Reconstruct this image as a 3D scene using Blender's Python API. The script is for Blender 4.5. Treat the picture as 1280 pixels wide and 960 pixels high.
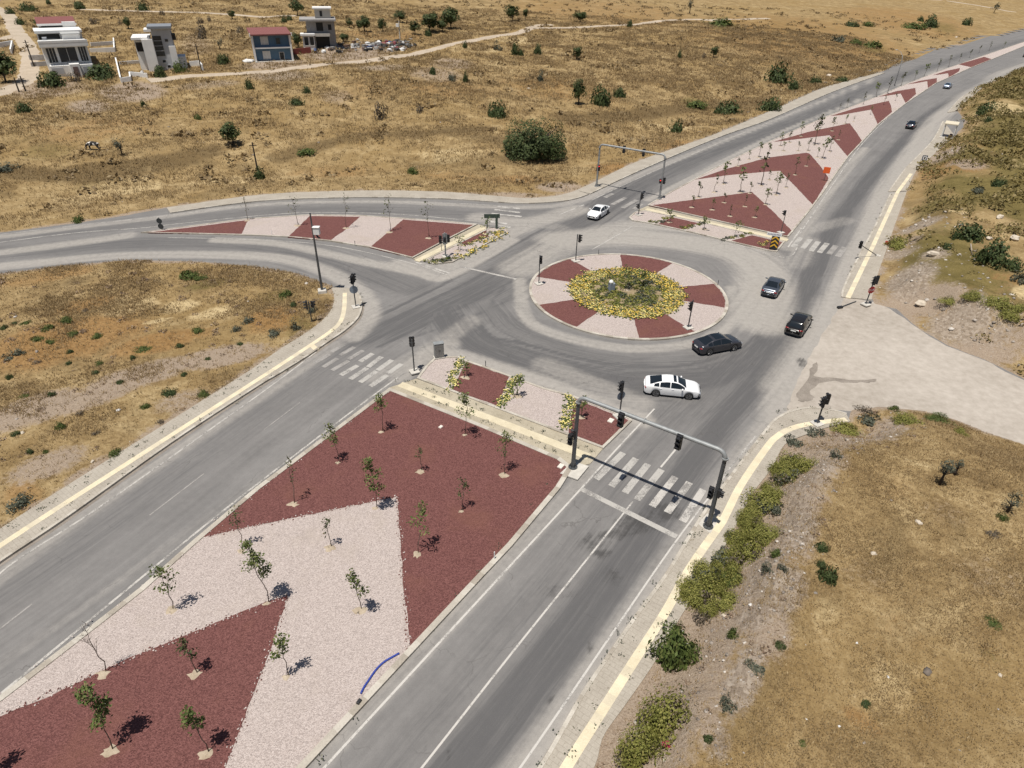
import bpy, bmesh, math, random
import numpy as np
from mathutils import Vector, Matrix
from mathutils.geometry import tessellate_polygon

for o in list(bpy.data.objects): bpy.data.objects.remove(o)
S = bpy.context.scene
COL = S.collection
R = math.radians

# ------------------------------------------------------------------ camera
CAM_H, FOC, PITCH, ROLL = 31.0, 816.8, 0.5831, 0.01903     # metres, px at 1280 wide, radians
_f = Vector((0, math.cos(PITCH), -math.sin(PITCH)))
_r0 = Vector((1, 0, 0)); _u0 = _r0.cross(_f)
_c, _s = math.cos(ROLL), math.sin(ROLL)
CR = _c*_r0 + _s*_u0; CU = -_s*_r0 + _c*_u0; CF = _f
cam = bpy.data.cameras.new('camera'); cam.sensor_width = 36; cam.lens = FOC/1280*36
cam.clip_start = 0.5; cam.clip_end = 4000
camo = bpy.data.objects.new('camera', cam); COL.objects.link(camo)
M = Matrix.Identity(4)
for i in range(3):
    M[i][0] = CR[i]; M[i][1] = CU[i]; M[i][2] = -CF[i]
M[2][3] = CAM_H
camo.matrix_world = M
S.camera = camo

# ------------------------------------------------------------------ sky, sun, exposure
SUN_EL, SUN_AZ = R(74), math.atan2(-0.58, -0.81)           # high noon sun behind the left shoulder
w = bpy.data.worlds.new('World'); S.world = w; w.use_nodes = True
nt = w.node_tree; bg = nt.nodes['Background']
sky = nt.nodes.new('ShaderNodeTexSky'); sky.sky_type = 'NISHITA'; sky.sun_disc = False
sky.sun_elevation = SUN_EL; sky.sun_rotation = SUN_AZ
nt.links.new(sky.outputs[0], bg.inputs[0]); bg.inputs[1].default_value = 0.05
sl = bpy.data.lights.new('sun', 'SUN'); sl.energy = 4.7; sl.angle = R(0.53); sl.color = (1, 0.955, 0.88)
so = bpy.data.objects.new('sun', sl); COL.objects.link(so)
so.rotation_euler = (-Vector((math.sin(SUN_AZ)*math.cos(SUN_EL), math.cos(SUN_AZ)*math.cos(SUN_EL), math.sin(SUN_EL)))).to_track_quat('-Z', 'Y').to_euler()
so.location = (-20, -20, 80)
S.view_settings.view_transform = 'Standard'; S.view_settings.look = 'None'
S.view_settings.exposure = 0.12; S.view_settings.gamma = 1.0
try: S.view_settings.use_curve_mapping = False
except Exception: pass
S.render.engine = 'CYCLES'

# ------------------------------------------------------------------ surveying: a point of the photo -> a point of the ground
def ray(u, v):
    return CR*((float(u)-640)/FOC) - CU*((float(v)-480)/FOC) + CF
def flat(u, v, z=0.0):
    d = ray(u, v); t = (z-CAM_H)/d.z
    return (d.x*t, d.y*t)
def FP(pts, z=0.0): return [flat(u, v, z) for u, v in pts]

def cat(pts, n=6, closed=False):
    """Catmull-Rom through 2d points"""
    P = [np.array(p, float) for p in pts]; out = []; N = len(P)
    rng = range(N if closed else N-1)
    for i in rng:
        if closed: a, b, c, d = P[i-1], P[i], P[(i+1) % N], P[(i+2) % N]
        else: a, b, c, d = P[max(i-1, 0)], P[i], P[i+1], P[min(i+2, N-1)]
        for k in range(n):
            t = k/n
            out.append(tuple(.5*((2*b)+(-a+c)*t+(2*a-5*b+4*c-d)*t*t+(-a+3*b-3*c+d)*t**3)))
    if not closed: out.append(tuple(P[-1]))
    return out

def seg_dist(X, Y, pts, closed=False):
    D = np.full(X.shape, 1e9); n = len(pts)
    for i in range(n if closed else n-1):
        ax, ay = pts[i]; bx, by = pts[(i+1) % n]
        dx, dy = bx-ax, by-ay; L = dx*dx+dy*dy+1e-12
        t = np.clip(((X-ax)*dx+(Y-ay)*dy)/L, 0, 1)
        D = np.minimum(D, (X-ax-t*dx)**2+(Y-ay-t*dy)**2)
    return np.sqrt(D)
def inside(X, Y, pts):
    r = np.zeros(X.shape, bool); n = len(pts)
    for i in range(n):
        ax, ay = pts[i]; bx, by = pts[(i+1) % n]
        if ay == by: continue
        c = ((ay > Y) != (by > Y)) & (X < (bx-ax)*(Y-ay)/(by-ay)+ax)
        r ^= c
    return r
def sm(a, b, x):
    t = np.clip((x-a)/(b-a), 0, 1); return t*t*(3-2*t)
def hash2(ix, iy, seed):
    h = (ix*374761393 + iy*668265263 + seed*1274126177) & 0xffffffff
    h = ((h ^ (h >> 13))*1274126177) & 0xffffffff
    return ((h ^ (h >> 16)) & 0xffff)/65535.0
def vnoise(X, Y, seed=0):
    ix = np.floor(X).astype(np.int64); iy = np.floor(Y).astype(np.int64)
    fx = X-ix; fy = Y-iy; fx = fx*fx*(3-2*fx); fy = fy*fy*(3-2*fy)
    a = hash2(ix, iy, seed); b = hash2(ix+1, iy, seed); c = hash2(ix, iy+1, seed); d = hash2(ix+1, iy+1, seed)
    return (a*(1-fx)+b*fx)*(1-fy)+(c*(1-fx)+d*fx)*fy
def fbm(X, Y, sc, seed=0, o=4):
    r = 0; a = .5; t = 0
    for k in range(o):
        r = r+a*vnoise(X/sc, Y/sc, seed+k*17); t += a; a *= .5; sc *= .5
    return r/t

# outline of everything that is level: carriageways, pavements, shoulders
U1 = [(-700, 430), (-300, 340), (-120, 310), (0, 291), (95, 279), (160, 269), (207, 260), (320, 244.5), (400, 240.5), (482, 239), (560, 241), (610, 245), (660, 249), (700, 245),
      (722, 238), (746, 227.5), (794, 204), (860, 180.6), (890, 170), (960, 141), (1027, 111), (1097, 92), (1112, 86), (1135, 77), (1190, 59), (1280, 37), (1380, 14), (1450, 0)]
R1 = [(1490, 18), (1400, 42), (1280, 85), (1230, 107), (1200, 130), (1195, 138), (1206, 152), (1197, 166), (1170, 187), (1142, 215), (1132, 238), (1118, 275), (1102, 320), (1087, 368),
      (1093, 380), (1120, 386), (1150, 412), (1185, 432), (1230, 449), (1280, 474), (1450, 548), (1700, 640)]
R2 = [(1700, 760), (1450, 632), (1280, 556), (1235, 542), (1197, 526), (1160, 515), (1102, 509), (1064, 513), (1060, 526), (1035, 532), (1010, 540), (977, 555), (960, 585), (935, 617), (922, 642), (902, 680),
      (880, 717), (845, 770), (812, 827), (775, 880), (747, 920), (735, 960), (690, 1040), (640, 1130)]
LF = [(-500, 1030), (-200, 810), (0, 667), (95, 605), (190, 545), (292, 480), (320, 462), (355, 437), (395, 412), (417, 390), (423, 372), (416, 357), (400, 352), (370, 341), (320, 333), (250, 327), (160, 325), (80, 332), (0, 342), (-200, 372), (-700, 470)]
W_U1, W_R1, W_R2, W_LF = FP(U1), FP(R1), FP(R2), FP(LF)
OUTER = W_U1+W_R1+W_R2+FP([(-500, 1130)])+W_LF

def height(X, Y, detail=True):
    X = np.asarray(X, float); Y = np.asarray(Y, float)
    ds = np.stack([seg_dist(X, Y, W_U1), seg_dist(X, Y, W_R1), seg_dist(X, Y, W_R2), seg_dist(X, Y, W_LF)])
    d = ds.min(0); which = ds.argmin(0)
    ins = inside(X, Y, OUTER)
    sd = np.where(ins, -d, d)
    n1 = fbm(X, Y, 9, 3)-.5; n2 = fbm(X, Y, 1.7, 9)-.5
    j = np.where(which == 2, 0.25, .5)
    sd2 = sd + (fbm(X, Y, 1.3, 21)-.5)*j*np.clip(55/np.hypot(X, Y+1), .0, 1)**2
    z = np.clip(.35*sd2, -.35, .06)
    o = sd > 0
    dd = np.maximum(sd, 0)
    hill = 0.088*np.clip(dd-9, 0, 66)+.05*np.clip(dd-75, 0, 9e9)-.9*np.exp(-((dd-14)/6)**2)*sm(30, 60, Y)
    hill = hill+n1*1.3*sm(3, 25, dd)+n2*.3*sm(1, 8, dd)
    r1 = 2.6*sm(.6, 6, dd)+.045*dd+n1*2.2*sm(2, 14, dd)+n2*1.2*sm(.8, 4, dd)
    da = seg_dist(X, Y, W_R2[8:]); db = seg_dist(X, Y, W_R2[:9])
    wob = (fbm(X, Y, 4, 33)-.5)*1.6
    r2 = 2.3*sm(.5, 4.6, da+wob*sm(.3, 2, da))*sm(-1, 9, db)+n1*.3*sm(3, 8, da)+(n2*(.12+.75*np.exp(-((da-3.2)/1.8)**2))+(fbm(X, Y, .9, 51)-.5)*.5*np.exp(-((da-3.4)/1.7)**2))*sm(.4, 1.6, da)*sm(.2, 2, db)
    lf = -.25*sm(3, 14, dd)+n1*.8*sm(2, 12, dd)+n2*.28*sm(.8, 4, dd)
    z = z+np.where(o, np.choose(which, [hill, r1, r2, lf]), 0)
    return z, sd, which, da, db

def at(u, v, dz=0.0):
    d = ray(u, v)
    t0, t1 = 15.0, 1500.0
    ts = np.geomspace(t0, t1, 220)
    for _ in range(3):
        z = height(d.x*ts, d.y*ts)[0]
        g = CAM_H+d.z*ts-z
        k = int(np.argmax(g <= 0)) if (g <= 0).any() else len(ts)-1
        k = max(k, 1); ts = np.linspace(ts[k-1], ts[k], 12)
    t = ts[6]; x, y = d.x*t, d.y*t
    return Vector((x, y, float(height(np.array([x]), np.array([y]))[0][0])+dz))
def pxm(p):
    """metres per photo pixel at a point"""
    return (Vector(p)-Vector((0, 0, CAM_H))).dot(CF)/FOC
def px_height(p, vtop):
    """height of an upright thing at p whose top is seen at photo row vtop"""
    best = None
    lo, hi = 0.0, 40.0
    for _ in range(40):
        m = (lo+hi)/2; q = Vector((p[0], p[1], p[2]+m-CAM_H))
        vv = 480-FOC*q.dot(CU)/q.dot(CF)
        if vv > vtop: lo = m
        else: hi = m
    return lo

# ------------------------------------------------------------------ materials
MATS = {}
def nodes_of(m):
    m.use_nodes = True; n = m.node_tree
    return n, n.nodes['Principled BSDF']
def ramp(n, fac, stops):
    r = n.nodes.new('ShaderNodeValToRGB'); e = r.color_ramp.elements
    while len(e) > 1: e.remove(e[-1])
    e[0].position = stops[0][0]; e[0].color = (*stops[0][1], 1)
    for p, c in stops[1:]:
        x = e.new(p); x.color = (*c, 1)
    n.links.new(fac, r.inputs[0]); return r.outputs[0]
def noise(n, scale, det=4, rough=.6, vec=None, dist=0):
    t = n.nodes.new('ShaderNodeTexNoise'); t.inputs['Scale'].default_value = scale; t.inputs['Detail'].default_value = det
    t.inputs['Roughness'].default_value = rough; t.inputs['Distortion'].default_value = dist
    if vec is not None: n.links.new(vec, t.inputs['Vector'])
    return t.outputs['Fac']
def mixc(n, f, a, b, mode='MIX'):
    m = n.nodes.new('ShaderNodeMix'); m.data_type = 'RGBA'; m.blend_type = mode
    for s, v in ((0, f), (6, a), (7, b)):
        if isinstance(v, (int, float)): m.inputs[s].default_value = v
        elif isinstance(v, tuple): m.inputs[s].default_value = (*v, 1)
        else: n.links.new(v, m.inputs[s])
    return m.outputs[2]
def mth(n, op, a, b=None, c=None, clamp=False):
    m = n.nodes.new('ShaderNodeMath'); m.operation = op; m.use_clamp = clamp
    for i, v in enumerate((a, b, c)):
        if v is None: continue
        if isinstance(v, (int, float)): m.inputs[i].default_value = v
        else: n.links.new(v, m.inputs[i])
    return m.outputs[0]
def attr(n, name, out='Fac'):
    a = n.nodes.new('ShaderNodeAttribute'); a.attribute_name = name; return a.outputs[out]
def gpos(n):
    return n.nodes.new('ShaderNodeNewGeometry').outputs['Position']
def step(n, v, lo, hi):
    m = n.nodes.new('ShaderNodeMapRange'); m.interpolation_type = 'SMOOTHSTEP'
    m.inputs[1].default_value = lo; m.inputs[2].default_value = hi
    n.links.new(v, m.inputs[0]); return m.outputs[0]
def bump(n, b, h, strength=.5, dist=.05):
    x = n.nodes.new('ShaderNodeBump'); x.inputs['Strength'].default_value = strength; x.inputs['Distance'].default_value = dist
    n.links.new(h, x.inputs['Height']); n.links.new(x.outputs[0], b.inputs['Normal'])

def mat(name, col, rough=.6, var=.15, scale=6, metal=0, bmp=0, spec=None, coat=0):
    if name in MATS: return MATS[name]
    m = bpy.data.materials.new(name); n, b = nodes_of(m)
    g = n.nodes.new('ShaderNodeTexCoord').outputs['Object']
    f = noise(n, scale, 4, .6, g)
    c = ramp(n, f, [(.3, tuple(x*(1-var) for x in col)), (.7, tuple(min(1, x*(1+var)) for x in col))])
    n.links.new(c, b.inputs['Base Color'])
    b.inputs['Roughness'].default_value = rough; b.inputs['Metallic'].default_value = metal
    if spec is not None: b.inputs['Specular IOR Level'].default_value = spec
    if coat: b.inputs['Coat Weight'].default_value = coat; b.inputs['Coat Roughness'].default_value = .05
    if bmp: bump(n, b, noise(n, scale*4, 3, .6, g), .6, bmp)
    MATS[name] = m; return m
def leafmat(name, dark, light, dry=None, rough=.65):
    """leaves: each leaf its own tint (random per leaf) and a little light through it"""
    if name in MATS: return MATS[name]
    m = bpy.data.materials.new(name); n, b = nodes_of(m)
    v = attr(n, 'tint'); st = [(0, dark), (.75, light)]
    if dry: st.append((1, dry))
    c = ramp(n, v, st)
    oi = n.nodes.new('ShaderNodeObjectInfo').outputs['Random']
    c = mixc(n, mth(n, 'MULTIPLY', oi, .35), c, tuple(x*.6 for x in light))
    n.links.new(c, b.inputs['Base Color']); b.inputs['Roughness'].default_value = rough
    b.inputs['Specular IOR Level'].default_value = .25
    tr = n.nodes.new('ShaderNodeBsdfTranslucent'); n.links.new(c, tr.inputs[0])
    ms = n.nodes.new('ShaderNodeMixShader'); ms.inputs[0].default_value = .22
    n.links.new(b.outputs[0], ms.inputs[1]); n.links.new(tr.outputs[0], ms.inputs[2])
    n.links.new(ms.outputs[0], n.nodes['Material Output'].inputs[0])
    MATS[name] = m; return m

# ------------------------------------------------------------------ mesh helpers
class MB:
    def __init__(s): s.v = []; s.f = []; s.m = []
    def add(s, vs, fs, mi=0):
        o = len(s.v); s.v += [tuple(x) for x in vs]; s.f += [tuple(i+o for i in f) for f in fs]; s.m += [mi]*len(fs); return s
    def box(s, c, d, rz=0, mi=0, taper=1.0):
        x, y, z = d[0]/2, d[1]/2, d[2]/2; cs, sn = math.cos(rz), math.sin(rz); vs = []
        for k, zz in ((1, -z), (taper, z)):
            for a, b in ((-x, -y), (x, -y), (x, y), (-x, y)):
                a *= k; b *= k
                vs.append((c[0]+a*cs-b*sn, c[1]+a*sn+b*cs, c[2]+zz))
        return s.add(vs, [(3, 2, 1, 0), (4, 5, 6, 7), (0, 1, 5, 4), (1, 2, 6, 5), (2, 3, 7, 6), (3, 0, 4, 7)], mi)
    def tube(s, pts, rad, n=8, mi=0, cap=True):
        P = [Vector(p) for p in pts]; rad = rad if isinstance(rad, (list, tuple)) else [rad]*len(P)
        vs = []; fs = []; ref = None
        for i, p in enumerate(P):
            t = (P[min(i+1, len(P)-1)]-P[max(i-1, 0)]).normalized()
            if ref is None:
                ref = t.cross(Vector((0, 0, 1))) if abs(t.z) < .9 else t.cross(Vector((1, 0, 0)))
            a = (ref-t*ref.dot(t)).normalized(); ref = a; b = t.cross(a)
            for k in range(n):
                q = 2*math.pi*k/n; vs.append(p+(a*math.cos(q)+b*math.sin(q))*rad[i])
        for i in range(len(P)-1):
            for k in range(n):
                fs.append((i*n+k, i*n+(k+1) % n, (i+1)*n+(k+1) % n, (i+1)*n+k))
        if cap: fs += [tuple(range(n-1, -1, -1)), tuple((len(P)-1)*n+k for k in range(n))]
        return s.add(vs, fs, mi)
    def lathe(s, prof, n=16, mi=0, c=(0, 0, 0), axis='z'):
        vs = []; fs = []
        for r, h in prof:
            for k in range(n):
                q = 2*math.pi*k/n; a, b = r*math.cos(q), r*math.sin(q)
                p = (a, b, h) if axis == 'z' else ((a, h, b) if axis == 'y' else (h, a, b))
                vs.append((p[0]+c[0], p[1]+c[1], p[2]+c[2]))
        for i in range(len(prof)-1):
            for k in range(n): fs.append((i*n+k, i*n+(k+1) % n, (i+1)*n+(k+1) % n, (i+1)*n+k))
        fs += [tuple(range(n-1, -1, -1)), tuple((len(prof)-1)*n+k for k in range(n))]
        return s.add(vs, fs, mi)
    def prism(s, poly, z0, z1, mi=0):
        n = len(poly); vs = [(x, y, z0) for x, y in poly]+[(x, y, z1) for x, y in poly]
        tri = tessellate_polygon([[Vector((x, y, 0)) for x, y in poly]])
        fs = [tuple(i+n for i in t) for t in tri]
        fs += [(i, (i+1) % n, n+(i+1) % n, n+i) for i in range(n)]
        return s.add(vs, fs, mi)
    def blob(s, c, r, seed=0, n=10, mi=0, rough=.25):
        rg = random.Random(seed); vs = []; fs = []; m = n//2
        for i in range(m+1):
            th = math.pi*i/m
            for k in range(n):
                ph = 2*math.pi*k/n; q = 1+rg.uniform(-rough, rough) if 0 < i < m else 1
                vs.append((c[0]+r[0]*math.sin(th)*math.cos(ph)*q, c[1]+r[1]*math.sin(th)*math.sin(ph)*q, c[2]+r[2]*math.cos(th)*q))
        for i in range(m):
            for k in range(n): fs.append((i*n+k, (i+1)*n+k, (i+1)*n+(k+1) % n, i*n+(k+1) % n))
        return s.add(vs, fs, mi)
    def build(s, name, mats, parent=None, loc=None, rz=0, smooth=False, kind=None, bevel=0):
        me = bpy.data.meshes.new(name); me.from_pydata(s.v, [], s.f)
        for m in (mats if isinstance(mats, (list, tuple)) else [mats]): me.materials.append(m)
        if any(s.m): me.polygons.foreach_set('material_index', s.m)
        if smooth: me.polygons.foreach_set('use_smooth', [True]*len(me.polygons))
        o = bpy.data.objects.new(name, me); COL.objects.link(o)
        if parent: o.parent = parent
        if loc is not None: o.location = loc
        if rz: o.rotation_euler = (0, 0, rz)
        if kind: o['kind'] = kind
        if bevel:
            b = o.modifiers.new('bevel', 'BEVEL'); b.width = bevel; b.segments = 2; b.limit_method = 'ANGLE'
        return o
def np_mesh(name, V, F, mats, attrs=None, smooth=False, mi=None):
    """big mesh from arrays; F is an (n,k) array"""
    me = bpy.data.meshes.new(name); n, k = F.shape
    me.vertices.add(len(V)); me.vertices.foreach_set('co', np.ascontiguousarray(V, np.float32).ravel())
    me.loops.add(n*k); me.loops.foreach_set('vertex_index', np.ascontiguousarray(F, np.int32).ravel())
    me.polygons.add(n); me.polygons.foreach_set('loop_start', np.arange(0, n*k, k, dtype=np.int32))
    me.polygons.foreach_set('loop_total', np.full(n, k, np.int32))
    if mi is not None: me.polygons.foreach_set('material_index', np.ascontiguousarray(mi, np.int32))
    me.update(calc_edges=True); me.validate()
    for m in (mats if isinstance(mats, (list, tuple)) else [mats]): me.materials.append(m)
    if smooth: me.polygons.foreach_set('use_smooth', np.ones(n, bool))
    for a, (dom, val) in (attrs or {}).items():
        x = me.attributes.new(a, 'FLOAT', dom); x.data.foreach_set('value', np.ascontiguousarray(val, np.float32))
    return me
def link(name, me, parent=None, loc=None, rz=0, kind=None):
    o = bpy.data.objects.new(name, me); COL.objects.link(o)
    if parent: o.parent = parent
    if loc is not None: o.location = loc
    if rz: o.rotation_euler = (0, 0, rz)
    if kind: o['kind'] = kind
    return o
def tag(o, label, cat_, group=None):
    o['label'] = label; o['category'] = cat_
    if group: o['group'] = group
    return o
def thing(name, label, cat_, loc=(0, 0, 0), rz=0, group=None):
    o = bpy.data.objects.new(name, None); COL.objects.link(o); o.location = loc; o.rotation_euler = (0, 0, rz)
    o.empty_display_size = .3
    return tag(o, label, cat_, group)
def dup(root, loc=None, rz=None, label=None, group=None, scale=None, keep_label=True):
    def cp(o, par):
        c = o.copy(); COL.objects.link(c)
        if par is not None: c.parent = par
        for ch in [x for x in COL.objects if x.parent == o]: cp(ch, c)
        return c
    r = cp(root, None)
    if loc is not None: r.location = loc
    if rz is not None: r.rotation_euler[2] = rz
    if scale is not None: r.scale = scale if isinstance(scale, (tuple, list)) else (scale,)*3
    if label: r['label'] = label
    if group: r['group'] = group
    return r
def offset(pts, d, closed=False):
    """parallel polyline, d to the left of travel"""
    n = len(pts); out = []
    for i in range(n):
        if closed: a, b, c = pts[i-1], pts[i], pts[(i+1) % n]
        else: a, b, c = pts[max(i-1, 0)], pts[i], pts[min(i+1, n-1)]
        t1 = np.array(b)-np.array(a); t2 = np.array(c)-np.array(b)
        if np.hypot(*t1) < 1e-9: t1 = t2
        if np.hypot(*t2) < 1e-9: t2 = t1
        t1 = t1/np.hypot(*t1); t2 = t2/np.hypot(*t2)
        n1 = np.array([-t1[1], t1[0]]); n2 = np.array([-t2[1], t2[0]]); m = n1+n2
        m = m/max(np.hypot(*m), 1e-6); k = d/max(m.dot(n1), .45)
        out.append((b[0]+m[0]*k, b[1]+m[1]*k))
    return out
def resample(pts, n, closed=False):
    P = np.array(pts+([pts[0]] if closed else []), float); L = np.r_[0, np.cumsum(np.hypot(*np.diff(P, axis=0).T))]
    t = np.linspace(0, L[-1], n+(1 if closed else 0))
    q = [(float(np.interp(a, L, P[:, 0])), float(np.interp(a, L, P[:, 1]))) for a in t]
    return q[:-1] if closed else q
def strip(mb, A, B, zt, zb, closed=False, mi=0, tones=0):
    """slab between two polylines of equal count, with side faces"""
    n = len(A); vs = []
    for a, b in zip(A, B): vs += [(a[0], a[1], zt), (b[0], b[1], zt), (a[0], a[1], zb), (b[0], b[1], zb)]
    fs = []
    for i in range(n if closed else n-1):
        p, q = 4*i, 4*((i+1) % n)
        fs += [(p, p+1, q+1, q), (p+2, p, q, q+2), (p+1, p+3, q+3, q+1)]
    k_ = len(fs)
    if not closed: fs += [(0, 2, 3, 1), (4*n-4, 4*n-3, 4*n-1, 4*n-2)]
    o = len(mb.m); mb.add(vs, fs, mi)
    if tones:                                                # each stone of a kerb or strip its own tone
        rg = random.Random(n)
        for s_ in range(k_//3):
            q = rg.randrange(tones)
            for j in range(3): mb.m[o+3*s_+j] = q
    return mb
def area2(p): return sum(p[i][0]*p[(i+1) % len(p)][1]-p[(i+1) % len(p)][0]*p[i][1] for i in range(len(p)))
# ------------------------------------------------------------------ terrain and road surface
def grid_lines(a, b, st, lo, hi, gr):
    l = list(np.arange(a, b, st)); s = st
    while l[-1] < hi: s *= gr; l.append(l[-1]+s)
    s = st
    while l[0] > lo: s *= gr; l.insert(0, l[0]-s)
    return np.array(l)
GX = grid_lines(-40, 50, .37, -850, 900, 1.04)
GY = grid_lines(10, 80, .37, -30, 1150, 1.028)
XX, YY = np.meshgrid(GX, GY); NX, NY = len(GX), len(GY)
ZZ, SD, WH, DA, DB = height(XX, YY)

def paint_blobs(P, blobs):
    for u, v, ru, rv, s in blobs:
        c = at(u, v); dirv = Vector((c.x, c.y)).normalized(); m = pxm(c)
        dep = (CAM_H-c.z)/max((Vector((c.x, c.y)).length**2+(CAM_H-c.z)**2)**.5, 1)
        a = ru*m; b = rv*m/max(dep, .06)
        dx, dy = XX-c.x, YY-c.y
        w = (dx*dirv.x+dy*dirv.y)/b; l = (-dx*dirv.y+dy*dirv.x)/a
        P[:] = np.maximum(P, s*(1-sm(.35, 1.15, np.sqrt(w*w+l*l))))
def paint_strokes(P, strokes, fn):
    for pts, wd, s in strokes:
        q = [fn(u, v) for u, v in cat(pts, 5)]
        q = [(p[0], p[1]) for p in q]
        P[:] = np.maximum(P, s*(1-sm(.25, 1.0, seg_dist(XX, YY, q)/wd)))
A_ = {k: np.zeros(XX.shape) for k in ('bare', 'pale', 'green', 'rock', 'dark', 'rust')}
paint_blobs(A_['bare'], [(165, 115, 50, 9, 1), (110, 133, 34, 6, .8), (60, 112, 60, 9, .7), (430, 66, 70, 7, 1), (470, 58, 40, 6, .8), (345, 80, 60, 6, .8), (565, 78, 40, 6, .7), (700, 234, 40, 9, .9), (640, 243, 50, 4, .8),
    (280, 445, 70, 16, 1), (175, 470, 90, 18, 1), (40, 512, 80, 24, 1), (110, 498, 80, 18, .9), (230, 500, 50, 18, .6), (60, 580, 60, 22, .8), (20, 108, 30, 10, .6), (180, 570, 40, 20, .5), (545, 92, 50, 8, .6), (245, 55, 30, 14, .5),
    (1150, 380, 60, 14, .9), (1230, 440, 50, 10, .9), (1260, 425, 40, 14, .7), (1180, 195, 26, 14, .9), (1210, 205, 30, 8, .8), (1140, 300, 16, 10, .6), (1000, 640, 30, 30, .8), (960, 790, 40, 50, .8), (1010, 570, 30, 26, .7), (880, 900, 40, 40, .7), (420, 120, 30, 8, .5), (1180, 640, 40, 20, .35), (1080, 720, 50, 30, .3), (1240, 720, 60, 40, .35)])
paint_blobs(A_['pale'], [(155, 376, 16, 9, 1), (185, 380, 22, 9, .9), (225, 384, 34, 11, .9), (262, 392, 40, 10, .9), (150, 390, 30, 8, .8), (200, 401, 26, 4, 1), (45, 590, 30, 14, .5), (160, 235, 70, 10, .7), (290, 225, 60, 10, .6), (560, 195, 80, 8, .6),
    (740, 105, 40, 6, .6), (650, 50, 40, 4, .8), (600, 62, 40, 4, .6), (840, 160, 60, 7, .6), (1130, 640, 30, 20, .5), (1110, 855, 40, 60, .45), (1030, 760, 26, 40, .4), (1230, 790, 60, 20, .35), (1000, 900, 20, 30, .4), (1150, 580, 40, 10, .5), (1250, 135, 40, 10, .9), (1270, 205, 20, 14, .5), (1200, 265, 16, 6, .8), (1275, 365, 14, 14, .9)])
paint_blobs(A_['green'], [(872, 131, 30, 7, .9), (905, 33, 34, 5, .8), (1085, 56, 34, 6, .7), (1180, 34, 26, 6, .6), (60, 190, 50, 10, .5), (20, 170, 40, 14, .35), (120, 230, 50, 8, .4), (375, 410, 26, 26, .6), (350, 370, 40, 14, .5), (980, 40, 160, 24, .35), (900, 20, 120, 12, .3), (260, 355, 40, 8, .7), (1240, 820, 30, 8, .5)])
paint_blobs(A_['rock'], [(1140, 345, 34, 22, 1), (1120, 318, 30, 10, .8), (1150, 281, 30, 7, .9), (1170, 315, 22, 10, .8), (1200, 403, 46, 18, 1), (1245, 402, 40, 20, .6), (1222, 375, 20, 12, .8), (1160, 420, 30, 8, .7), (1000, 665, 26, 40, 1), (985, 735, 30, 44, .9), (930, 850, 26, 60, 1), (900, 930, 20, 30, .8), (1030, 585, 16, 40, .7), (945, 770, 30, 20, .9), (180, 95, 40, 3, .4), (260, 105, 60, 4, .6), (350, 94, 60, 5, .7), (480, 84, 50, 4, .7), (120, 135, 30, 5, .5)])
paint_blobs(A_['rust'], [(80, 425, 130, 34, .95), (200, 428, 80, 18, .9), (340, 400, 46, 22, .9), (60, 345, 80, 12, .6), (30, 620, 30, 30, .6), (250, 520, 50, 14, .5), (110, 380, 60, 10, .7), (1130, 790, 40, 30, .45), (1080, 905, 40, 20, .6), (1100, 600, 60, 30, .3), (780, 215, 60, 12, .95), (860, 185, 60, 10, .7), (640, 225, 80, 8, .6), (120, 160, 120, 14, .5), (420, 215, 90, 10, .5), (700, 110, 120, 16, .5), (1000, 45, 200, 26, .6), (760, 15, 200, 14, .5), (1130, 25, 120, 14, .6), (560, 110, 90, 12, .5), (460, 110, 60, 14, .4), (1190, 205, 50, 14, .8), (1230, 170, 40, 12, .5), (1200, 385, 40, 14, .5), (560, 220, 60, 8, .5), (480, 44, 90, 6, .6), (420, 58, 30, 6, .5), (1250, 345, 40, 12, .6)])
paint_strokes(A_['dark'], [([(0, 213), (60, 219), (120, 222)], 4, .9), ([(105, 214), (190, 205), (262, 190)], 5, .8), ([(350, 197), (440, 172), (520, 168), (600, 160)], 4, .7), ([(700, 147), (780, 145), (880, 133), (955, 128)], 5, .9), ([(570, 165), (640, 180)], 5, .6), ([(520, 205), (600, 200), (660, 198)], 4, .6)], at)
paint_blobs(A_['dark'], [(190, 180, 40, 6, .4), (730, 150, 60, 12, .5), (600, 215, 50, 6, .5), (250, 250, 40, 6, .35), (1000, 75, 60, 10, .4), (1090, 80, 20, 8, .6), (340, 150, 60, 8, .3), (170, 360, 60, 5, .5), (100, 350, 30, 6, .5), (400, 380, 24, 24, .5), (150, 520, 60, 20, .3), (1240, 190, 40, 6, .5), (1180, 260, 40, 8, .5), (930, 690, 60, 70, .45)])
r1 = (WH == 1) & (SD > 0); r2 = (WH == 2) & (SD > 0)
A_['green'] = np.maximum(A_['green'], np.where(r1, 1.0*sm(.5, 4, SD)*(.25+.75*sm(.3, .6, fbm(XX, YY, 12, 44))), 0))
A_['rock'] = np.maximum(A_['rock'], np.where(r2, .75*np.exp(-((DA-3.2)/1.1)**2)*sm(.5, 4, DB)*(.35+.65*sm(.35, .65, fbm(XX, YY, 5, 41))), 0))
A_['bare'] = np.maximum(A_['bare'], np.where(r2, .85*(1-sm(3.0, 5.5, DA+(fbm(XX, YY, 2.2, 47)-.5)*3))*sm(.2, 3, DB), 0))
A_['bare'] = np.maximum(A_['bare'], np.where(SD > -3, 1-sm(-.2, 1.5, SD+(fbm(XX, YY, 1.5, 5)-.5)*2), 0)*.9)
idx = np.arange(NX*NY).reshape(NY, NX)
Fq = np.stack([idx[:-1, :-1], idx[:-1, 1:], idx[1:, 1:], idx[1:, :-1]], -1).reshape(-1, 4)
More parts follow.
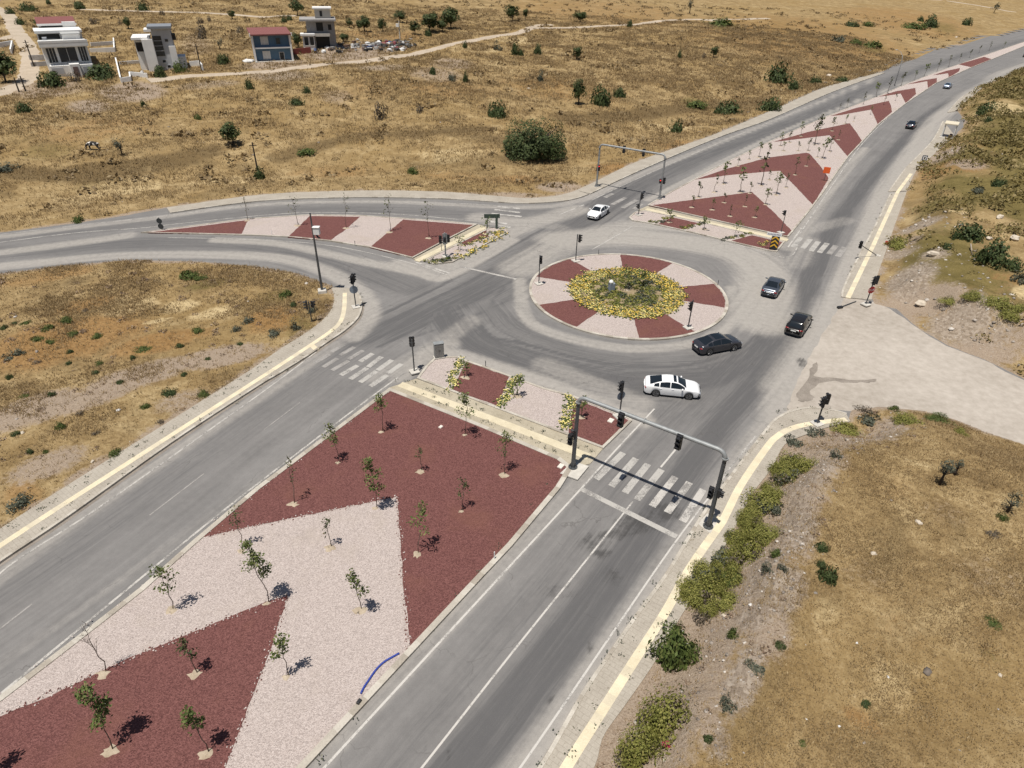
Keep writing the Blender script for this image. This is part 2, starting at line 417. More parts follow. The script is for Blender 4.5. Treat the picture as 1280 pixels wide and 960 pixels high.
V = np.stack([XX, YY, ZZ], -1).reshape(-1, 3)

m = bpy.data.materials.new('dry_ground'); n, b = nodes_of(m); P = gpos(n)
big = noise(n, .045, 3, .55, P); med = noise(n, .35, 4, .65, P, .6); fine = noise(n, 2.6, 5, .7, P, .3); grit = noise(n, 11, 4, .75, P)
straw = ramp(n, mth(n, 'ADD', mth(n, 'MULTIPLY', med, .38), mth(n, 'ADD', mth(n, 'MULTIPLY', fine, .34), mth(n, 'MULTIPLY', grit, .28))), [(.36, (.115, .075, .034)), (.45, (.228, .155, .072)), (.54, (.340, .243, .120)), (.64, (.52, .40, .23))])
big2 = noise(n, .13, 4, .65, P, .8)
straw = mixc(n, mth(n, 'MULTIPLY', step(n, big, .44, .62), .55), straw, (.27, .18, .075))
straw = mixc(n, mth(n, 'MULTIPLY', step(n, big2, .52, .66), .45), straw, ramp(n, grit, [(.3, (.10, .072, .034)), (.7, (.24, .175, .09))]))
straw = mixc(n, mth(n, 'MULTIPLY', step(n, big2, .46, .33), .42), straw, ramp(n, fine, [(.3, (.34, .25, .125)), (.7, (.58, .46, .27))]))
def masked(name, src, lo=.2, hi=.9, f=.95):
    a = attr(n, name); k = mth(n, 'ADD', a, mth(n, 'MULTIPLY', mth(n, 'SUBTRACT', src, .5), 1.6))
    k = mth(n, 'MULTIPLY', step(n, k, lo, hi), step(n, a, .02, .45))
    return mth(n, 'MULTIPLY', k, f)
c = straw
c = mixc(n, masked('rust', med, f=.68), c, ramp(n, fine, [(.3, (.175, .088, .030)), (.7, (.36, .20, .075))]))
c = mixc(n, masked('green', fine), c, ramp(n, mth(n, 'ADD', mth(n, 'MULTIPLY', med, .5), mth(n, 'MULTIPLY', grit, .5)), [(.35, (.075, .062, .020)), (.55, (.165, .13, .046)), (.7, (.27, .205, .09))]))
c = mixc(n, masked('dark', med, f=.8), c, ramp(n, grit, [(.3, (.06, .043, .02)), (.7, (.16, .105, .05))]))
c = mixc(n, masked('pale', med, .25, 1.0, .85), c, ramp(n, fine, [(.3, (.33, .24, .12)), (.6, (.62, .49, .28))]))
c = mixc(n, masked('bare', fine, .2, .8, .95), c, ramp(n, grit, [(.3, (.20, .145, .105)), (.5, (.32, .25, .19)), (.7, (.45, .37, .29))]))
vor = n.nodes.new('ShaderNodeTexVoronoi'); vor.inputs['Scale'].default_value = 4.5; n.links.new(P, vor.inputs['Vector'])
rock = ramp(n, vor.outputs['Color'], [(.15, (.15, .115, .085)), (.5, (.31, .25, .195)), (.9, (.50, .43, .36))])
c = mixc(n, masked('rock', fine), c, mixc(n, .5, rock, ramp(n, grit, [(.3, (.17, .13, .095)), (.7, (.42, .345, .275))])))
c = mixc(n, mth(n, 'MULTIPLY', step(n, grit, .60, .74), .5), c, (.10, .068, .036))
c = mixc(n, mth(n, 'MULTIPLY', step(n, noise(n, 7, 5, .8, P), .56, .70), .4), c, (.50, .40, .25))
n.links.new(c, b.inputs['Base Color']); b.inputs['Roughness'].default_value = .95; b.inputs['Specular IOR Level'].default_value = .1
bump(n, b, mth(n, 'ADD', mth(n, 'MULTIPLY', fine, .7), mth(n, 'MULTIPLY', grit, .35)), .9, .22)
GROUND = m
me = np_mesh('terrain', V, Fq, m, {k: ('POINT', v.ravel()) for k, v in A_.items()}, True)
link('terrain', me, kind='structure')

# road: same grid, level, only under the corridor
D_ = {'worn': np.zeros(XX.shape), 'dust': np.zeros(XX.shape), 'oil': np.zeros(XX.shape)}
rd = lambda u, v: flat(u, v)
paint_strokes(D_['worn'], [
  ([(430, 1200), (540, 1010), (640, 885), (700, 808), (760, 727), (812, 655), (850, 600), (905, 525), (950, 470), (985, 420), (1012, 350), (1040, 290), (1080, 232), (1120, 185), (1165, 140), (1230, 103), (1330, 62)], 2.1, .95),
  ([(380, 1130), (500, 950), (620, 800), (720, 680), (790, 590), (850, 520)], 1.5, .4),
  ([(450, 420), (520, 400), (590, 365), (660, 320), (730, 275), (800, 232), (880, 195), (1000, 150), (1120, 97), (1280, 48)], 4.2, .75),
  ([(-100, 780), (60, 700), (190, 610), (320, 520), (430, 440), (520, 385)], 3.4, .4),
  ([(560, 400), (590, 425), (640, 445), (700, 462), (780, 478), (860, 476), (920, 460), (965, 430), (992, 390)], 3.4, .85),
  ([(610, 385), (640, 405), (690, 430), (750, 450), (830, 458), (900, 447)], 2.4, .6),
  ([(520, 470), (600, 400), (640, 360), (690, 318), (760, 290)], 2.2, .5),
  ([(-200, 340), (-80, 323), (60, 312), (180, 304), (300, 305), (380, 317), (450, 340), (520, 360)], 3.6, .6),
  ([(-200, 318), (-60, 304), (80, 290), (220, 275), (350, 264), (500, 263), (620, 270), (700, 262)], 3.2, .5),
  ([(840, 520), (880, 500), (930, 460)], 4, .5)]+
  [([(575+k*5, 392+k*3), (604+k*5, 424+k*2.4), (660, 446+k*3), (720, 462+k*3), (790, 474+k*3.4), (860, 471+k*3), (920, 453+k*3), (962, 425+k*4), (985+k*3, 392+k*3)], .42, .95) for k in (-5, -2.6, 0, 2.8, 5.2)]+
  [([(450+k*6, 425+k*2), (520+k*6, 392+k*2), (600+k*6, 352+k*2), (660+k*6, 318+k*2), (735+k*5, 273+k*1.5), (800+k*4, 233+k)], .45, .9) for k in (-4, -1.4, 1.6, 4)]+
  [([(630, 360), (612, 385), (622, 410), (660, 430)], .5, .7), ([(520, 420), (580, 400), (640, 372), (668, 345), (720, 312)], .45, .7), ([(905, 310), (945, 335), (952, 370), (930, 410)], .5, .5), ([(700, 455), (745, 470), (800, 490), (850, 505)], .45, .6)], rd)
paint_strokes(D_['dust'], [
  ([(990, 600), (982, 520), (1000, 480), (1035, 420), (1058, 365), (1085, 300), (1110, 240), (1140, 195), (1172, 150), (1230, 106), (1300, 70)], 3.2, 1),
  ([(1060, 385), (1030, 440), (1000, 490)], 5, 1),
  ([(560, 442), (620, 460), (690, 482), (770, 515), (800, 524)], 1.9, .95), ([(680, 455), (760, 488), (800, 505)], 2.2, .6),
  ([(700, 300), (770, 296), (850, 302), (920, 316), (955, 345), (950, 400)], 5.2, 1), ([(650, 335), (700, 308), (790, 284), (870, 286), (940, 306)], 4.5, .8), ([(930, 300), (990, 330), (1010, 300)], 3.0, .5), ([(650, 350), (660, 400), (720, 425), (800, 436), (880, 425), (918, 395), (915, 360)], 1.3, .8),
  ([(985, 310), (1010, 275), (1045, 225), (1080, 185)], 2.0, .7), ([(1000, 290), (1060, 275)], 2.4, .5),
  ([(270, 300), (350, 305), (430, 322), (520, 340), (560, 345), (640, 300)], 1.6, .9), ([(500, 330), (560, 335), (620, 300), (660, 282)], 2.6, .8), ([(600, 272), (660, 278), (720, 262)], 3.4, .8), ([(640, 275), (700, 285)], 2.5, .5),
  ([(160, 294), (120, 300), (0, 316), (-120, 332)], 2.0, .8), ([(-200, 352), (0, 333), (150, 320), (320, 320), (400, 336), (450, 365), (462, 395), (440, 420)], 2.0, .85),
  ([(470, 470), (540, 435), (590, 400)], 2, .5), ([(-100, 900), (180, 705), (330, 595), (490, 478)], .8, .35), ([(-60, 760), (82, 660), (215, 567), (330, 492), (420, 430)], 1.5, .6),
  ([(500, 470), (530, 445), (560, 430)], 2.0, .7), ([(380, 970), (610, 725), (720, 608), (800, 520)], 1.1, .55), ([(640, 1000), (700, 925), (830, 735), (900, 630), (990, 500)], 2.2, .8),
  ([(809, 250), (870, 220), (960, 173), (1035, 141), (1100, 116), (1230, 68)], 1.3, .8), ([(-200, 316), (0, 296), (95, 284), (200, 272), (320, 256), (480, 252), (640, 259), (720, 252), (800, 218), (960, 154), (1100, 96)], 1.5, .7)], rd)
for q in [(753, 692, 16, 6, 1), (750, 694, 12, 4, 1), (795, 655, 40, 16, .8), (770, 668, 30, 8, .8), (742, 680, 30, 18, .6), (700, 740, 40, 14, .5), (765, 720, 20, 14, .6), (738, 810, 9, 10, .7), (688, 874, 5, 5, .8), (835, 640, 34, 14, .8), (1010, 462, 14, 12, .5), (1060, 466, 50, 4, .9), (1005, 455, 12, 14, .8), (645, 470, 10, 3, .4), (870, 330, 30, 3, .3), (560, 945, 10, 10, .5), (530, 935, 8, 10, .4), (610, 835, 4, 8, .6), (500, 900, 6, 14, .4), (455, 950, 5, 10, .4), (650, 690, 60, 30, .25), (600, 750, 40, 40, .2)]:
    u, v, ru, rv, s_ = q; c_ = flat(u, v); mm = pxm((*c_, 0))
    D_['oil'] = np.maximum(D_['oil'], s_*(1-sm(.3, 1.2, np.sqrt(((XX-c_[0])/(ru*mm))**2+((YY-c_[1])/(rv*mm*1.6))**2))))
def path_coords(paths):
    best = np.full(XX.shape, 1e9); lat = np.zeros(XX.shape); lon = np.zeros(XX.shape); off = 0
    for pts in paths:
        W_ = [rd(u, v) for u, v in cat(pts, 5)]
        for (ax, ay), (bx_, by_) in zip(W_[:-1], W_[1:]):
            dx, dy = bx_-ax, by_-ay; L_ = math.hypot(dx, dy); t_ = np.clip(((XX-ax)*dx+(YY-ay)*dy)/L_**2, 0, 1)
            ex, ey = XX-ax-t_*dx, YY-ay-t_*dy; d_ = np.hypot(ex, ey); k = d_ < best
            best[k] = d_[k]; lat[k] = ((dx*ey-dy*ex)/L_)[k]; lon[k] = (off+t_*L_)[k]; off += L_
        off += 500
    return lat, lon
LAT, LON = path_coords([
  [(380, 1230), (490, 1010), (600, 870), (700, 745), (790, 625), (860, 540), (930, 470), (985, 400), (1012, 345), (1040, 290), (1080, 232), (1120, 185), (1165, 140), (1230, 103), (1330, 62)],
  [(-260, 880), (-100, 790), (60, 690), (190, 600), (320, 510), (430, 435), (520, 385), (590, 352), (660, 315), (730, 275), (800, 232), (880, 195), (1000, 150), (1120, 97), (1280, 48)],
  [(-300, 352), (-100, 326), (60, 308), (180, 297), (330, 300), (420, 315), (500, 345)], [(-200, 318), (-60, 304), (80, 290), (220, 275), (350, 264), (500, 263), (620, 268), (690, 270)],
  [(575, 395), (600, 425), (660, 450), (720, 466), (790, 478), (860, 476)], [(690, 300), (760, 292), (860, 300), (930, 318), (965, 345)]])
D_['lat'] = LAT; D_['lon'] = LON
vis = (SD < 2.2+.02*np.abs(YY-40)); fm = vis.ravel()[Fq].all(1); used = np.unique(Fq[fm]); remap = np.zeros(NX*NY, int); remap[used] = np.arange(len(used))
V2 = V[used].copy(); V2[:, 2] = 0
m = bpy.data.materials.new('asphalt'); n, b = nodes_of(m); P = gpos(n)
big = noise(n, .18, 4, .6, P); fine = noise(n, 1.8, 5, .7, P); grit = noise(n, 26, 3, .8, P)
cb = n.nodes.new('ShaderNodeCombineXYZ'); n.links.new(mth(n, 'MULTIPLY', attr(n, 'lat'), 1.5), cb.inputs[0]); n.links.new(mth(n, 'MULTIPLY', attr(n, 'lon'), .045), cb.inputs[1])
strk = noise(n, 1.0, 5, .62, cb.outputs[0])
cb2 = n.nodes.new('ShaderNodeCombineXYZ'); n.links.new(mth(n, 'MULTIPLY', attr(n, 'lat'), 5.5), cb2.inputs[0]); n.links.new(mth(n, 'MULTIPLY', attr(n, 'lon'), .22), cb2.inputs[1])
strk2 = noise(n, 1.0, 4, .65, cb2.outputs[0])
base = ramp(n, mth(n, 'ADD', mth(n, 'MULTIPLY', big, .3), mth(n, 'ADD', mth(n, 'MULTIPLY', strk, .45), mth(n, 'MULTIPLY', fine, .25))), [(.36, (.146, .139, .135)), (.64, (.232, .221, .212))])
wn = step(n, mth(n, 'ADD', attr(n, 'worn'), mth(n, 'ADD', mth(n, 'MULTIPLY', mth(n, 'SUBTRACT', strk, .5), 1.5), mth(n, 'MULTIPLY', mth(n, 'SUBTRACT', strk2, .5), 1.2))), .1, 1.05)
wn = mth(n, 'MULTIPLY', wn, step(n, attr(n, 'worn'), 0, .3))
c = mixc(n, mth(n, 'MULTIPLY', wn, .85), base, (.085, .083, .085))
ds = mth(n, 'ADD', attr(n, 'dust'), mth(n, 'ADD', mth(n, 'MULTIPLY', mth(n, 'SUBTRACT', strk, .5), 1.0), mth(n, 'MULTIPLY', mth(n, 'SUBTRACT', fine, .5), .35)))
ds = mth(n, 'MULTIPLY', step(n, ds, .05, 1.05), step(n, attr(n, 'dust'), .0, .5))
c = mixc(n, mth(n, 'MULTIPLY', ds, .8), c, ramp(n, fine, [(.3, (.345, .318, .287)), (.7, (.425, .394, .354))]))
ol = mth(n, 'MULTIPLY', step(n, mth(n, 'ADD', attr(n, 'oil'), mth(n, 'ADD', mth(n, 'MULTIPLY', mth(n, 'SUBTRACT', fine, .5), 1.2), mth(n, 'MULTIPLY', mth(n, 'SUBTRACT', strk2, .5), 1.2))), .3, .95), step(n, attr(n, 'oil'), 0, .2))
c = mixc(n, mth(n, 'MULTIPLY', ol, .8), c, (.045, .043, .042))
crk = n.nodes.new('ShaderNodeTexVoronoi'); crk.feature = 'DISTANCE_TO_EDGE'; crk.inputs['Scale'].default_value = .22
wv = n.nodes.new('ShaderNodeVectorMath'); wv.operation = 'ADD'; nz = n.nodes.new('ShaderNodeTexNoise'); nz.inputs['Scale'].default_value = .9; nz.inputs['Detail'].default_value = 4
n.links.new(P, nz.inputs['Vector']); sc_ = n.nodes.new('ShaderNodeVectorMath'); sc_.operation = 'SCALE'; sc_.inputs['Scale'].default_value = 1.6; n.links.new(nz.outputs['Color'], sc_.inputs[0])
n.links.new(P, wv.inputs[0]); n.links.new(sc_.outputs[0], wv.inputs[1]); n.links.new(wv.outputs[0], crk.inputs['Vector'])
ck = mth(n, 'MULTIPLY', mth(n, 'SUBTRACT', 1, step(n, crk.outputs['Distance'], .002, .009)), mth(n, 'MULTIPLY', step(n, big, .5, .62), .45))
c = mixc(n, ck, c, (.07, .065, .06))
c = mixc(n, mth(n, 'MULTIPLY', step(n, grit, .40, .70), .34), c, (.09, .086, .083))
c = mixc(n, mth(n, 'MULTIPLY', step(n, noise(n, 5, 5, .85, P), .60, .70), .35), c, (.07, .067, .065))
c = mixc(n, mth(n, 'MULTIPLY', step(n, noise(n, 40, 2, .8, P), .58, .70), .25), c, (.40, .38, .35))
ASPHALT_COL = None
n.links.new(c, b.inputs['Base Color']); b.inputs['Roughness'].default_value = .88; b.inputs['Specular IOR Level'].default_value = .25
bump(n, b, grit, .35, .012)
me = np_mesh('road', V2, remap[Fq[fm]], m, {k: ('POINT', v.ravel()[used]) for k, v in D_.items()}, True)
link('road', me, kind='structure')

# ------------------------------------------------------------------ ground materials for the made surfaces
def gravel(name, cols, scale=9, tint=None, soil=.25):
    m = bpy.data.materials.new(name); n, b = nodes_of(m); P = gpos(n)
    v = n.nodes.new('ShaderNodeTexVoronoi'); v.inputs['Scale'].default_value = scale; n.links.new(P, v.inputs['Vector'])
    sx = n.nodes.new('ShaderNodeSeparateColor'); n.links.new(v.outputs['Color'], sx.inputs[0])
    f = mth(n, 'ADD', mth(n, 'MULTIPLY', sx.outputs[0], .65), mth(n, 'MULTIPLY', noise(n, scale*2.2, 3, .8, P), .35))
    c = ramp(n, f, [(.12, cols[0]), (.5, cols[1]), (.88, cols[2])])
    big = noise(n, .22, 5, .6, P)
    c = mixc(n, mth(n, 'MULTIPLY', step(n, big, .5, .75), soil), c, tint or cols[2])
    c = mixc(n, mth(n, 'MULTIPLY', step(n, noise(n, .6, 4, .7, P), .42, .3), .3), c, tuple(x*.75 for x in cols[1]))
    n.links.new(c, b.inputs['Base Color']); b.inputs['Roughness'].default_value = .9; b.inputs['Specular IOR Level'].default_value = .15
    bump(n, b, v.outputs['Distance'], .8, .05); return m
RED = gravel('red_volcanic_gravel', [(.088, .036, .033), (.160, .067, .060), (.238, .108, .096)], 21, (.195, .088, .064), .6)
WHT = gravel('white_pebbles', [(.31, .26, .24), (.48, .405, .37), (.62, .54, .50)], 24, (.44, .37, .31), .6)
def concrete(name, c0, c1, sc=1.2, specks=.5, joints=0):
    m = bpy.data.materials.new(name); n, b = nodes_of(m); P = gpos(n)
    f = mth(n, 'ADD', mth(n, 'MULTIPLY', noise(n, sc*.4, 5, .65, P), .5), mth(n, 'MULTIPLY', noise(n, sc*6, 4, .7, P), .5))
    c = ramp(n, f, [(.35, c0), (.65, c1)])
    k = mth(n, 'MULTIPLY', step(n, noise(n, 3.2, 3, .75, P), .62, .72), specks)
    c = mixc(n, k, c, (.13, .105, .06))
    n.links.new(c, b.inputs['Base Color']); b.inputs['Roughness'].default_value = .9; b.inputs['Specular IOR Level'].default_value = .2
    if joints:
        br = n.nodes.new('ShaderNodeTexBrick'); br.inputs['Scale'].default_value = joints; br.inputs['Mortar Size'].default_value = .012
        mp = n.nodes.new('ShaderNodeMapping'); mp.inputs['Rotation'].default_value = (0, 0, .62); n.links.new(P, mp.inputs[0]); n.links.new(mp.outputs[0], br.inputs['Vector'])
        c2 = mixc(n, mth(n, 'MULTIPLY', br.outputs['Fac'], .35), c, (.16, .135, .10)); n.links.new(c2, b.inputs['Base Color'])
    bump(n, b, noise(n, 14, 3, .7, P), .3, .02); return m
PAVE = concrete('pavement_concrete', (.30, .265, .22), (.43, .39, .33), 1.4, .6, .9)
KERB2 = concrete('kerb_concrete_dirty', (.25, .22, .18), (.42, .375, .315), 2, .4); KERB3 = concrete('kerb_concrete_pale', (.38, .35, .30), (.56, .515, .45), 2, .15)
KERB = concrete('kerb_concrete', (.32, .29, .245), (.50, .455, .39), 2, .25)
TACT = concrete('yellow_paving', (.53, .46, .325), (.71, .63, .465), 2.4, .3)
TACT2 = concrete('yellow_paving_dusty', (.48, .42, .31), (.64, .57, .43), 2.4, .4); TACT3 = concrete('yellow_paving_fresh', (.57, .49, .34), (.75, .66, .48), 2.4, .2)
TACTP = concrete('faded_yellow_paving', (.46, .40, .28), (.66, .585, .43), 2.4, .25)
VERGE = concrete('weedy_verge', (.30, .26, .19), (.45, .40, .31), 1.4, .9)
DIRT = concrete('dirt_track', (.34, .275, .205), (.50, .42, .33), .5, .15)
SIDE = concrete('side_road_dust', (.30, .262, .22), (.46, .412, .36), .22, .12)
SOIL = concrete('bare_soil', (.27, .21, .145), (.50, .42, .32), 5, .35)
def paint(name, wear, col=(.70, .68, .63), under=(.20, .188, .176)):
    m = bpy.data.materials.new(name); n, b = nodes_of(m); P = gpos(n)
    f = mth(n, 'ADD', mth(n, 'MULTIPLY', noise(n, .8, 4, .6, P), .5), mth(n, 'MULTIPLY', noise(n, 9, 4, .75, P), .5))
    c = mixc(n, step(n, f, wear, wear+.13), col, under)
    n.links.new(c, b.inputs['Base Color']); b.inputs['Roughness'].default_value = .8; return m
LINE = paint('white_paint', .50, (.49, .465, .43)); LINE_W = paint('worn_white_paint', .45, (.46, .435, .40)); LINE_X = paint('faded_white_paint', .44, (.32, .30, .28)); ZEBRA = paint('worn_zebra_paint', .475, (.40, .38, .35))

# ------------------------------------------------------------------ islands, kerbs, pavements
def island(px, nameless='median_island', closed_smooth=0, wpts=None, kerb=.22):
    W = wpts or FP(cat(px, closed_smooth, True) if closed_smooth else px)
    if area2(W) < 0: W = W[::-1]
    inn = offset(W, kerb, True); W_, I_ = [], []
    for i in range(len(W)):
        a_, b_, c_, d_ = W[i], W[(i+1) % len(W)], inn[i], inn[(i+1) % len(W)]; k = max(1, int(math.dist(a_, b_)/.9))
        for j in range(k): W_.append((a_[0]+(b_[0]-a_[0])*j/k, a_[1]+(b_[1]-a_[1])*j/k)); I_.append((c_[0]+(d_[0]-c_[0])*j/k, c_[1]+(d_[1]-c_[1])*j/k))
    mb = MB(); strip(mb, W_, I_, .15, -.05, True, 0, 4); mb.build('kerb', [KERB, KERB2, KERB3, KERB], kind='structure')
    mb = MB(); mb.prism(offset(W, kerb-.03, True), -.02, .10); mb.build('white_gravel', WHT, kind='structure')
    return W
def ragged(W, step_=.5, amp=.05, seed=1):
    n_ = max(3, int(sum(math.dist(W[i], W[(i+1) % len(W)]) for i in range(len(W)))/step_)); rg = random.Random(seed)
    out = []
    for i in range(len(W)):
        a, b_ = W[i], W[(i+1) % len(W)]; L = math.dist(a, b_); k = max(1, int(L/step_))
        for j in range(k):
            t = j/k; out.append((a[0]+(b_[0]-a[0])*t+rg.uniform(-amp, amp), a[1]+(b_[1]-a[1])*t+rg.uniform(-amp, amp)))
    return out
def red(px, z=.112, wpts=None, seed=1, curve=0):
    W = wpts or FP(px, .1)
    mb = MB(); mb.prism(ragged(W, .5, .045, seed), .05, z); return mb.build('red_gravel', RED, kind='structure')
def ribbon(name, px, wid, mats, z=.126, zb=.0, smooth_n=0, wpts=None):
    W = wpts or FP(cat(px, smooth_n) if smooth_n else px, z if z > .05 else 0)
    if name == 'tactile_strip':
        L_ = sum(math.dist(p, q) for p, q in zip(W[:-1], W[1:])); W = resample(W, max(len(W), int(L_/.8)))
        if mats is TACT: mats = [TACT, TACT2, TACT3, TACT]
    mb = MB(); strip(mb, offset(W, wid/2), offset(W, -wid/2), z, zb, False, 0, 4 if isinstance(mats, list) else 0); return mb.build(name, mats, kind='structure')

# A: the big near median
A_out = [(487, 486), (600, 531), (700, 573), (716, 586), (700, 612), (640, 684), (606, 720), (495, 840), (382, 962), (250, 1110), (-300, 1110), (-140, 968), (0, 872), (90, 803), (175, 737), (242, 677), (320, 611)]
island(A_out, kerb=.36)
red([(489, 488), (600, 533), (700, 575), (713, 588), (698, 612), (640, 681), (606, 716), (513, 816), (509, 770), (503.5, 720), (497, 621), (440, 632), (320, 657), (246, 673), (320, 614)], seed=2)
red([(360, 745), (347, 785), (334, 822), (320, 858), (300, 910), (281, 962), (245, 1100), (-250, 1100), (-120, 968), (0, 895), (60, 871), (112, 846), (150, 827), (232, 794), (320, 757)], seed=3)
# walkway between A and B, then B
wk = MB(); wk.prism(FP([(487, 485), (520, 474), (645, 520), (754, 561), (738, 580), (717, 586), (700, 573), (600, 531)]), -.02, .06); wk.build('walkway', VERGE, kind='structure')
ribbon('tactile_strip', [(500, 480), (560, 503), (640, 533), (736, 571)], .75, TACTP, .075)
island([(521, 474), (532, 459), (545, 447), (573, 447), (582, 451), (636, 470), (680, 486), (717, 496), (787, 523), (790, 527), (754, 562), (645, 521)])
red([(583, 452), (636, 471), (629, 490), (621, 507), (565, 487)], seed=4); red([(717, 498), (785, 525), (753, 560), (711, 543)], seed=5)
# C and D along the branch road
island([(176, 291.5), (240, 283), (310, 274), (387, 269), (451, 270), (504, 273.5), (560, 277.5), (597, 281), (556, 302), (516, 323.5), (500, 319.5), (462, 310), (412, 302), (360, 297), (320, 295), (240, 293)])
red([(184, 291), (240, 284), (310, 275), (306, 284), (302, 292.5), (240, 292)], seed=6); red([(387, 270), (450, 271), (432, 287), (412, 301), (360, 296.5)], seed=7); red([(504, 274.5), (594, 281.5), (555, 301), (515, 322), (462, 309.5)], seed=8)
wk = MB(); wk.prism(FP([(516, 324), (598, 281), (613, 285), (531, 327)]), -.02, .06); wk.build('walkway', VERGE, kind='structure')
ribbon('tactile_strip', [(521, 326), (606, 284)], .8, TACTP, .075)
island([(531, 326), (541, 331), (566, 328.5), (636, 291), (634, 286.5), (613, 285)])
red([(577, 302), (607, 287), (611, 296), (580, 307)], seed=9)
# E: the long far median, F at its foot
E_l = [(809, 257), (839, 240), (867, 225), (910, 202), (960, 178), (1000, 160), (1035, 145), (1068, 132), (1100, 119.5), (1132, 105.5), (1165, 92.5), (1197, 81), (1230, 69.5), (1280, 52.5), (1340, 34)]
E_r = [(1370, 31), (1280, 58), (1241, 74), (1210, 86.5), (1170, 104.5), (1132, 130), (1097, 157), (1060, 197), (1045, 218), (1030, 240), (1012, 264), (992, 289), (985, 297)]
island(E_l+E_r)
red([(811, 257), (875, 248.5), (940, 240), (967, 265), (990, 289), (984, 296), (900, 276)], seed=10)
red([(869, 224.5), (910, 210.5), (960, 197), (1008, 191), (1012, 192), (1025, 207), (1036, 223), (1026, 240), (1016, 256), (995, 234), (975, 213.5), (960, 214.5), (910, 219)], seed=11)
red([(966, 177.5), (1010, 165), (1062, 154), (1071, 166), (1078, 177), (1060, 196), (1048, 182), (1037, 169), (980, 176)], seed=12)
red([(1038, 145), (1070, 135), (1111, 126), (1114, 133), (1115, 140), (1097, 155), (1093, 146), (1089, 137), (1050, 144)], seed=13)
red([(1098, 121), (1120, 114), (1144, 110), (1145, 117.5), (1132, 129), (1126, 117), (1110, 119.5)], seed=14)
red([(1133, 105.5), (1150, 101), (1171, 97.5), (1171, 103), (1160, 110.5), (1159, 101.5), (1145, 104)], seed=15)
red([(1166, 94), (1183, 88.5), (1200, 85), (1199, 89), (1186, 97), (1185, 91.5), (1176, 93)], seed=16); red([(1198, 80.5), (1230, 71), (1240, 74), (1214, 84)], seed=17)
wk = MB(); wk.prism(FP([(809, 258), (985, 297.5), (980, 303), (938, 293), (839, 270), (797, 263)]), -.02, .06); wk.build('walkway', VERGE, kind='structure')
ribbon('tactile_strip', [(808, 261), (860, 273), (985, 300)], .9, TACTP, .075)
island([(786, 272.5), (793, 266), (806, 264), (839, 270.5), (875, 278), (938, 293), (981, 303), (971, 315.5), (960, 314), (909, 302), (866, 291.5), (810, 279.5), (790, 276.5)])
red([(823, 280), (840, 271.5), (873, 279), (853, 287)], seed=18); red([(914, 301), (940, 294), (978, 303), (969, 314)], seed=19)
# roundabout
RC = np.array((12.47, 65.79)); RR = 10.8
circ = lambda r, a0=0, a1=360, k=96: [(RC[0]+r*math.cos(R(a0+(a1-a0)*i/k)), RC[1]+r*math.sin(R(a0+(a1-a0)*i/k))) for i in range(k+(0 if a1-a0 >= 360 else 1))]
island(None, wpts=circ(RR), kerb=.3)
for i, (a0, a1) in enumerate([(122.7, 160.6), (51, 86.8), (-19.7, 13.3), (-91.5, -58.5), (-159.2, -126.3)]):
    red(None, wpts=circ(10.45, a0, a1, 16)+circ(5.7, a1, a0, 10), seed=30+i)
soil = MB(); soil.prism(circ(6.2, k=48), .05, .13); soil.build('flower_bed', concrete('bed_soil', (.20, .15, .085), (.33, .26, .16), 3, .4), kind='structure')

# outer pavements (kerb line -> back edge), kerbs and yellow strips
def pavement(kp, bp_, n_=60, kerb=.2, z=.12):
    K = resample(FP(cat(kp, 5)), n_); B = resample(FP(cat(bp_, 5)), n_)
    s_ = 1 if (np.array(K[n_//2+1])-np.array(K[n_//2]))[0]*(np.array(B[n_//2])-np.array(K[n_//2]))[1]-(np.array(K[n_//2+1])-np.array(K[n_//2]))[1]*(np.array(B[n_//2])-np.array(K[n_//2]))[0] > 0 else -1
    I = offset(K, kerb*s_); B = offset(B, .25*s_)
    L_ = sum(math.dist(p, q) for p, q in zip(K[:-1], K[1:])); K2 = resample(K, max(n_, int(L_/.9))); I2 = offset(K2, kerb*s_)
    mb = MB(); strip(mb, K2, I2, z+.03, -.05, False, 0, 4); mb.build('kerb', [KERB, KERB2, KERB3, KERB], kind='structure')
    mb = MB(); strip(mb, I, B, z, -.4); return mb.build('pavement', PAVE, kind='structure')
pavement([(-260, 880), (-100, 776), (0, 705), (82, 650), (212, 557), (320, 486), (350, 468), (387, 445), (407, 431), (432, 414), (449, 397), (453, 378), (444, 361)],
         [(-260, 850), (-100, 739), (0, 667), (95, 605), (190, 545), (292, 480), (320, 462), (352, 439), (388, 416), (410, 398), (419, 384), (421, 372), (417, 360)], 90)
ribbon('tactile_strip', [(-200, 818), (0, 682), (150, 585), (315, 479), (387, 432), (412, 415), (425, 403), (430, 387), (431, 366)], .45, TACT, .128, 0, 5)
ribbon('tactile_strip', [(389, 431), (396, 437)], .5, TACT, .130)
pavement([(640, 1010), (685, 940), (725, 870), (762, 815), (797, 765), (832, 717), (862, 667), (886, 630), (920, 585), (960, 533), (974, 521), (990, 514), (1012, 510), (1040, 513), (1058, 518)],
         [(684, 1048), (735, 960), (747, 920), (775, 880), (812, 827), (845, 770), (880, 717), (902, 680), (922, 642), (935, 617), (960, 585), (977, 555), (1010, 540), (1035, 532), (1060, 526)], 90)
ribbon('tactile_strip', [(660, 1040), (708, 959), (785, 838), (830, 768), (857, 719), (880, 684), (901, 655), (909, 640), (927, 605), (960, 557), (972, 545), (985, 537), (1010, 530), (1058, 524)], .50, TACT, .128, 0, 5)
ribbon('tactile_strip', [(888, 645), (903, 651)], .5, TACT, .130)
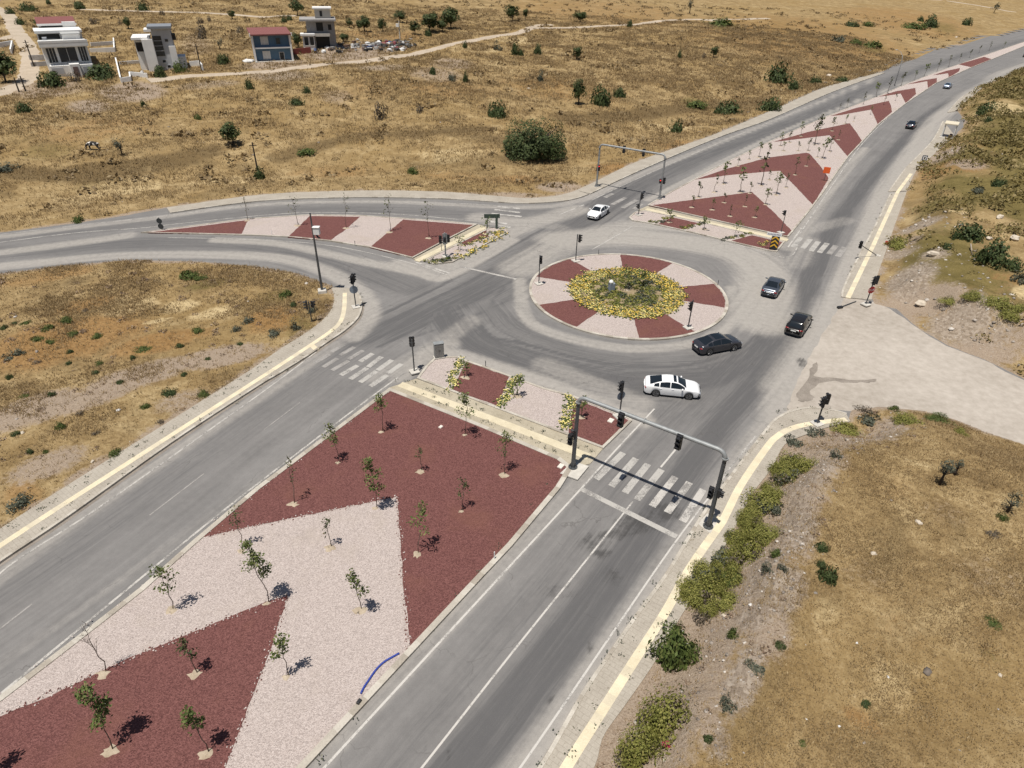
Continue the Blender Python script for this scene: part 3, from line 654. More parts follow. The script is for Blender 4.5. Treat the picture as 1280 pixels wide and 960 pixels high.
pavement([(1051, 372), (1052, 364), (1064, 337), (1080, 307), (1096, 277), (1112, 243)], [(1086, 375), (1088, 366), (1095, 340), (1103, 318), (1117, 278), (1131, 240)], 40)
ribbon('tactile_strip', [(1060, 372), (1091, 308), (1122, 240), (1139, 217)], .5, TACT, .128)
pavement([(1110, 240), (1128, 215), (1142, 200), (1165, 176), (1178, 152)], [(1131, 239), (1143, 214), (1155, 203), (1175, 184), (1190, 168)], 30)
pavement([(1184, 141), (1200, 123), (1222, 110)], [(1194, 139), (1203, 130), (1226, 111)], 16)
pavement([(738, 243), (760, 232.5), (800, 214), (860, 188), (910, 168), (960, 150.5), (1027, 121), (1060, 108), (1106, 91.5)],
         [(722, 239), (746, 228), (794, 204.5), (860, 181), (890, 170.5), (960, 141.5), (1027, 111.5), (1060, 102), (1100, 91)], 70)
pavement([(213, 267), (320, 252.5), (420, 248), (482, 247.5), (560, 249.5), (610, 252.5), (655, 255), (700, 252.5), (722, 248.5), (736, 243.5)],
         [(209, 261), (320, 245.5), (400, 241), (482, 239.5), (560, 241.5), (610, 245.5), (655, 249), (690, 247), (710, 243), (722, 239)], 70)

# side road and dirt tracks
W = FP(cat([(1056, 372), (1080, 376), (1105, 382), (1140, 405), (1185, 433), (1230, 450), (1280, 475), (1450, 548), (1700, 645)], 4)); W2 = FP(cat([(985, 532), (1000, 512), (1062, 514), (1102, 510), (1160, 516), (1197, 527), (1235, 543), (1280, 557), (1450, 634), (1700, 756)], 4))
mb = MB(); ip = FP([(1040, 400), (1015, 440), (995, 480), (983, 515)]); mb.prism(ragged(W[::-1]+ip+W2, .8, .12, 5), -.05, .006); mb.build('side_road', SIDE, kind='structure')
def stain(px, z, mt):
    W_ = FP(cat(px, 4, True)); mb = MB(); mb.prism(ragged(W_, .4, .12, len(px)), z-.003, z); return mb.build('dirt_stain', mt, kind='structure')
STAIN_AND_LINE = concrete('damp_dirt_and_kerb_line', (.15, .128, .108), (.32, .28, .24), 2.2, .25)  # side road's damp dirt; same colour serves the dark kerb lines
stain([(996, 492), (1008, 478), (1013, 462), (1021, 452), (1022, 461), (1018, 470), (1040, 472), (1070, 475), (1094, 474), (1090, 478), (1060, 478), (1030, 477), (1012, 490), (1020, 497), (1006, 502), (998, 500)], .011, STAIN_AND_LINE)
ribbon('kerb_dark_line', [(-200, 842), (0, 706), (82, 651), (212, 558), (320, 487), (387, 446), (407, 432), (433, 415), (450, 397), (454, 378)], .32, STAIN_AND_LINE, .004, -.05, 4)  # plain dark line along the foot of the left kerb
ribbon('kerb_dark_line', [(640, 1012), (685, 941), (762, 816), (832, 718), (886, 631)], .14, STAIN_AND_LINE, .004, -.05, 4)
TRACKS = []
def track(px, wid, name='dirt_track', mt=None):
    q = [at(u, v) for u, v in px]; W = resample(cat([(p.x, p.y) for p in q], 6), max(30, len(px)*12))
    TRACKS.append((W, wid))
    vs = []; N_ = 5
    offs = [offset(W, wid*(k/(N_-1)-.5)*(1)) for k in range(N_)]
    flat_ = np.array([p for o_ in offs for p in o_]); zz = height(flat_[:, 0], flat_[:, 1])[0].reshape(N_, -1)
    # keep above the coarse terrain grid
    from bisect import bisect
    for k in range(N_):
        for i, p in enumerate(offs[k]):
            gi = min(max(bisect(GX, p[0])-1, 0), NX-2); gj = min(max(bisect(GY, p[1])-1, 0), NY-2)
            fx = (p[0]-GX[gi])/(GX[gi+1]-GX[gi]); fy = (p[1]-GY[gj])/(GY[gj+1]-GY[gj])
            z = (ZZ[gj, gi]*(1-fx)+ZZ[gj, gi+1]*fx)*(1-fy)+(ZZ[gj+1, gi]*(1-fx)+ZZ[gj+1, gi+1]*fx)*fy
            vs.append((p[0], p[1], z+(.10 if 0 < k < N_-1 else -.12)))
    L_ = len(W); fs = [(k*L_+i, k*L_+i+1, (k+1)*L_+i+1, (k+1)*L_+i) for k in range(N_-1) for i in range(L_-1)]
    MB().add(vs, fs).build(name, mt or DIRT, smooth=True, kind='structure')
track([(960, 23), (900, 24.5), (850, 25), (790, 31), (720, 34), (670, 35.5), (650, 41), (600, 49), (560, 56), (530, 64), (480, 73), (420, 79.5), (370, 85), (320, 90), (240, 95), (185, 101)], 5.0)
track([(655, 40), (668, 33), (690, 31)], 4); track([(-30, 2), (5, 14), (20, 38), (36, 62), (36, 92), (20, 108), (-30, 122)], 5.5)
track([(100, 12), (215, 15), (320, 21), (370, 20)], 4); track([(1140, -2), (1210, 5), (1260, 14), (1300, 20)], 6)
track([(0, 50), (14, 45), (24, 44)], 4)

# ------------------------------------------------------------------ painted markings
LZ = [.004]
def lines(name, segs, mats):
    LZ[0] += .0015; z = LZ[0]
    mb = MB()
    for pts, wid in segs:
        W = resample(FP(cat(pts, 6)), max(2, len(pts)*6)) if len(pts) > 2 else FP(pts)
        A, B = offset(W, wid/2), offset(W, -wid/2); n_ = len(W)
        mb.add([(*p, z) for p in A]+[(*p, z) for p in B], [(i, n_+i, n_+i+1, i+1) for i in range(n_-1)])
    return mb.build(name, mats, kind='structure')
lines('road_marking', [([(330, 1044), (405, 960), (626, 720), (718, 620), (772, 560), (818, 511)], .13), ([(470, 1032), (527, 960), (640, 816), (717, 720), (791, 627)], .11), ([(826, 584), (851, 554)], .14),
    ([(590, 1036), (650, 960), (815, 719), (872, 640), (888, 620)], .11), ], LINE)
lines('road_marking', [([(255, 592), (187, 644)], .1), ([(0, 786), (40, 755)], .1), ([(330, 537), (375, 503)], .09)], LINE_X)
lines('road_marking', [([(726, 611), (846, 671)], .42)], ZEBRA)
lines('road_marking', [([(893, 612), (915, 582), (945, 545)], .14), ([(-60, 790), (0, 716), (120, 637), (320, 496), (395, 440)], .14), 
    ([(0, 868), (177, 722), (300, 622), (486, 480), (520, 462)], .16), ([(575, 333), (645, 349)], .35), ([(1000, 292), (1040, 232), (1075, 183), (1110, 147), (1150, 116)], .16), ([(985, 309), (1002, 285)], .2), ([(920, 305), (984, 322), (1000, 296)], .14),
    ([(560, 446), (640, 473), (700, 493)], .12), ([(740, 312), (775, 292), (790, 283)], .16), ([(-60, 312), (0, 303), (95, 291), (178, 285), (210, 281), (330, 269), (400, 265.5), (500, 268), (600, 277)], .16),
    ([(-60, 299), (0, 293), (95, 282), (200, 270.5), (320, 257), (420, 252.5), (560, 254), (620, 257)], .13), ([(210, 297), (330, 300), (420, 308), (510, 328), (560, 344)], .12), ([(740, 250), (800, 222), (900, 178), (1000, 138)], .13), ([(700, 268), (730, 256)], .2), ([(520, 328), (563, 342)], .3)], LINE_W)
bars = lambda L, w_: [([a, b_], w_) for a, b_ in L]
lines('crosswalk', bars([((745, 599), (779, 566)), ((764, 608), (795, 573)), ((781, 616), (810, 580)), ((796, 625), (827, 587))], .5), ZEBRA)
lines('crosswalk', bars([((815, 633), (844, 596)), ((834, 641), (862, 603)), ((853, 652), (879, 612))], .5), LINE_W)
lines('crosswalk', bars([((426, 469), (447, 457)), ((438, 474), (459, 460)), ((450, 478), (471, 464)), ((463, 483), (484, 469)), ((450, 452), (466, 442)), ((460, 459), (477, 446)), ((472, 463), (490, 450)), ((485, 467), (502, 455))], .5), ZEBRA)
lines('crosswalk', bars([((393, 454), (412, 443)), ((404, 459), (422, 448)), ((415, 463), (436, 451)), ((414, 440), (430, 431)), ((425, 444), (443, 434)), ((436, 449), (454, 438))], .45), LINE_X)
lines('crosswalk', bars([((991, 309), (1001, 297)), ((1003, 311), (1013, 299)), ((1013.5, 314), (1023, 302)), ((1024, 316), (1034, 304))], .65), ZEBRA)
lines('crosswalk', bars([((1036, 318), (1045, 307)), ((1047, 321), (1056, 309))], .7), LINE_X)
lines('crosswalk', bars([((622, 258), (650, 261)), ((618, 262), (650, 266)), ((614, 267), (652, 271)), ((612, 277), (634, 280)), ((624, 282), (638, 284.5))], .6), LINE_W)
lines('crosswalk', bars([((756, 247), (766, 242)), ((765, 256), (782, 247)), ((778, 260), (796, 250)), ((792, 262), (802, 255))], .7), LINE_X)
# ------------------------------------------------------------------ common paints
STEEL = mat('galvanised_steel', (.30, .31, .31), .6, .15, 3, .35)
DKSTEEL = mat('dark_grey_steel', (.10, .105, .11), .5, .15, 3, .4)
BLACK = mat('black_plastic', (.018, .018, .02), .5, .2)
WHITE = mat('white_paint_coat', (.78, .78, .76), .5, .06, 2)
CONC = mat('cast_concrete', (.50, .47, .42), .9, .15, 3)
REDP = mat('red_paint', (.45, .025, .03), .45, .1)
LENSG = mat('dark_lens', (.03, .03, .03), .15, .1)
def glow(name, col, st):
    m = bpy.data.materials.new(name); n, b = nodes_of(m)
    b.inputs['Emission Color'].default_value = (*col, 1); b.inputs['Emission Strength'].default_value = st; b.inputs['Base Color'].default_value = (*col, 1); return m
LITRED = glow('lit_red_lamp', (.9, .04, .03), 1.6)

right_dir = (Vector(flat(820, 507))-Vector(flat(405, 960))).normalized()
YAW_UP = math.atan2(right_dir.y, right_dir.x)           # along the carriageway, away from the camera
left_dir = (Vector(flat(640, 360))-Vector(flat(200, 640))).normalized(); YAW_L = math.atan2(left_dir.y, left_dir.x)
CROSS = (Vector(flat(884, 658))-Vector(flat(716, 584))).normalized()

# ------------------------------------------------------------------ traffic signals
_lens = None; HEADS = {}
def head_mesh(n_):
    if n_ in HEADS: return HEADS[n_]
    h = .34*n_+.04
    mb = MB(); mb.box((0, 0, 0), (.22, .35, h)); mb.box((-.10, 0, 0), (.03, .40, h+.06))
    for k in range(n_):
        z = (k-(n_-1)/2)*.34
        for q in range(7):                                   # visor: open half ring
            a0, a1 = math.pi*q/7, math.pi*(q+1)/7; r = .15
            p = [(.12, r*math.cos(a0), z+r*math.sin(a0)), (.12, r*math.cos(a1), z+r*math.sin(a1)), (.36, r*math.cos(a1), z+r*math.sin(a1)), (.36, r*math.cos(a0), z+r*math.sin(a0))]
            p2 = [(x, y*.9, z+(zz-z)*.9) for x, y, zz in p]
            mb.add(p+p2, [(0, 1, 2, 3), (7, 6, 5, 4), (3, 2, 6, 7)])
    o = mb.build('signal_head', BLACK, bevel=.02); me = o.data; bpy.data.objects.remove(o)
    l = MB().lathe([(.001, 0), (.12, 0), (.10, .03), (.001, .045)], 14, axis='x').build('lens', LENSG); lm = l.data; bpy.data.objects.remove(l)
    HEADS[n_] = (me, lm); return HEADS[n_]
def signal_head(parent, loc, yaw, n_=3, lit=None, sc=.84):
    me, lm = head_mesh(n_)
    o = link('signal_head', me, parent, loc, yaw); o.scale = (sc, sc, sc)
    bm_ = o.modifiers.new('bevel', 'BEVEL'); bm_.width = .02; bm_.segments = 2; bm_.limit_method = 'ANGLE'
    for k in range(n_):
        l = link('lens', lm, o, (.125, 0, (k-(n_-1)/2)*.34))
        if lit == k:
            l.data = lm.copy(); l.data.materials[0] = LITRED
    return o
def base_plate(parent, sz=.75):
    return MB().box((0, 0, .06), (sz, sz, .12), .5).build('base', CONC, parent, bevel=.015)

def gantry(pa, pb, h, label, heads, posts, side_heads):
    a, b_ = Vector((*flat(*pa, .12), .12)), Vector((*flat(*pb, .12), .12))
    t = thing('signal_gantry', label, 'traffic signal', (a+b_)/2); o = Vector(t.location)
    A, B = a-o, b_-o; ax = (B-A).normalized(); L = (B-A).length
    for P_ in (A, B):
        mb = MB(); mb.tube([P_, P_+Vector((0, 0, .08))], .34, 12); mb.tube([P_+Vector((0, 0, .08)), P_+Vector((0, 0, h-.45))], [.155, .125], 14)
        for k in range(6):
            q = math.pi*k/3; mb.tube([P_+Vector((.26*math.cos(q), .26*math.sin(q), .05)), P_+Vector((.26*math.cos(q), .26*math.sin(q), .16))], .025, 6)
            c_, s_ = math.cos(q), math.sin(q); r_ = P_+Vector((.14*c_, .14*s_, .1)); r2_ = P_+Vector((.3*c_, .3*s_, .1))
            mb.add([r_, r2_, r_+Vector((0, 0, .42))], [(0, 1, 2)])
        mb.build('post', posts, t, smooth=False)
        MB().tube([P_+Vector((0, 0, h-.52)), P_+Vector((0, 0, h-.44))], .21, 14).build('flange', STEEL, t)
    mb = MB(); r = .55; pts = []
    up = Vector((0, 0, 1))
    pts.append(A+up*(h-.44))
    for k in range(7): q = math.pi/2*k/6; pts.append(A+up*(h-r)+ax*r*(1-math.cos(q))+up*r*math.sin(q))
    for k in range(1, 12): pts.append(A+up*h+ax*(r+(L-2*r)*k/12))
    for k in range(7): q = math.pi/2*k/6; pts.append(B+up*(h-r)-ax*r*(1-math.sin(q))+up*r*math.cos(q))
    pts.append(B+up*(h-.44))
    mb.tube(pts, .14, 12)
    mb.tube([A+up*h+ax*(L*.47), A+up*h+ax*(L*.475)], .19, 12)
    mb.build('beam', STEEL, t, smooth=True)
    for fr, yaw, lit in heads: 
        p = A+up*(h-.28)+ax*(L*fr)+Vector((math.cos(yaw), math.sin(yaw), 0))*.42
        MB().tube([A+up*h+ax*(L*fr), p], .045, 6).build('bracket', DKSTEEL, t)
        signal_head(t, p, yaw, 3, lit, 1.0)
    for which, z, yaw, n_, lit, off in side_heads:
        P_ = (A, B)[which]+up*z+Vector((math.cos(yaw), math.sin(yaw), 0))*.28+ax*off
        signal_head(t, P_, yaw, n_, lit)
        MB().tube([(A, B)[which]+up*z, P_], .04, 6).build('bracket', DKSTEEL, t)
    return t
face_cam = YAW_UP+math.pi
gantry((716, 584), (885, 658), 6.2, 'large grey signal gantry spanning the near right carriageway over the zebra crossing', [(.33, face_cam, None), (.72, face_cam, None)], DKSTEEL,
       [(0, 2.6, face_cam, 3, None, -.25), (0, 3.1, face_cam-1.4, 2, None, .25), (1, 3.0, face_cam, 3, None, -.28), (1, 3.0, face_cam+1.5, 2, None, -.1)])
gantry((745.6, 233), (824.3, 248.5), 6.5, 'distant grey signal gantry over the far left carriageway beside the chevron median', [(.36, YAW_UP, None), (.66, YAW_UP, None)], STEEL,
       [(0, 3.0, face_cam+.4, 3, 2, .2), (0, 2.6, YAW_UP, 2, None, -.2), (1, 2.7, YAW_UP, 3, None, .25), (1, 2.7, face_cam+.5, 2, 1, -.28)])

def traffic_light(pb, vtop, label, heads, rad=.06, discs=(), sc=1.0, pm=None, z0=.10, plate=True):
    x, y = flat(*pb, z0); p = Vector((x, y, z0)); h = px_height(p, vtop) if vtop < 900 else vtop-900
    t = thing('traffic_light', label, 'traffic light', p)
    MB().tube([(0, 0, 0), (0, 0, h)], rad, 10).build('pole', pm or DKSTEEL, t)
    if plate: base_plate(t, .8)
    for dz, yaw, n_, lit, off in heads:
        c_, s_ = math.cos(yaw), math.sin(yaw)
        signal_head(t, (c_*.22-s_*off, s_*.22+c_*off, h-.3-dz), yaw, n_, lit)
        if off: MB().tube([(0, 0, h-.3-dz), (c_*.12-s_*off, s_*.12+c_*off, h-.3-dz)], .03, 6).build('bracket', DKSTEEL, t)
    for dz, yaw, r_, mm in discs:
        c_, s_ = math.cos(yaw), math.sin(yaw)
        d_ = MB().lathe([(.001, 0), (r_, 0), (r_, .03), (.001, .03)], 24, axis='x').build('round_sign', mm, t, (c_*.08, s_*.08, h-dz), yaw)
    return t, h
BACKS = mat('sign_back_grey', (.20, .235, .28), .5, .1)
YL = YAW_L
traffic_light((518, 465), 424, 'black twin-headed traffic light on the left corner of the island with yellow flowers', [(.15, YL, 3, None, .28), (.15, YL+math.pi/2, 3, None, -.28)])
traffic_light((673.5, 355), 319, 'traffic light on the pale gravel at the roundabout\'s left edge', [(.15, face_cam+.5, 3, None, 0.12)])
traffic_light((719.5, 326.5), 293, 'traffic light standing at the far corner of the roundabout\'s upper left red sector', [(.15, YAW_UP-.6, 3, None, -.2)])
traffic_light((860, 410), 375, 'traffic light on the roundabout\'s lower right edge near the dark saloon', [(.25, math.pi+.2, 3, None, .22)])
traffic_light((774, 521), 476, 'traffic light with a grey sign disc at the right tip of the flower island', [(.1, math.pi+.3, 3, None, .16)], discs=[(1.45, math.pi*.5+.5, .38, BACKS)])
traffic_light((445, 384), 344, 'traffic light with a round blue-grey sign on the curved left pavement corner', [(.1, YL, 3, None, .1), (.1, YL+math.pi, 3, None, .15)], discs=[(1.55, -math.pi/2+.2, .42, BACKS)])
traffic_light((390, 403), 377, 'short traffic light in the dry grass below the camera mast', [(.0, math.pi*1.1, 3, None, .1), (.0, YL, 2, None, -.25)], plate=False, z0=0)
traffic_light((798, 269), 242, 'traffic light on the near left tip of the small island under the far gantry', [(.1, .3, 3, None, .1), (1.45, math.pi, 2, None, .1)])
traffic_light((1021, 530), 495, 'traffic light on the pavement end beside the dusty side road', [(.1, YAW_UP+.5, 3, None, -.25), (.1, YAW_UP+2.2, 3, None, .25)])
traffic_light((976, 291), 263, 'thin dark signal post by the chevron sign at the foot of the far median', [(.0, face_cam-.9, 2, None, .1)], rad=.045)
t, h = traffic_light((1082, 381), 345, 'traffic light carrying a red stop sign at the corner of the dusty side road', [(.1, YAW_UP+2.4, 3, None, .3), (.15, YAW_UP, 3, None, -.25)])
# stop sign on that pole, facing the side road
ys = math.radians(-75); sg = MB()
oct_ = [(.42*math.cos(math.pi/8+k*math.pi/4), .42*math.sin(math.pi/8+k*math.pi/4)) for k in range(8)]
sg.add([(.0, y, z) for y, z in oct_]+[(.03, y, z) for y, z in oct_], [tuple(range(7, -1, -1)), tuple(range(8, 16))]+[(k, (k+1) % 8, 8+(k+1) % 8, 8+k) for k in range(8)])
so_ = sg.build('stop_sign', REDP, t, (.09*math.cos(ys), .09*math.sin(ys), h-1.55), ys)
fc = bpy.data.curves.new('lettering', 'FONT'); fc.body = 'DUR'; fc.size = .36; fc.align_x = 'CENTER'; fc.align_y = 'CENTER'; fc.extrude = .002; fc.materials.append(WHITE)
fo = bpy.data.objects.new('lettering', fc); COL.objects.link(fo); bpy.context.view_layer.update()
fm_ = bpy.data.meshes.new_from_object(fo.evaluated_get(bpy.context.evaluated_depsgraph_get())); bpy.data.objects.remove(fo)
fo = link('lettering', fm_, so_, (.034, 0, 0)); fo.rotation_euler = (math.pi/2, 0, math.pi/2)
if not fm_.materials: fm_.materials.append(WHITE)
# broad twin-headed signal on the flower strip by the branch road
t, h = traffic_light((557, 321), 291, 'broad grey signal post with back-to-back black heads by the branch road walkway', [(.55, YL+1.0, 3, None, .5), (.55, YL+1.0, 3, None, -.5), (.35, YL+2.6, 2, None, .6)], rad=.09, pm=STEEL)
MB().box((0, 0, h-.75), (.10, .55, 1.3)).build('backboard', STEEL, t, (0, 0, 0), YL+1.0)
# leaning signal on the right pavement
x, y = flat(1097, 320, .1); t = thing('traffic_light', 'knocked traffic light leaning steeply over the right pavement towards the road', 'traffic light', (x, y, .1))
tip = Vector((*flat(1076, 306, 1.9), 1.9))-Vector((x, y, .1)); MB().tube([(0, 0, 0), tip], .05, 8).build('pole', DKSTEEL, t); signal_head(t, tip, face_cam-.4, 3, None); MB().blob((0, 0, .02), (.35, .35, .18), 3).build('base', CONC, t)
# fallen signal post lying on the dusty junction
x, y = flat(1070, 377, .05); t = thing('fallen_post', 'thin fallen post with a dark lamp head lying on the dusty junction corner', 'post', (x, y, .05))
e_ = Vector((*flat(1050, 384, .12), .12))-Vector((x, y, .05)); MB().tube([(0, 0, .05), e_], .05, 8).build('pole', DKSTEEL, t); MB().box(e_, (.6, .32, .22), .3).build('lamp_head', BLACK, t, bevel=.04)

# camera mast
x, y, z = at(403, 365); t = thing('camera_mast', 'tall grey mast with a white equipment box on the left grass corner', 'mast', (x, y, z)); h = px_height((x, y, z), 266)
MB().tube([(0, 0, 0), (0, 0, h)], [.14, .07], 12).build('pole', DKSTEEL, t); MB().box((0, 0, .1), (.95, .95, .4), .3, taper=.9).build('base', CONC, t, bevel=.02)
hb = px_height((x, y, z), 285); bx_ = MB(); bx_.box((.42, -.1, hb-.25), (.62, .45, .75)); bx_.box((.42, -.1, hb+.16), (.72, .55, .06)); bx_.build('equipment_box', WHITE, t, bevel=.02)
MB().tube([(.3, -.1, hb-.62), (.55, -.2, hb-.95), (.7, -.25, hb-.95)], .09, 8).build('camera', BLACK, t); MB().tube([(0, 0, hb), (.42, -.1, hb)], .03, 6).build('bracket', STEEL, t)

# cabinet on island B, and little posts
x, y = flat(549, 447, .1); t = thing('electrical_cabinet', 'grey ribbed electrical cabinet at the tip of the flower island', 'cabinet', (x, y, .1), YAW_L+.9)
cb = MB().box((0, 0, .82), (.46, .86, 1.4)); cb.build('body', mat('cabinet_grey', (.25, .25, .24), .55, .1), t, bevel=.02)
for s_ in (-1, 1):
    d_ = MB(); d_.box((-.245, s_*.21, .80), (.02, .40, 1.28)); [d_.box((-.258, s_*.21+k*.075, .80), (.012, .03, 1.2)) for k in (-2, -1, 0, 1, 2)]; do = d_.build('door', mat('cabinet_door_grey', (.22, .22, .21), .5, .1), t); MB().box((-.27, s_*.05, .85), (.03, .03, .16)).build('handle', BLACK, do)
MB().box((0, 0, .06), (.62, 1.0, .12)).build('plinth', CONC, t); MB().box((0, 0, 1.55), (.54, .94, .06)).build('roof', STEEL, t, bevel=.015)
for u, v, vt, lb in [(607, 458, 451, 'short dark stake at the flower island\'s upper kerb'), (618, 699, 690, 'short pale stake at the near median\'s right kerb'), (552, 313, 304, 'thin stake beside the broad signal post'), (748, 318, 312, 'thin stake on the roundabout\'s far kerb'), (897, 357, 350, 'thin stake on the roundabout\'s right kerb'), (340, 293, 288, 'short stake on the pale gravel of the branch median'), (444, 307, 301, 'short stake near the lower kerb of the branch median')]:
    x, y = flat(u, v, .1); o = MB().tube([(0, 0, 0), (0, 0, max(.5, px_height((x, y, .1), vt)))], .035, 6).build('marker_stake', WHITE if 'pale' in lb else DKSTEEL, None, (x, y, .1)); tag(o, lb, 'stake')

# signs
def sign_post(pb, z0, h, r_=.04):
    x, y = flat(*pb, z0); return (x, y, z0)
x, y = flat(202.5, 287, .1); h = px_height((x, y, .1), 272); t = thing('road_sign', 'two dark sign discs on one post at the sharp tip of the branch median', 'road sign', (x, y, .1))
MB().tube([(0, 0, 0), (0, 0, h)], .05, 8).build('pole', DKSTEEL, t)
DISC = mat('sign_back_dark', (.035, .04, .042), .5, .1)
for dz in (.42, 1.15): MB().lathe([(.001, 0), (.36, 0), (.36, .04), (.001, .04)], 24, axis='y').build('sign_disc', DISC, t, (0, -.1, h-dz))
x, y = flat(615, 286, .1); t = thing('direction_sign', 'dark green direction board on two legs at the far end of the branch flower bed', 'road sign', (x, y, .1), .1)
GRN = mat('sign_green_back', (.05, .075, .06), .5, .15)
MB().box((0, 0, 1.75), (2.1, .06, .55)).build('sign_board', GRN, t, bevel=.01)
for s_ in (-.62, .62): MB().tube([(s_, .06, 0), (s_, .06, 1.9)], .055 if s_ < 0 else .16, 8).build('leg', GRN, t)
# chevron marker with the white plate above
x, y = flat(966, 312.5, .1); t = thing('chevron_sign', 'black and yellow chevron sign under a white plate on the far median\'s corner bed', 'road sign', (x, y, .1), math.atan2(y, x)+math.pi)
YEL = mat('chevron_yellow', (.75, .42, .03), .5, .08)
bd = MB().box((0, 0, .95), (.05, .95, 1.7)).build('chevron_board', BLACK, t, bevel=.01)
ch = MB()
for k in range(3):
    z = .30+k*.5
    for s_ in (-1, 1):
        ch.add([(.03, 0, z+.34), (.03, s_*.42, z), (.03, s_*.42, z+.2), (.03, 0, z+.54)], [(0, 1, 2, 3)])
ch.build('chevrons', YEL, bd)
wb = MB().box((.02, -.25, 2.02), (.05, 1.75, .42)).build('name_plate', WHITE, t, bevel=.01)
lt = MB(); rg = random.Random(4)
for k in range(9): lt.box((.052, -.25-.7+k*.17, 2.02+rg.uniform(-.03, .03)), (.006, .09, .16))
lt.build('lettering', mat('sign_ink', (.12, .12, .2), .6), wb)
for s_ in (-.35, .35): MB().tube([(-.06, s_, 0), (-.06, s_, 1.8)], .03, 6).build('leg', DKSTEEL, t)
# bus stop sign and shelter on the far right
x, y = flat(1152, 208, .1); h = px_height((x, y, .1), 194); t = thing('road_sign', 'square blue and white road sign on a thin post beside the far right verge', 'road sign', (x, y, .1), math.radians(-100))
MB().tube([(0, 0, 0), (0, 0, h)], .04, 8).build('pole', DKSTEEL, t); bd = MB().box((.05, 0, h-.45), (.04, .85, .85)).build('sign_board', mat('sign_dark_blue', (.03, .05, .10), .45, .1), t, bevel=.01)
mb = MB(); mb.box((.074, 0, h-.45), (.006, .58, .58)); mb.build('white_panel', WHITE, bd); MB().box((.080, 0, h-.45), (.006, .24, .34)).build('symbol', BLACK, bd)
x, y = flat(1184, 171, .1); ya = math.atan2(*(np.array(flat(1178, 160))-np.array(flat(1160, 188)))[::-1]); t = thing('bus_shelter', 'small bus shelter with a beige roof and dark red inside on the far right verge', 'bus shelter', (x, y, .1), ya)
BEI = mat('shelter_roof_beige', (.62, .55, .42), .7, .1); DRED = mat('shelter_dark_red', (.13, .025, .03), .6, .15)
MB().box((0, 0, 2.75), (3.3, 2.5, .22)).build('roof', BEI, t, bevel=.03)
MB().box((0, -1.0, 1.35), (2.7, .12, 2.5)).build('back_panel', DRED, t); MB().box((0, -.55, .45), (2.3, .5, .1)).build('bench', DRED, t)
for a in (-1.4, 1.4):
    for c2 in (-1.05, 1.0): MB().tube([(a, c2, 0), (a, c2, 2.7)], .09, 8).build('leg', WHITE, t)
MB().box((0, 0, .05), (3.6, 2.6, .12)).build('floor_slab', CONC, t)
# orange board
x, y = flat(1030, 226, .1); t = thing('orange_board', 'bright orange board on a post on the far median\'s second red chevron', 'board', (x, y, .1), math.atan2(y, x)+math.pi); h = px_height((x, y, .1), 208.5)
MB().box((.03, 0, h-.55), (.05, 1.05, 1.0)).build('panel', mat('orange_paint', (.78, .13, .025), .5, .08), t, bevel=.01); MB().tube([(0, 0, 0), (0, 0, h-.2)], .035, 6).build('post', DKSTEEL, t)
# control box in the roundabout
x, y = flat(764, 363, .12); t = thing('control_box', 'blue-grey control box with a white domed top among the roundabout plants', 'control box', (x, y, .12), .3); 
MB().box((0, 0, .45), (.62, .5, .9)).build('body', mat('box_blue_grey', (.25, .28, .33), .5, .12), t, bevel=.03); MB().lathe([(.27, 0), (.25, .13), (.18, .26), (.07, .34), (.001, .35)], 14).build('domed_top', WHITE, t, (-.1, 0, .93), smooth=True)
# pale slabs and hose
for u, v, s_, lb in [(763.5, 526, .55, 'small white slab on the island\'s red gravel near the signal'), (701, 583, .5, 'pale slab beside the near gantry\'s left foot'), (551, 534, .35, 'small pale stone at the top of the big red bed'), (131, 883, .2, 'tiny white stone on the lowest red bed')]:
    x, y = flat(u, v, .112); o = MB().box((0, 0, .04), (s_, s_*.75, .09), .4, taper=.92).build('concrete_slab' if s_ > .4 else 'pale_stone', mat('pale_slab', (.66, .61, .54), .85, .1), None, (x, y, .112), .6, bevel=.015); tag(o, lb, 'slab' if s_ > .4 else 'stone')
hp = FP([(451, 867), (455, 859), (460, 851.5), (465, 844), (471, 836), (480, 827.5), (489, 822), (499, 816.5)], .14)
o = MB().tube([(a, b_, .145) for a, b_ in cat(hp, 4)], .055, 8).build('hose', mat('hose_blue', (.035, .06, .30), .4, .1), smooth=True); tag(o, 'curved blue hose lying on the white gravel near the right kerb', 'hose')
x, y = flat(449, 878, .11); o = MB().box((0, 0, .08), (.3, .2, .16), .5, taper=.8).build('valve_cover', BLACK, None, (x, y, .11), .6, bevel=.02); tag(o, 'small black valve cover by the kerb below the blue hose', 'cover')
x, y, z = flat(722, 590, .1)+(.1,)
MB().prism(FP([(700, 592), (716, 577), (736, 583), (722, 600)], .1), .05, .135).build('gantry_pad', CONC, kind='structure')
MB().prism(FP([(872, 655), (884, 642), (897, 652), (888, 667)], .1), .05, .135).build('gantry_pad', CONC, kind='structure')

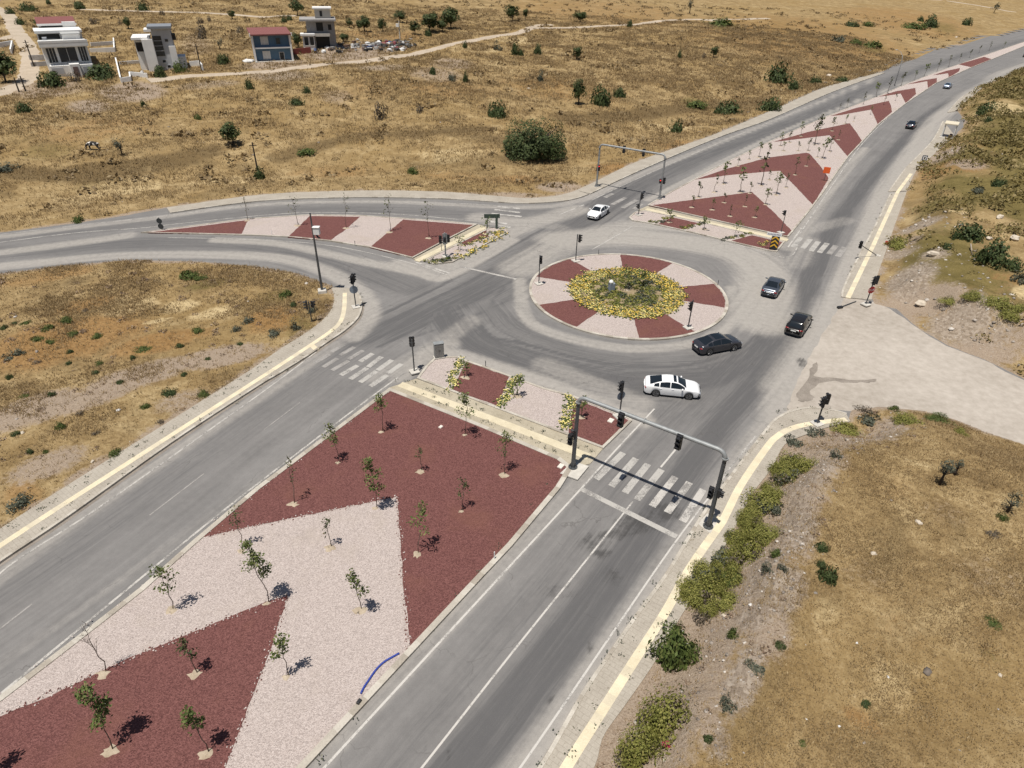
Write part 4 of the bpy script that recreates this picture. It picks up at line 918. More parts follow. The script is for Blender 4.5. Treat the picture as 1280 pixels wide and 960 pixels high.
# ------------------------------------------------------------------ cars
def car_paint(name, col, metal=0.0, rough=.3):
    if name in MATS: return MATS[name]
    m = bpy.data.materials.new(name); n, b = nodes_of(m)
    P_ = n.nodes.new('ShaderNodeTexCoord').outputs['Object']; sep = n.nodes.new('ShaderNodeSeparateXYZ'); n.links.new(P_, sep.inputs[0])
    du = mth(n, 'MULTIPLY', step(n, mth(n, 'ADD', sep.outputs[2], mth(n, 'MULTIPLY', noise(n, 5, 3, .6, P_), .3)), .6, .25), .25)
    c = mixc(n, du, tuple(col), (.28, .24, .2)); n.links.new(c, b.inputs['Base Color'])
    b.inputs['Metallic'].default_value = metal; b.inputs['Roughness'].default_value = rough; b.inputs['Coat Weight'].default_value = .6; b.inputs['Coat Roughness'].default_value = .08
    MATS[name] = m; return m
GLASS = mat('car_glass', (.012, .016, .02), .06, .1, 2, spec=.6)
TYRE = mat('tyre_rubber', (.02, .02, .02), .85, .2); RIM = mat('alloy_rim', (.35, .35, .36), .35, .1, 5, .8)
HLAMP = mat('headlamp_glass', (.55, .57, .6), .12, .1, 5, .3); TLAMP = mat('tail_lamp_red', (.28, .012, .015), .2, .1); CHROME = mat('bright_trim', (.6, .6, .6), .2, .05, 5, .9); DARKU = mat('car_underside', (.012, .012, .012), .8, .1); PLATE = mat('number_plate', (.75, .75, .72), .5, .05)
SEDAN = dict(top=[(-.5, .62), (-.49, .86), (-.475, .97), (-.45, 1.02), (-.36, 1.07), (-.30, 1.16), (-.20, 1.37), (-.14, 1.43), (-.05, 1.465), (.03, 1.455), (.09, 1.40), (.16, 1.24), (.235, 1.03), (.30, .98), (.40, .90), (.455, .80), (.485, .66), (.5, .48)],
    belt=[(-.5, .60), (-.48, .86), (-.45, .95), (-.36, .99), (.1, .95), (.24, .93), (.4, .84), (.46, .73), (.5, .46)], rw=(-.345, -.165), ws=(.085, .228), sw=(-.315, .20))
FAST = dict(SEDAN, top=[(-.5, .66), (-.49, .90), (-.47, 1.02), (-.43, 1.06), (-.38, 1.10), (-.30, 1.23), (-.20, 1.37), (-.12, 1.43), (-.04, 1.45), (.03, 1.43), (.09, 1.37), (.16, 1.21), (.235, 1.01), (.30, .96), (.40, .87), (.455, .77), (.485, .62), (.5, .46)], rw=(-.40, -.20), sw=(-.34, .20))
HATCH = dict(top=[(-.5, .66), (-.49, .92), (-.475, 1.06), (-.45, 1.2), (-.42, 1.36), (-.385, 1.49), (-.30, 1.54), (-.15, 1.575), (0, 1.57), (.06, 1.53), (.13, 1.40), (.23, 1.12), (.30, 1.06), (.40, .97), (.46, .86), (.485, .70), (.5, .5)],
    belt=[(-.5, .64), (-.48, .94), (-.44, 1.03), (-.3, 1.04), (.1, 1.0), (.24, .99), (.4, .9), (.46, .79), (.5, .48)], rw=(-.468, -.385), ws=(.065, .222), sw=(-.40, .19))
HW = [(-.5, .62), (-.49, .73), (-.465, .82), (-.40, .88), (-.2, .9), (.2, .9), (.36, .88), (.44, .82), (.475, .73), (.49, .64), (.5, .54)]
def make_car(label, front, rear, paintm, prof=SEDAN, L=4.65, sunroof=None, cat_='car', detail=True):
    f_, r_ = Vector(flat(*front)), Vector(flat(*rear)); d = (f_-r_).normalized(); c0 = (f_+r_)/2
    root = thing('car', label, cat_, (c0.x, c0.y, .0), math.atan2(d.y, d.x), 'cars driving through the junction')
    ip = lambda P_, t: float(np.interp(t, [p[0] for p in P_], [p[1] for p in P_]))
    def ips(P_, t): return (ip(P_, t-.008)+2*ip(P_, t)+ip(P_, t+.008))/4
    N_ = 75; T = [-.5+i/(N_-1) for i in range(N_)]
    wx = (-.29*4.65/1, .295*4.65/1); ra = .37
    rows = []
    for t in T:
        x = t*L; zt, zb_, wv_ = ips(prof['top'], t), ips(prof['belt'], t), ips(HW, t)
        zb_ = min(zb_, zt-.02); zl = .24+.10*max(0, (abs(t)-.46)/.04)
        for q in wx:
            dx = abs(x-q)
            if dx < ra: zl = max(zl, .32+math.sqrt(ra*ra-dx*dx)*.98)
        zl = min(zl, zb_-.08)
        k = max(0, min(1, (zt-zb_-.10)/.22))
        wr_ = wv_*(.84*(1-k)+.655*k)
        pts = [(wv_*.95, zl), (wv_*.99, zl+.33*(zb_-zl)), (wv_, zl+.62*(zb_-zl)), (wv_*.985, zl+.9*(zb_-zl)), (wv_*.955, zb_), (wr_+.035*k, zt-.055*k-.02*(1-k)), (wr_*.90, zt-.012), (wr_*.45, zt+.006), (0, zt+.012)]
        rows.append([(x, y, z) for y, z in pts])
    parts = {k: MB() for k in ('body', 'windscreen', 'rear_window', 'side_window', 'side_window2', 'sunroof')}
    def tmid(i): return (T[i]+T[i+1])/2
    buckets = {k: ([], {}) for k in parts}
    def put(k, quad):
        fs, mp = buckets[k]; ii = []
        for p in quad:
            key = tuple(round(c, 5) for c in p)
            if key not in mp: mp[key] = len(mp)
            ii.append(mp[key])
        if len(set(ii)) >= 3: fs.append(tuple(dict.fromkeys(ii)))
    for i in range(N_-1):
        tm = tmid(i)
        for j in range(8):
            k = 'body'
            if j == 4 and prof['sw'][0] < tm < prof['sw'][1] and rows[i][8][2]-rows[i][4][2] > .13 and abs(tm+.045) > .011 and abs(tm+.235) > .009: k = 'side_window'
            if j >= 6 and prof['ws'][0] < tm < prof['ws'][1]: k = 'windscreen'
            if j >= 6 and prof['rw'][0] < tm < prof['rw'][1]: k = 'rear_window'
            if sunroof and j >= 7 and sunroof[0] < tm < sunroof[1]: k = 'sunroof'
            if sunroof and len(sunroof) > 2 and j >= 6 and sunroof[0] < tm < sunroof[1]: k = 'sunroof'
            for s_ in (1, -1):
                q = [rows[i][j], rows[i+1][j], rows[i+1][j+1], rows[i][j+1]]
                q = [(x, y*s_, z) for x, y, z in q]
                if s_ < 0: q = q[::-1]
                put('side_window2' if k == 'side_window' and s_ < 0 else k, q)
    for e in (0, N_-1):
        q = [(x, y, z) for x, y, z in rows[e]]; ring = q+[(x, -y, z) for x, y, z in q[-2::-1]]
        put('body', ring if e else ring[::-1])
    body = None
    for k in ('body', 'windscreen', 'rear_window', 'side_window', 'side_window2', 'sunroof'):
        fs, mp = buckets[k]
        if not fs: continue
        mb = MB(); mb.add(list(mp.keys()), fs)
        o = mb.build(k.replace('2', ''), paintm if k == 'body' else GLASS, root, smooth=True)
        if k == 'body':
            body = o
            try:
                for p in o.data.polygons: pass
            except Exception: pass
    um = MB(); um.box((0, 0, .42), (L*.94, 1.55, .36)); um.build('underbody', DARKU, root)
    for q in wx:
        for s_ in (1, -1):
            wl = thing_part('wheel', root, (q, s_*.80, .325))
            MB().lathe([(.2, -.11), (.31, -.11), (.325, -.07), (.325, .07), (.31, .11), (.2, .11)], 22, axis='y').build('tyre', TYRE, wl, smooth=False)
            rm = MB(); rm.lathe([(.001, s_*.085), (.06, s_*.10), (.06, s_*.07)], 10, axis='y'); rm.lathe([(.205, s_*.06), (.225, s_*.112), (.20, s_*.112), (.19, s_*.06)], 20, axis='y')
            for a in range(5):
                qa = 2*math.pi*a/5; rm.tube([(0, s_*.085, 0), (.2*math.cos(qa), s_*.10, .2*math.sin(qa))], .026, 5)
            rm.build('rim', RIM, wl)
    tf, tr = .462, -.478
    zf, zr = ip(prof['belt'], tf)-.10, ip(prof['belt'], tr)-.10
    for s_ in (1, -1):
        wf, wr2 = ips(HW, tf), ips(HW, tr)
        MB().blob((tf*L-.03, s_*(wf-.16), zf), (.20, .20, .075), 2, 10, 0, .03).build('headlight', HLAMP, root, smooth=True)
        MB().blob((tr*L+.03, s_*(wr2-.17), zr), (.12, .24, .085), 2, 10, 0, .03).build('tail_light', TLAMP, root, smooth=True)
        mi_ = MB(); mi_.blob((prof['ws'][1]*L-.32, s_*1.02, 1.02), (.09, .13, .085), 1, 8, 0, .03); mi_.tube([(prof['ws'][1]*L-.3, s_*.86, .96), (prof['ws'][1]*L-.32, s_*.98, .99)], .03, 6); mi_.build('mirror', paintm, root, smooth=True)
        for hx in (.02, -.19):
            MB().box((hx*L-.1, s_*.905, .84), (.2, .025, .03)).build('door_handle', paintm, root)
    gb = MB(); gb.box((L*.497, 0, .52), (.05, .95, .16)); gb.box((L*.497, 0, .30), (.05, 1.15, .12)); gb.build('grille', BLACK, root, bevel=.01)
    MB().box((L*.508, 0, .42), (.03, .5, .11)).build('number_plate', PLATE, root); MB().box((-L*.502, 0, .70), (.03, .5, .11)).build('number_plate', PLATE, root)
    bp = MB(); bp.box((-L*.498, 0, .33), (.06, 1.2, .16)); bp.build('rear_diffuser', BLACK, root, bevel=.02)
    return root
def thing_part(name, parent, loc):
    o = bpy.data.objects.new(name, None); COL.objects.link(o); o.parent = parent; o.location = loc; return o
WCAR = car_paint('white_car_paint', (.80, .80, .80)); GCAR = car_paint('dark_grey_car_paint', (.075, .075, .085), .6, .28); BGC = car_paint('grey_blue_car_paint', (.12, .135, .16), .6, .3); BKC = car_paint('black_brown_car_paint', (.022, .019, .017), .3, .25); NAVY = car_paint('navy_car_paint', (.012, .016, .028), .4, .25); LBC = car_paint('light_blue_car_paint', (.30, .37, .47), .4, .3)
make_car('white fastback saloon with a small dark sunroof driving below the roundabout', (874, 494), (804, 487), WCAR, FAST, 4.7, (.0, .06, 1))
make_car('dark grey saloon with a black glass roof rounding the lower right of the roundabout', (922, 431), (868, 441), GCAR, FAST, 4.7, (-.15, .07, 1))
make_car('grey-blue saloon driving away right of the roundabout', (973, 351.5), (957, 376), BGC, SEDAN, 4.6)
make_car('black hatchback following the grey-blue saloon past the side road mouth', (1006, 397), (987, 425), BKC, HATCH, 4.4)
make_car('white saloon coming down the left carriageway from the far gantry', (737, 277), (758, 263), WCAR, SEDAN, 4.6)
make_car('small navy car driving away on the far right carriageway before the bus shelter', (1144, 154), (1132, 165.5), NAVY, SEDAN, 4.6)
make_car('light blue saloon farthest up the bend beyond the bus shelter', (1189, 106.5), (1178, 114), LBC, SEDAN, 4.6)
make_car('dark car cut off by the right edge of the picture on the far bend', (1288, 68), (1276, 74.5), NAVY, SEDAN, 4.6)
# ------------------------------------------------------------------ foliage
def leaf_mesh(name, C, size, mats, rng, up=.35, aspect=.62, out=None):
    """one small folded-looking quad per leaf"""
    N = len(C); size = np.broadcast_to(size, (N,))
    nrm = rng.normal(size=(N, 3)); nrm[:, 2] += up*2
    if out is not None:
        q_ = C-np.array(out); q_ = q_/(np.linalg.norm(q_, axis=1, keepdims=True)+1e-6); nrm = nrm*.75+q_*1.6
    nrm /= np.linalg.norm(nrm, axis=1, keepdims=True)
    a = np.cross(nrm, rng.normal(size=(N, 3))); a /= np.linalg.norm(a, axis=1, keepdims=True)+1e-9
    b_ = np.cross(nrm, a); s = (size*rng.uniform(.6, 1.25, N))[:, None]
    a *= s; b_ *= s*aspect
    V_ = np.stack([C-a, C-b_*.9+a*.1, C+a, C+b_*.9+a*.1], 1).reshape(-1, 3); F_ = np.arange(4*N).reshape(N, 4)
    return np_mesh(name, V_, F_, mats, {'tint': ('FACE', rng.uniform(0, 1, N))})
def lump_points(N, rng, lumps=9, lr=.42, flatb=True, shell=.55):
    """points in a lumpy crown inside the unit ball (z from 0 to 1 when flat-bottomed)"""
    L_ = []
    while len(L_) < lumps:
        p = rng.normal(size=3); p /= np.linalg.norm(p); p *= rng.uniform(.35, .72)
        if flatb: p[2] = abs(p[2])*.85
        L_.append((p, lr*rng.uniform(.65, 1.2)))
    k = rng.integers(0, lumps, N); P_ = np.array([l[0] for l in L_])[k]; r_ = np.array([l[1] for l in L_])[k]
    d = rng.normal(size=(N, 3)); d /= np.linalg.norm(d, axis=1, keepdims=True)
    q = P_+d*(r_*(shell+(1-shell)*rng.uniform(0, 1, N)**.6))[:, None]
    if flatb: q[:, 2] = np.abs(q[:, 2])*.95
    return q
LEAF_Y = leafmat('young_leaf', (.05, .078, .022), (.16, .20, .06), (.26, .25, .10))
LEAF_S = leafmat('sparse_leaf', (.035, .045, .02), (.10, .115, .045), (.20, .17, .08))
LEAF_D = leafmat('dark_leaf', (.024, .040, .013), (.088, .118, .040), (.13, .145, .06))
LEAF_O = leafmat('olive_scrub_leaf', (.14, .15, .034), (.28, .275, .07), (.38, .33, .115))
LEAF_G = leafmat('green_bush_leaf', (.040, .062, .016), (.125, .165, .042), (.19, .19, .065))
LEAF_K = leafmat('dry_twig_leaf', (.06, .048, .035), (.16, .13, .095), (.26, .21, .15))
LEAF_B = leafmat('grey_green_leaf', (.05, .058, .04), (.13, .14, .10), (.2, .19, .13))
BARK = mat('young_bark', (.13, .10, .075), .9, .25, 8); BARKD = mat('dark_bark', (.055, .042, .032), .9, .25, 8)

def soil_patch(x, y, z, r_, seed):
    rg = random.Random(seed); k = 14; mb = MB()
    ring = [(r_*(1+rg.uniform(-.45, .4))*math.cos(2*math.pi*i/k), .8*r_*(1+rg.uniform(-.45, .4))*math.sin(2*math.pi*i/k)) for i in range(k)]
    mb.add([(0, 0, .05)]+[(a*.6, b_*.6, .045) for a, b_ in ring]+[(a, b_, -.03) for a, b_ in ring], [(0, 1+i, 1+(i+1) % k) for i in range(k)]+[(1+i, 1+k+i, 1+k+(i+1) % k, 1+(i+1) % k) for i in range(k)])
    mb.build('bare_soil', SOIL, loc=(x, y, z), smooth=True, kind='structure')
def sapling(loc, h, cw, nleaf, seed, label, group=None, cb=.38, leaf=None, lsz=.11, lean=(0, 0), name='young_tree', tr=.028):
    rng = np.random.default_rng(seed); t = thing(name, label, 'tree', loc, rng.uniform(0, 6.28), group)
    mb = MB(); n_ = 7; top = np.array([lean[0]+rng.normal()*.05*h, lean[1]+rng.normal()*.05*h, h*.93]); tp = []
    for i in range(n_): f = i/(n_-1); tp.append((top[0]*f+rng.normal()*.012*h*(0 < i < n_-1), top[1]*f+rng.normal()*.012*h*(0 < i < n_-1), top[2]*f-.05*(i == 0)))
    mb.tube(tp, [tr*(1-.75*i/(n_-1)) for i in range(n_)], 6)
    cl = []; nb = rng.integers(5, 9) if nleaf else 11
    for i in range(nb):
        f = cb+(.97-cb)*(i+rng.uniform(0, .8))/nb; p0 = np.array([np.interp(f, np.linspace(0, 1, n_), [q[k] for q in tp]) for k in range(3)])
        a = rng.uniform(0, 6.28); L_ = cw*.5*rng.uniform(.5, 1.1)*(1-.55*max(0, (f-cb)/(1-cb))**1.5)
        up = rng.uniform(.5, 1.2)*L_; p1 = p0+np.array([L_*math.cos(a), L_*math.sin(a), up]); p1[2] = min(p1[2], h)
        mid = (p0+p1)/2+np.array([0, 0, -.06*L_]); mb.tube([tuple(p0), tuple(mid), tuple(p1)], [.011+.002*h, .009, .004], 4)
        if not nleaf:
            for q in range(3):
                e_ = mid+(p1-mid)*rng.uniform(.2, .9); mb.tube([tuple(e_), tuple(e_+rng.normal(size=3)*.12*h*.6*np.array([.6, .6, .3])+np.array([0, 0, .1*h]))], [.007, .003], 3)
        for q in range(2): cl.append((mid+(p1-mid)*(.35+.65*q), .20+.16*cw*rng.uniform(.5, 1.3)))
    cl.append((np.array(tp[-1]), .14+.09*cw)); cl.append((np.array(tp[-2]), .12+.09*cw))
    mb.build('trunk', BARK, t, smooth=True)
    if nleaf:
        k = rng.integers(0, len(cl), nleaf); C = np.array([c[0] for c in cl])[k]; r_ = np.array([c[1] for c in cl])[k]
        d = rng.normal(size=(nleaf, 3)); d /= np.linalg.norm(d, axis=1, keepdims=True); C = C+d*(r_*rng.uniform(.15, 1, nleaf)**.6)[:, None]
        link('crown', leaf_mesh('crown', C, lsz, leaf or LEAF_Y, rng), t)
    return t

# saplings of the near median: base px, top row, crown width px, leaves, description
NEAR = [(478, 539, 490, 18, 150, 'slender leafy sapling on the red gravel near the left apex'), (424, 577.5, 531, 16, 130, 'dark green sapling by the left kerb on the big red bed'), (368, 629, 573, 12, 34, 'very sparse thin sapling beside the left kerb, third from the apex'),
  (471, 634, 566, 24, 300, 'bushy tall sapling at the tip of the white gravel arrow'), (527, 588, 556, 9, 26, 'tiny twiggy sapling in the middle of the big red bed'), (582, 543, 485, 20, 190, 'tall sapling standing against the yellow walkway edge'), (631, 593, 541, 20, 120, 'pale-leaved sapling near the right end of the yellow walkway'),
  (578, 638, 600, 14, 60, 'small sparse sapling on the red gravel towards the right kerb'), (523, 691, 631, 20, 120, 'two-tiered sapling on red gravel just right of the white arrow tip'), (415, 683, 646, 9, 40, 'short thin sapling with a tuft on top, in a soil ring on white gravel'), (303.6, 687, 633, 16, 50, 'thin reddish sapling with sparse leaves where red meets white by the left kerb'),
  (336, 753, 672, 28, 360, 'largest leafy sapling on the white gravel, at the apex of the lower red arrow'), (216, 761, 706, 26, 130, 'leaning leafy sapling beside the left kerb on white gravel'), (132, 840, 777, 22, 0, 'bare leafless sapling near the left kerb on white gravel'), (247, 841, 798, 16, 80, 'small sapling alone in the middle of the lower red bed'),
  (141, 937, 868, 34, 420, 'lush bright green sapling at the bottom left on the red gravel'), (261, 940, 885, 26, 170, 'medium sapling at the bottom of the lower red bed by the white gravel'), (452, 761, 703, 20, 150, 'dark sapling on the right part of the white gravel arrow'), (361, 844, 792, 18, 120, 'sapling on white gravel just right of the lower red bed'), (-18, 968, 905, 26, 200, 'sapling half outside the bottom left corner of the picture')]
for i, (u, v, vt, wp, nl, lb) in enumerate(NEAR):
    x, y = flat(u, v, .11); p = (x, y, .11); h = px_height(p, vt)
    sapling(p, h, max(.55, wp*pxm(p)), int(nl*1.5), 100+i, lb, 'saplings on the near median', cb=.32 if nl > 250 else .42, leaf=LEAF_Y if nl > 90 else LEAF_S, lsz=.092)
    soil_patch(x-.08, y-.1, .106, .24 if i not in (2, 4, 6, 8, 9, 12, 13, 14, 15, 16, 17) else .42, i)
# saplings of the branch median, flower islands
MID = [(310, 275.5, 245, 14, 26, 'nearly bare sapling where the first red patch of the branch median ends'), (373, 281.5, 243, 16, 34, 'wispy sapling on the pale gravel of the branch median beside the mast'), (433, 285, 237, 15, 30, 'wispy sapling at the lower edge of the second red patch of the branch median'), (488, 290, 241, 18, 40, 'wispy sapling between the second and third red patches of the branch median'), (536, 297.5, 248, 18, 36, 'wispy sapling on the third red patch of the branch median'),
  (572.5, 313, 294, 14, 70, 'little leafy sapling beside the broad signal post'), (608, 292, 273, 14, 60, 'little bushy sapling under the green direction board'), (837, 277.5, 262, 14, 60, 'small sapling at the left red patch of the island under the far gantry'), (880.5, 286, 271, 14, 70, 'small sapling in the middle of the pale gravel under the far median'), (917.5, 295.5, 277, 14, 70, 'small sapling left of the red patch with the chevron sign'),
  (646.5, 494, 469, 13, 90, 'bushy sapling beside the right flower strip of the flower island'), (583, 471, 455, 10, 50, 'small sapling at the top of the left flower strip'), (726, 521, 497, 12, 70, 'small sapling behind the near gantry\'s left post'), (785, 362, 335, 26, 160, 'feathery little tree in the middle of the roundabout'), (803, 358, 340, 18, 120, 'second feathery little tree right of the middle of the roundabout')]
for i, (u, v, vt, wp, nl, lb) in enumerate(MID):
    x, y = flat(u, v, .11); p = (x, y, .11); h = px_height(p, vt)
    sapling(p, h, max(.6, wp*pxm(p)), nl, 200+i, lb, 'saplings on the small islands', leaf=LEAF_S if nl < 50 else LEAF_Y, lsz=.13, tr=.035)
    soil_patch(x-.1, y-.1, .112, .5, 60+i)
# saplings of the long far median: copies of a few kinds, each on its own band
FARS = [(904.5, 230, 202), (892, 240, 217), (872.5, 246.5, 225), (925, 240.5, 209), (937, 241.5, 226), (951, 232, 191), (948, 196.5, 177), (936, 199, 188), (959, 197.5, 178), (957, 255.5, 234), (969.5, 243.5, 216), (982, 234.5, 216), (975.6, 182.5, 165), (986.5, 178, 163), (979.5, 188.5, 177), (1000.6, 170, 152), (993.6, 218.5, 196), (1007.6, 207.5, 194), (997.5, 188.5, 176), (1010, 188.5, 172), (1018.6, 181, 145), (1021, 196.5, 184), (1027, 198.5, 172), (1037, 189.5, 169), (1040, 163.5, 146), (1047.5, 174.5, 163), (1056, 154.5, 143), (961.6, 224.5, 212), (921.7, 207.5, 196), (912, 270, 256), (943, 271.5, 258), (864.7, 259, 244),
   (1023, 160, 141), (1042, 153.5, 146), (1049.5, 137, 129), (1058.6, 134, 122), (1079, 130.5, 115), (1095, 121.5, 103), (1109.4, 117, 96), (1126.7, 107, 89), (1143, 100, 88), (1155, 95, 79), (1171.4, 89, 73), (1185.6, 83, 69), (1199, 76.5, 66), (1212, 71.5, 61), (1224, 65.5, 56), (1236, 63.5, 52), (1254, 60, 52), (1067, 152, 145), (1088, 143, 132), (1104, 131, 119), (1119, 126, 116), (890, 262, 248), (905, 253, 240), (930, 258, 243)]
BANDS = [([(811, 257), (940, 240), (990, 289), (900, 276)], 'first red triangle'), ([(869, 224.5), (1008, 190), (1036, 223), (1015, 257), (973, 214)], 'second red chevron'), ([(966, 178), (1062, 153), (1079, 177), (1060, 197), (1037, 169)], 'third red chevron'), ([(1038, 145), (1111, 125), (1116, 140), (1097, 156), (1089, 137)], 'fourth red chevron'),
   ([(809, 257), (869, 224), (1016, 255), (990, 289)], 'first pale chevron'), ([(869, 224), (966, 178), (1062, 196), (1036, 223)], 'second pale chevron'), ([(966, 178), (1038, 145), (1097, 156), (1060, 197)], 'third pale chevron')]
KINDS = []
for k, (nl, cw_, lf) in enumerate([(40, .75, LEAF_S), (60, .9, LEAF_Y), (22, .6, LEAF_S), (46, .6, LEAF_Y), (30, .9, LEAF_S)]):
    KINDS.append(sapling((0, 0, -50), 2.6, cw_, nl, 300+k, 'tmp', cb=.5, leaf=lf, lsz=.16, tr=.04))
usedk = set(); rg = random.Random(9)
for i, (u, v, vt) in enumerate(FARS):
    x, y = flat(u, v, .11); h = px_height((x, y, .11), vt); k = rg.randrange(5)
    where = 'slim far tip'
    for poly, nm in BANDS:
        if inside(np.array([u*1.0]), np.array([v*1.0]), poly)[0]: where = nm; break
    lb = f'spindly sapling on the {where} of the long far median'; gp = f'saplings on the {where} of the far median'
    if k not in usedk: o = KINDS[k]; usedk.add(k); o['label'] = lb; o['group'] = gp
    else: o = dup(KINDS[k], label=lb, group=gp)
    o.location = (x, y, .11); s_ = h/2.6; o.scale = (max(.7, s_), max(.7, s_), s_); o.rotation_euler[2] = rg.uniform(0, 6.28)
    if v > 150: soil_patch(x, y-.1, .112, .42, 90+i)

# flowers: one clump per plant
MARI = mat('marigold_petals', (.64, .44, .07), .8, .35, 20); MARI2 = mat('pale_yellow_petals', (.66, .56, .20), .8, .3, 20)
def flower_mesh(seed, petal, nf, nl):
    rng = np.random.default_rng(seed)
    C = rng.normal(size=(nl, 3))*np.array([.18, .18, .05]); C[:, 2] = np.abs(C[:, 2])+.04
    P_ = rng.normal(size=(nf, 3))*np.array([.15, .15, .025]); P_[:, 2] += .13
    A = np.r_[C, P_]; N = len(A); sz = np.r_[np.full(nl, .075), np.full(nf, .06)]
    nrm = rng.normal(size=(N, 3)); nrm[:, 2] += 1.5; nrm /= np.linalg.norm(nrm, axis=1, keepdims=True)
    a = np.cross(nrm, rng.normal(size=(N, 3))); a /= np.linalg.norm(a, axis=1, keepdims=True); b_ = np.cross(nrm, a)
    a *= sz[:, None]; b_ *= sz[:, None]*.8
    V_ = np.stack([A-a, A-b_, A+a, A+b_], 1).reshape(-1, 3)
    return np_mesh('flower_plant', V_, np.arange(4*N).reshape(N, 4), [LEAF_G, petal], {'tint': ('FACE', rng.uniform(0, 1, N))}, mi=np.r_[np.zeros(nl, int), np.ones(nf, int)])
FM = [flower_mesh(s_, (MARI, MARI, MARI2)[s_ % 3], 9+s_ % 3*3, 15) for s_ in range(6)]; FY = [flower_mesh(40+s_, MARI2, 8, 18) for s_ in range(3)]
rg = random.Random(77)
def plant(ms, x, y, z, label, group, s_=1.0, name='flower_plant', cat_='flower'):
    o = link(name, rg.choice(ms), None, (x, y, z), rg.uniform(0, 6.28)); k = s_*rg.uniform(.8, 1.25); o.scale = (k, k, k*(rg.uniform(.35, .6) if cat_ == 'flower' else rg.uniform(.5, .8))); return tag(o, label, cat_, group)
cnt = 0; pts = []
ang = 0.0
for r_ in (4.25, 4.75, 5.25, 5.75, 6.15):
    n_ = int(2*math.pi*r_/.56)
    for k in range(n_):
        a = 2*math.pi*(k+rg.uniform(-.25, .25)+.5*(int(r_*2) % 2))/n_; q = r_+rg.uniform(-.14, .14)
        if rg.random() < .1: continue
        plant(FM, RC[0]+q*math.cos(a), RC[1]+q*math.sin(a)*1.0, .12, 'low orange-yellow marigold clump in the ring round the roundabout\'s middle', 'marigolds in the roundabout ring', 1.45)
GM = []
for s_ in range(4):
    rng = np.random.default_rng(500+s_); GM.append(leaf_mesh('green_plant', lump_points(60, rng, 5)*np.array([.45, .45, .4]), .10, (LEAF_O, LEAF_B, LEAF_G, LEAF_O)[s_], rng))
for k in range(260):
    a = rg.uniform(0, 6.28); q = 3.9*math.sqrt(rg.random())*1.04
    if q < .8: continue
    plant(GM, RC[0]+q*math.cos(a), RC[1]+q*math.sin(a), .12, 'low grey-green plant inside the marigold ring of the roundabout', 'green plants in the middle of the roundabout', 1.0, 'green_plant', 'plant')
def strip_plants(px, n_, spread, ms, label, group, s_=1.45, name='flower_plant', cat_='flower'):
    W = resample(FP(px, .11), n_)
    for x, y in W: plant(ms, x+rg.uniform(-spread, spread), y+rg.uniform(-spread, spread), .11, label, group, s_, name, cat_)
strip_plants([(577, 450), (562, 485)], 16, .32, FY, 'yellow flower clump in the left strip of the flower island', 'flowers in the left strip')
strip_plants([(645, 470), (626, 507)], 17, .32, FY, 'yellow flower clump in the middle strip of the flower island', 'flowers in the middle strip')
strip_plants([(713, 497), (707, 537)], 18, .32, FY, 'yellow flower clump in the strip behind the near gantry', 'flowers in the strip behind the gantry')
for q in ((567, 319), (580, 313)): pass
strip_plants([(572, 322), (600, 308), (631, 290)], 26, .6, FM, 'yellow flower clump along the kerb of the branch flower bed', 'flowers along the branch flower bed')
strip_plants([(583, 307), (606, 297), (626, 286)], 14, .45, FY, 'pale yellow flower clump in the inner row of the branch flower bed', 'pale flowers in the branch flower bed')
strip_plants([(535, 327), (548, 327), (565, 324)], 14, .4, GM, 'low green plant at the near end of the branch flower bed', 'green plants of the branch flower bed', 1.1, 'green_plant', 'plant')
strip_plants([(812, 277), (826, 277), (840, 270)], 12, .35, GM, 'low green plant left of the first red patch under the far gantry', 'green plants left under the far gantry', 1.0, 'green_plant', 'plant')
strip_plants([(853, 286), (868, 282), (882, 279)], 10, .35, GM, 'low green plant right of the first red patch under the far gantry', 'green plants right under the far gantry', 1.0, 'green_plant', 'plant')
strip_plants([(906, 300), (920, 296), (937, 292)], 11, .35, GM, 'low green plant left of the chevron sign bed', 'green plants by the chevron sign', 1.0, 'green_plant', 'plant')
strip_plants([(958, 303), (953, 307)], 3, .2, FM, 'orange flower clump beside the chevron sign', 'orange flowers by the chevron sign', 1.4)

# bushes and trees of the fields
def unit_bush(seed, mt, N=420, lumps=9, lsz=.10, flatb=True, lr=.42):
    rng = np.random.default_rng(seed); return leaf_mesh('bush', lump_points(N, rng, lumps, lr, flatb), lsz, mt, rng, .35, .62, (0, 0, .1 if flatb else -.1))
BK = {'d': [unit_bush(600+i, LEAF_D, 1100, 12, .085) for i in range(4)], 'g': [unit_bush(610+i, LEAF_G, 1000, 12, .08) for i in range(4)], 'o': [unit_bush(620+i, LEAF_O, 3000, 22, .042, True, .36) for i in range(5)],
      'k': [unit_bush(630+i, LEAF_K, 260, 8, .09) for i in range(3)], 'b': [unit_bush(640+i, LEAF_B, 420, 8, .09) for i in range(3)], 'G': [unit_bush(650+i, LEAF_G, 2600, 16, .045) for i in range(3)]}
TK = {'t': [unit_bush(660+i, LEAF_D, 1500, 14, .10, False) for i in range(5)], 'y': [unit_bush(670+i, LEAF_B, 300, 8, .11, False) for i in range(2)]}
rb = random.Random(5)
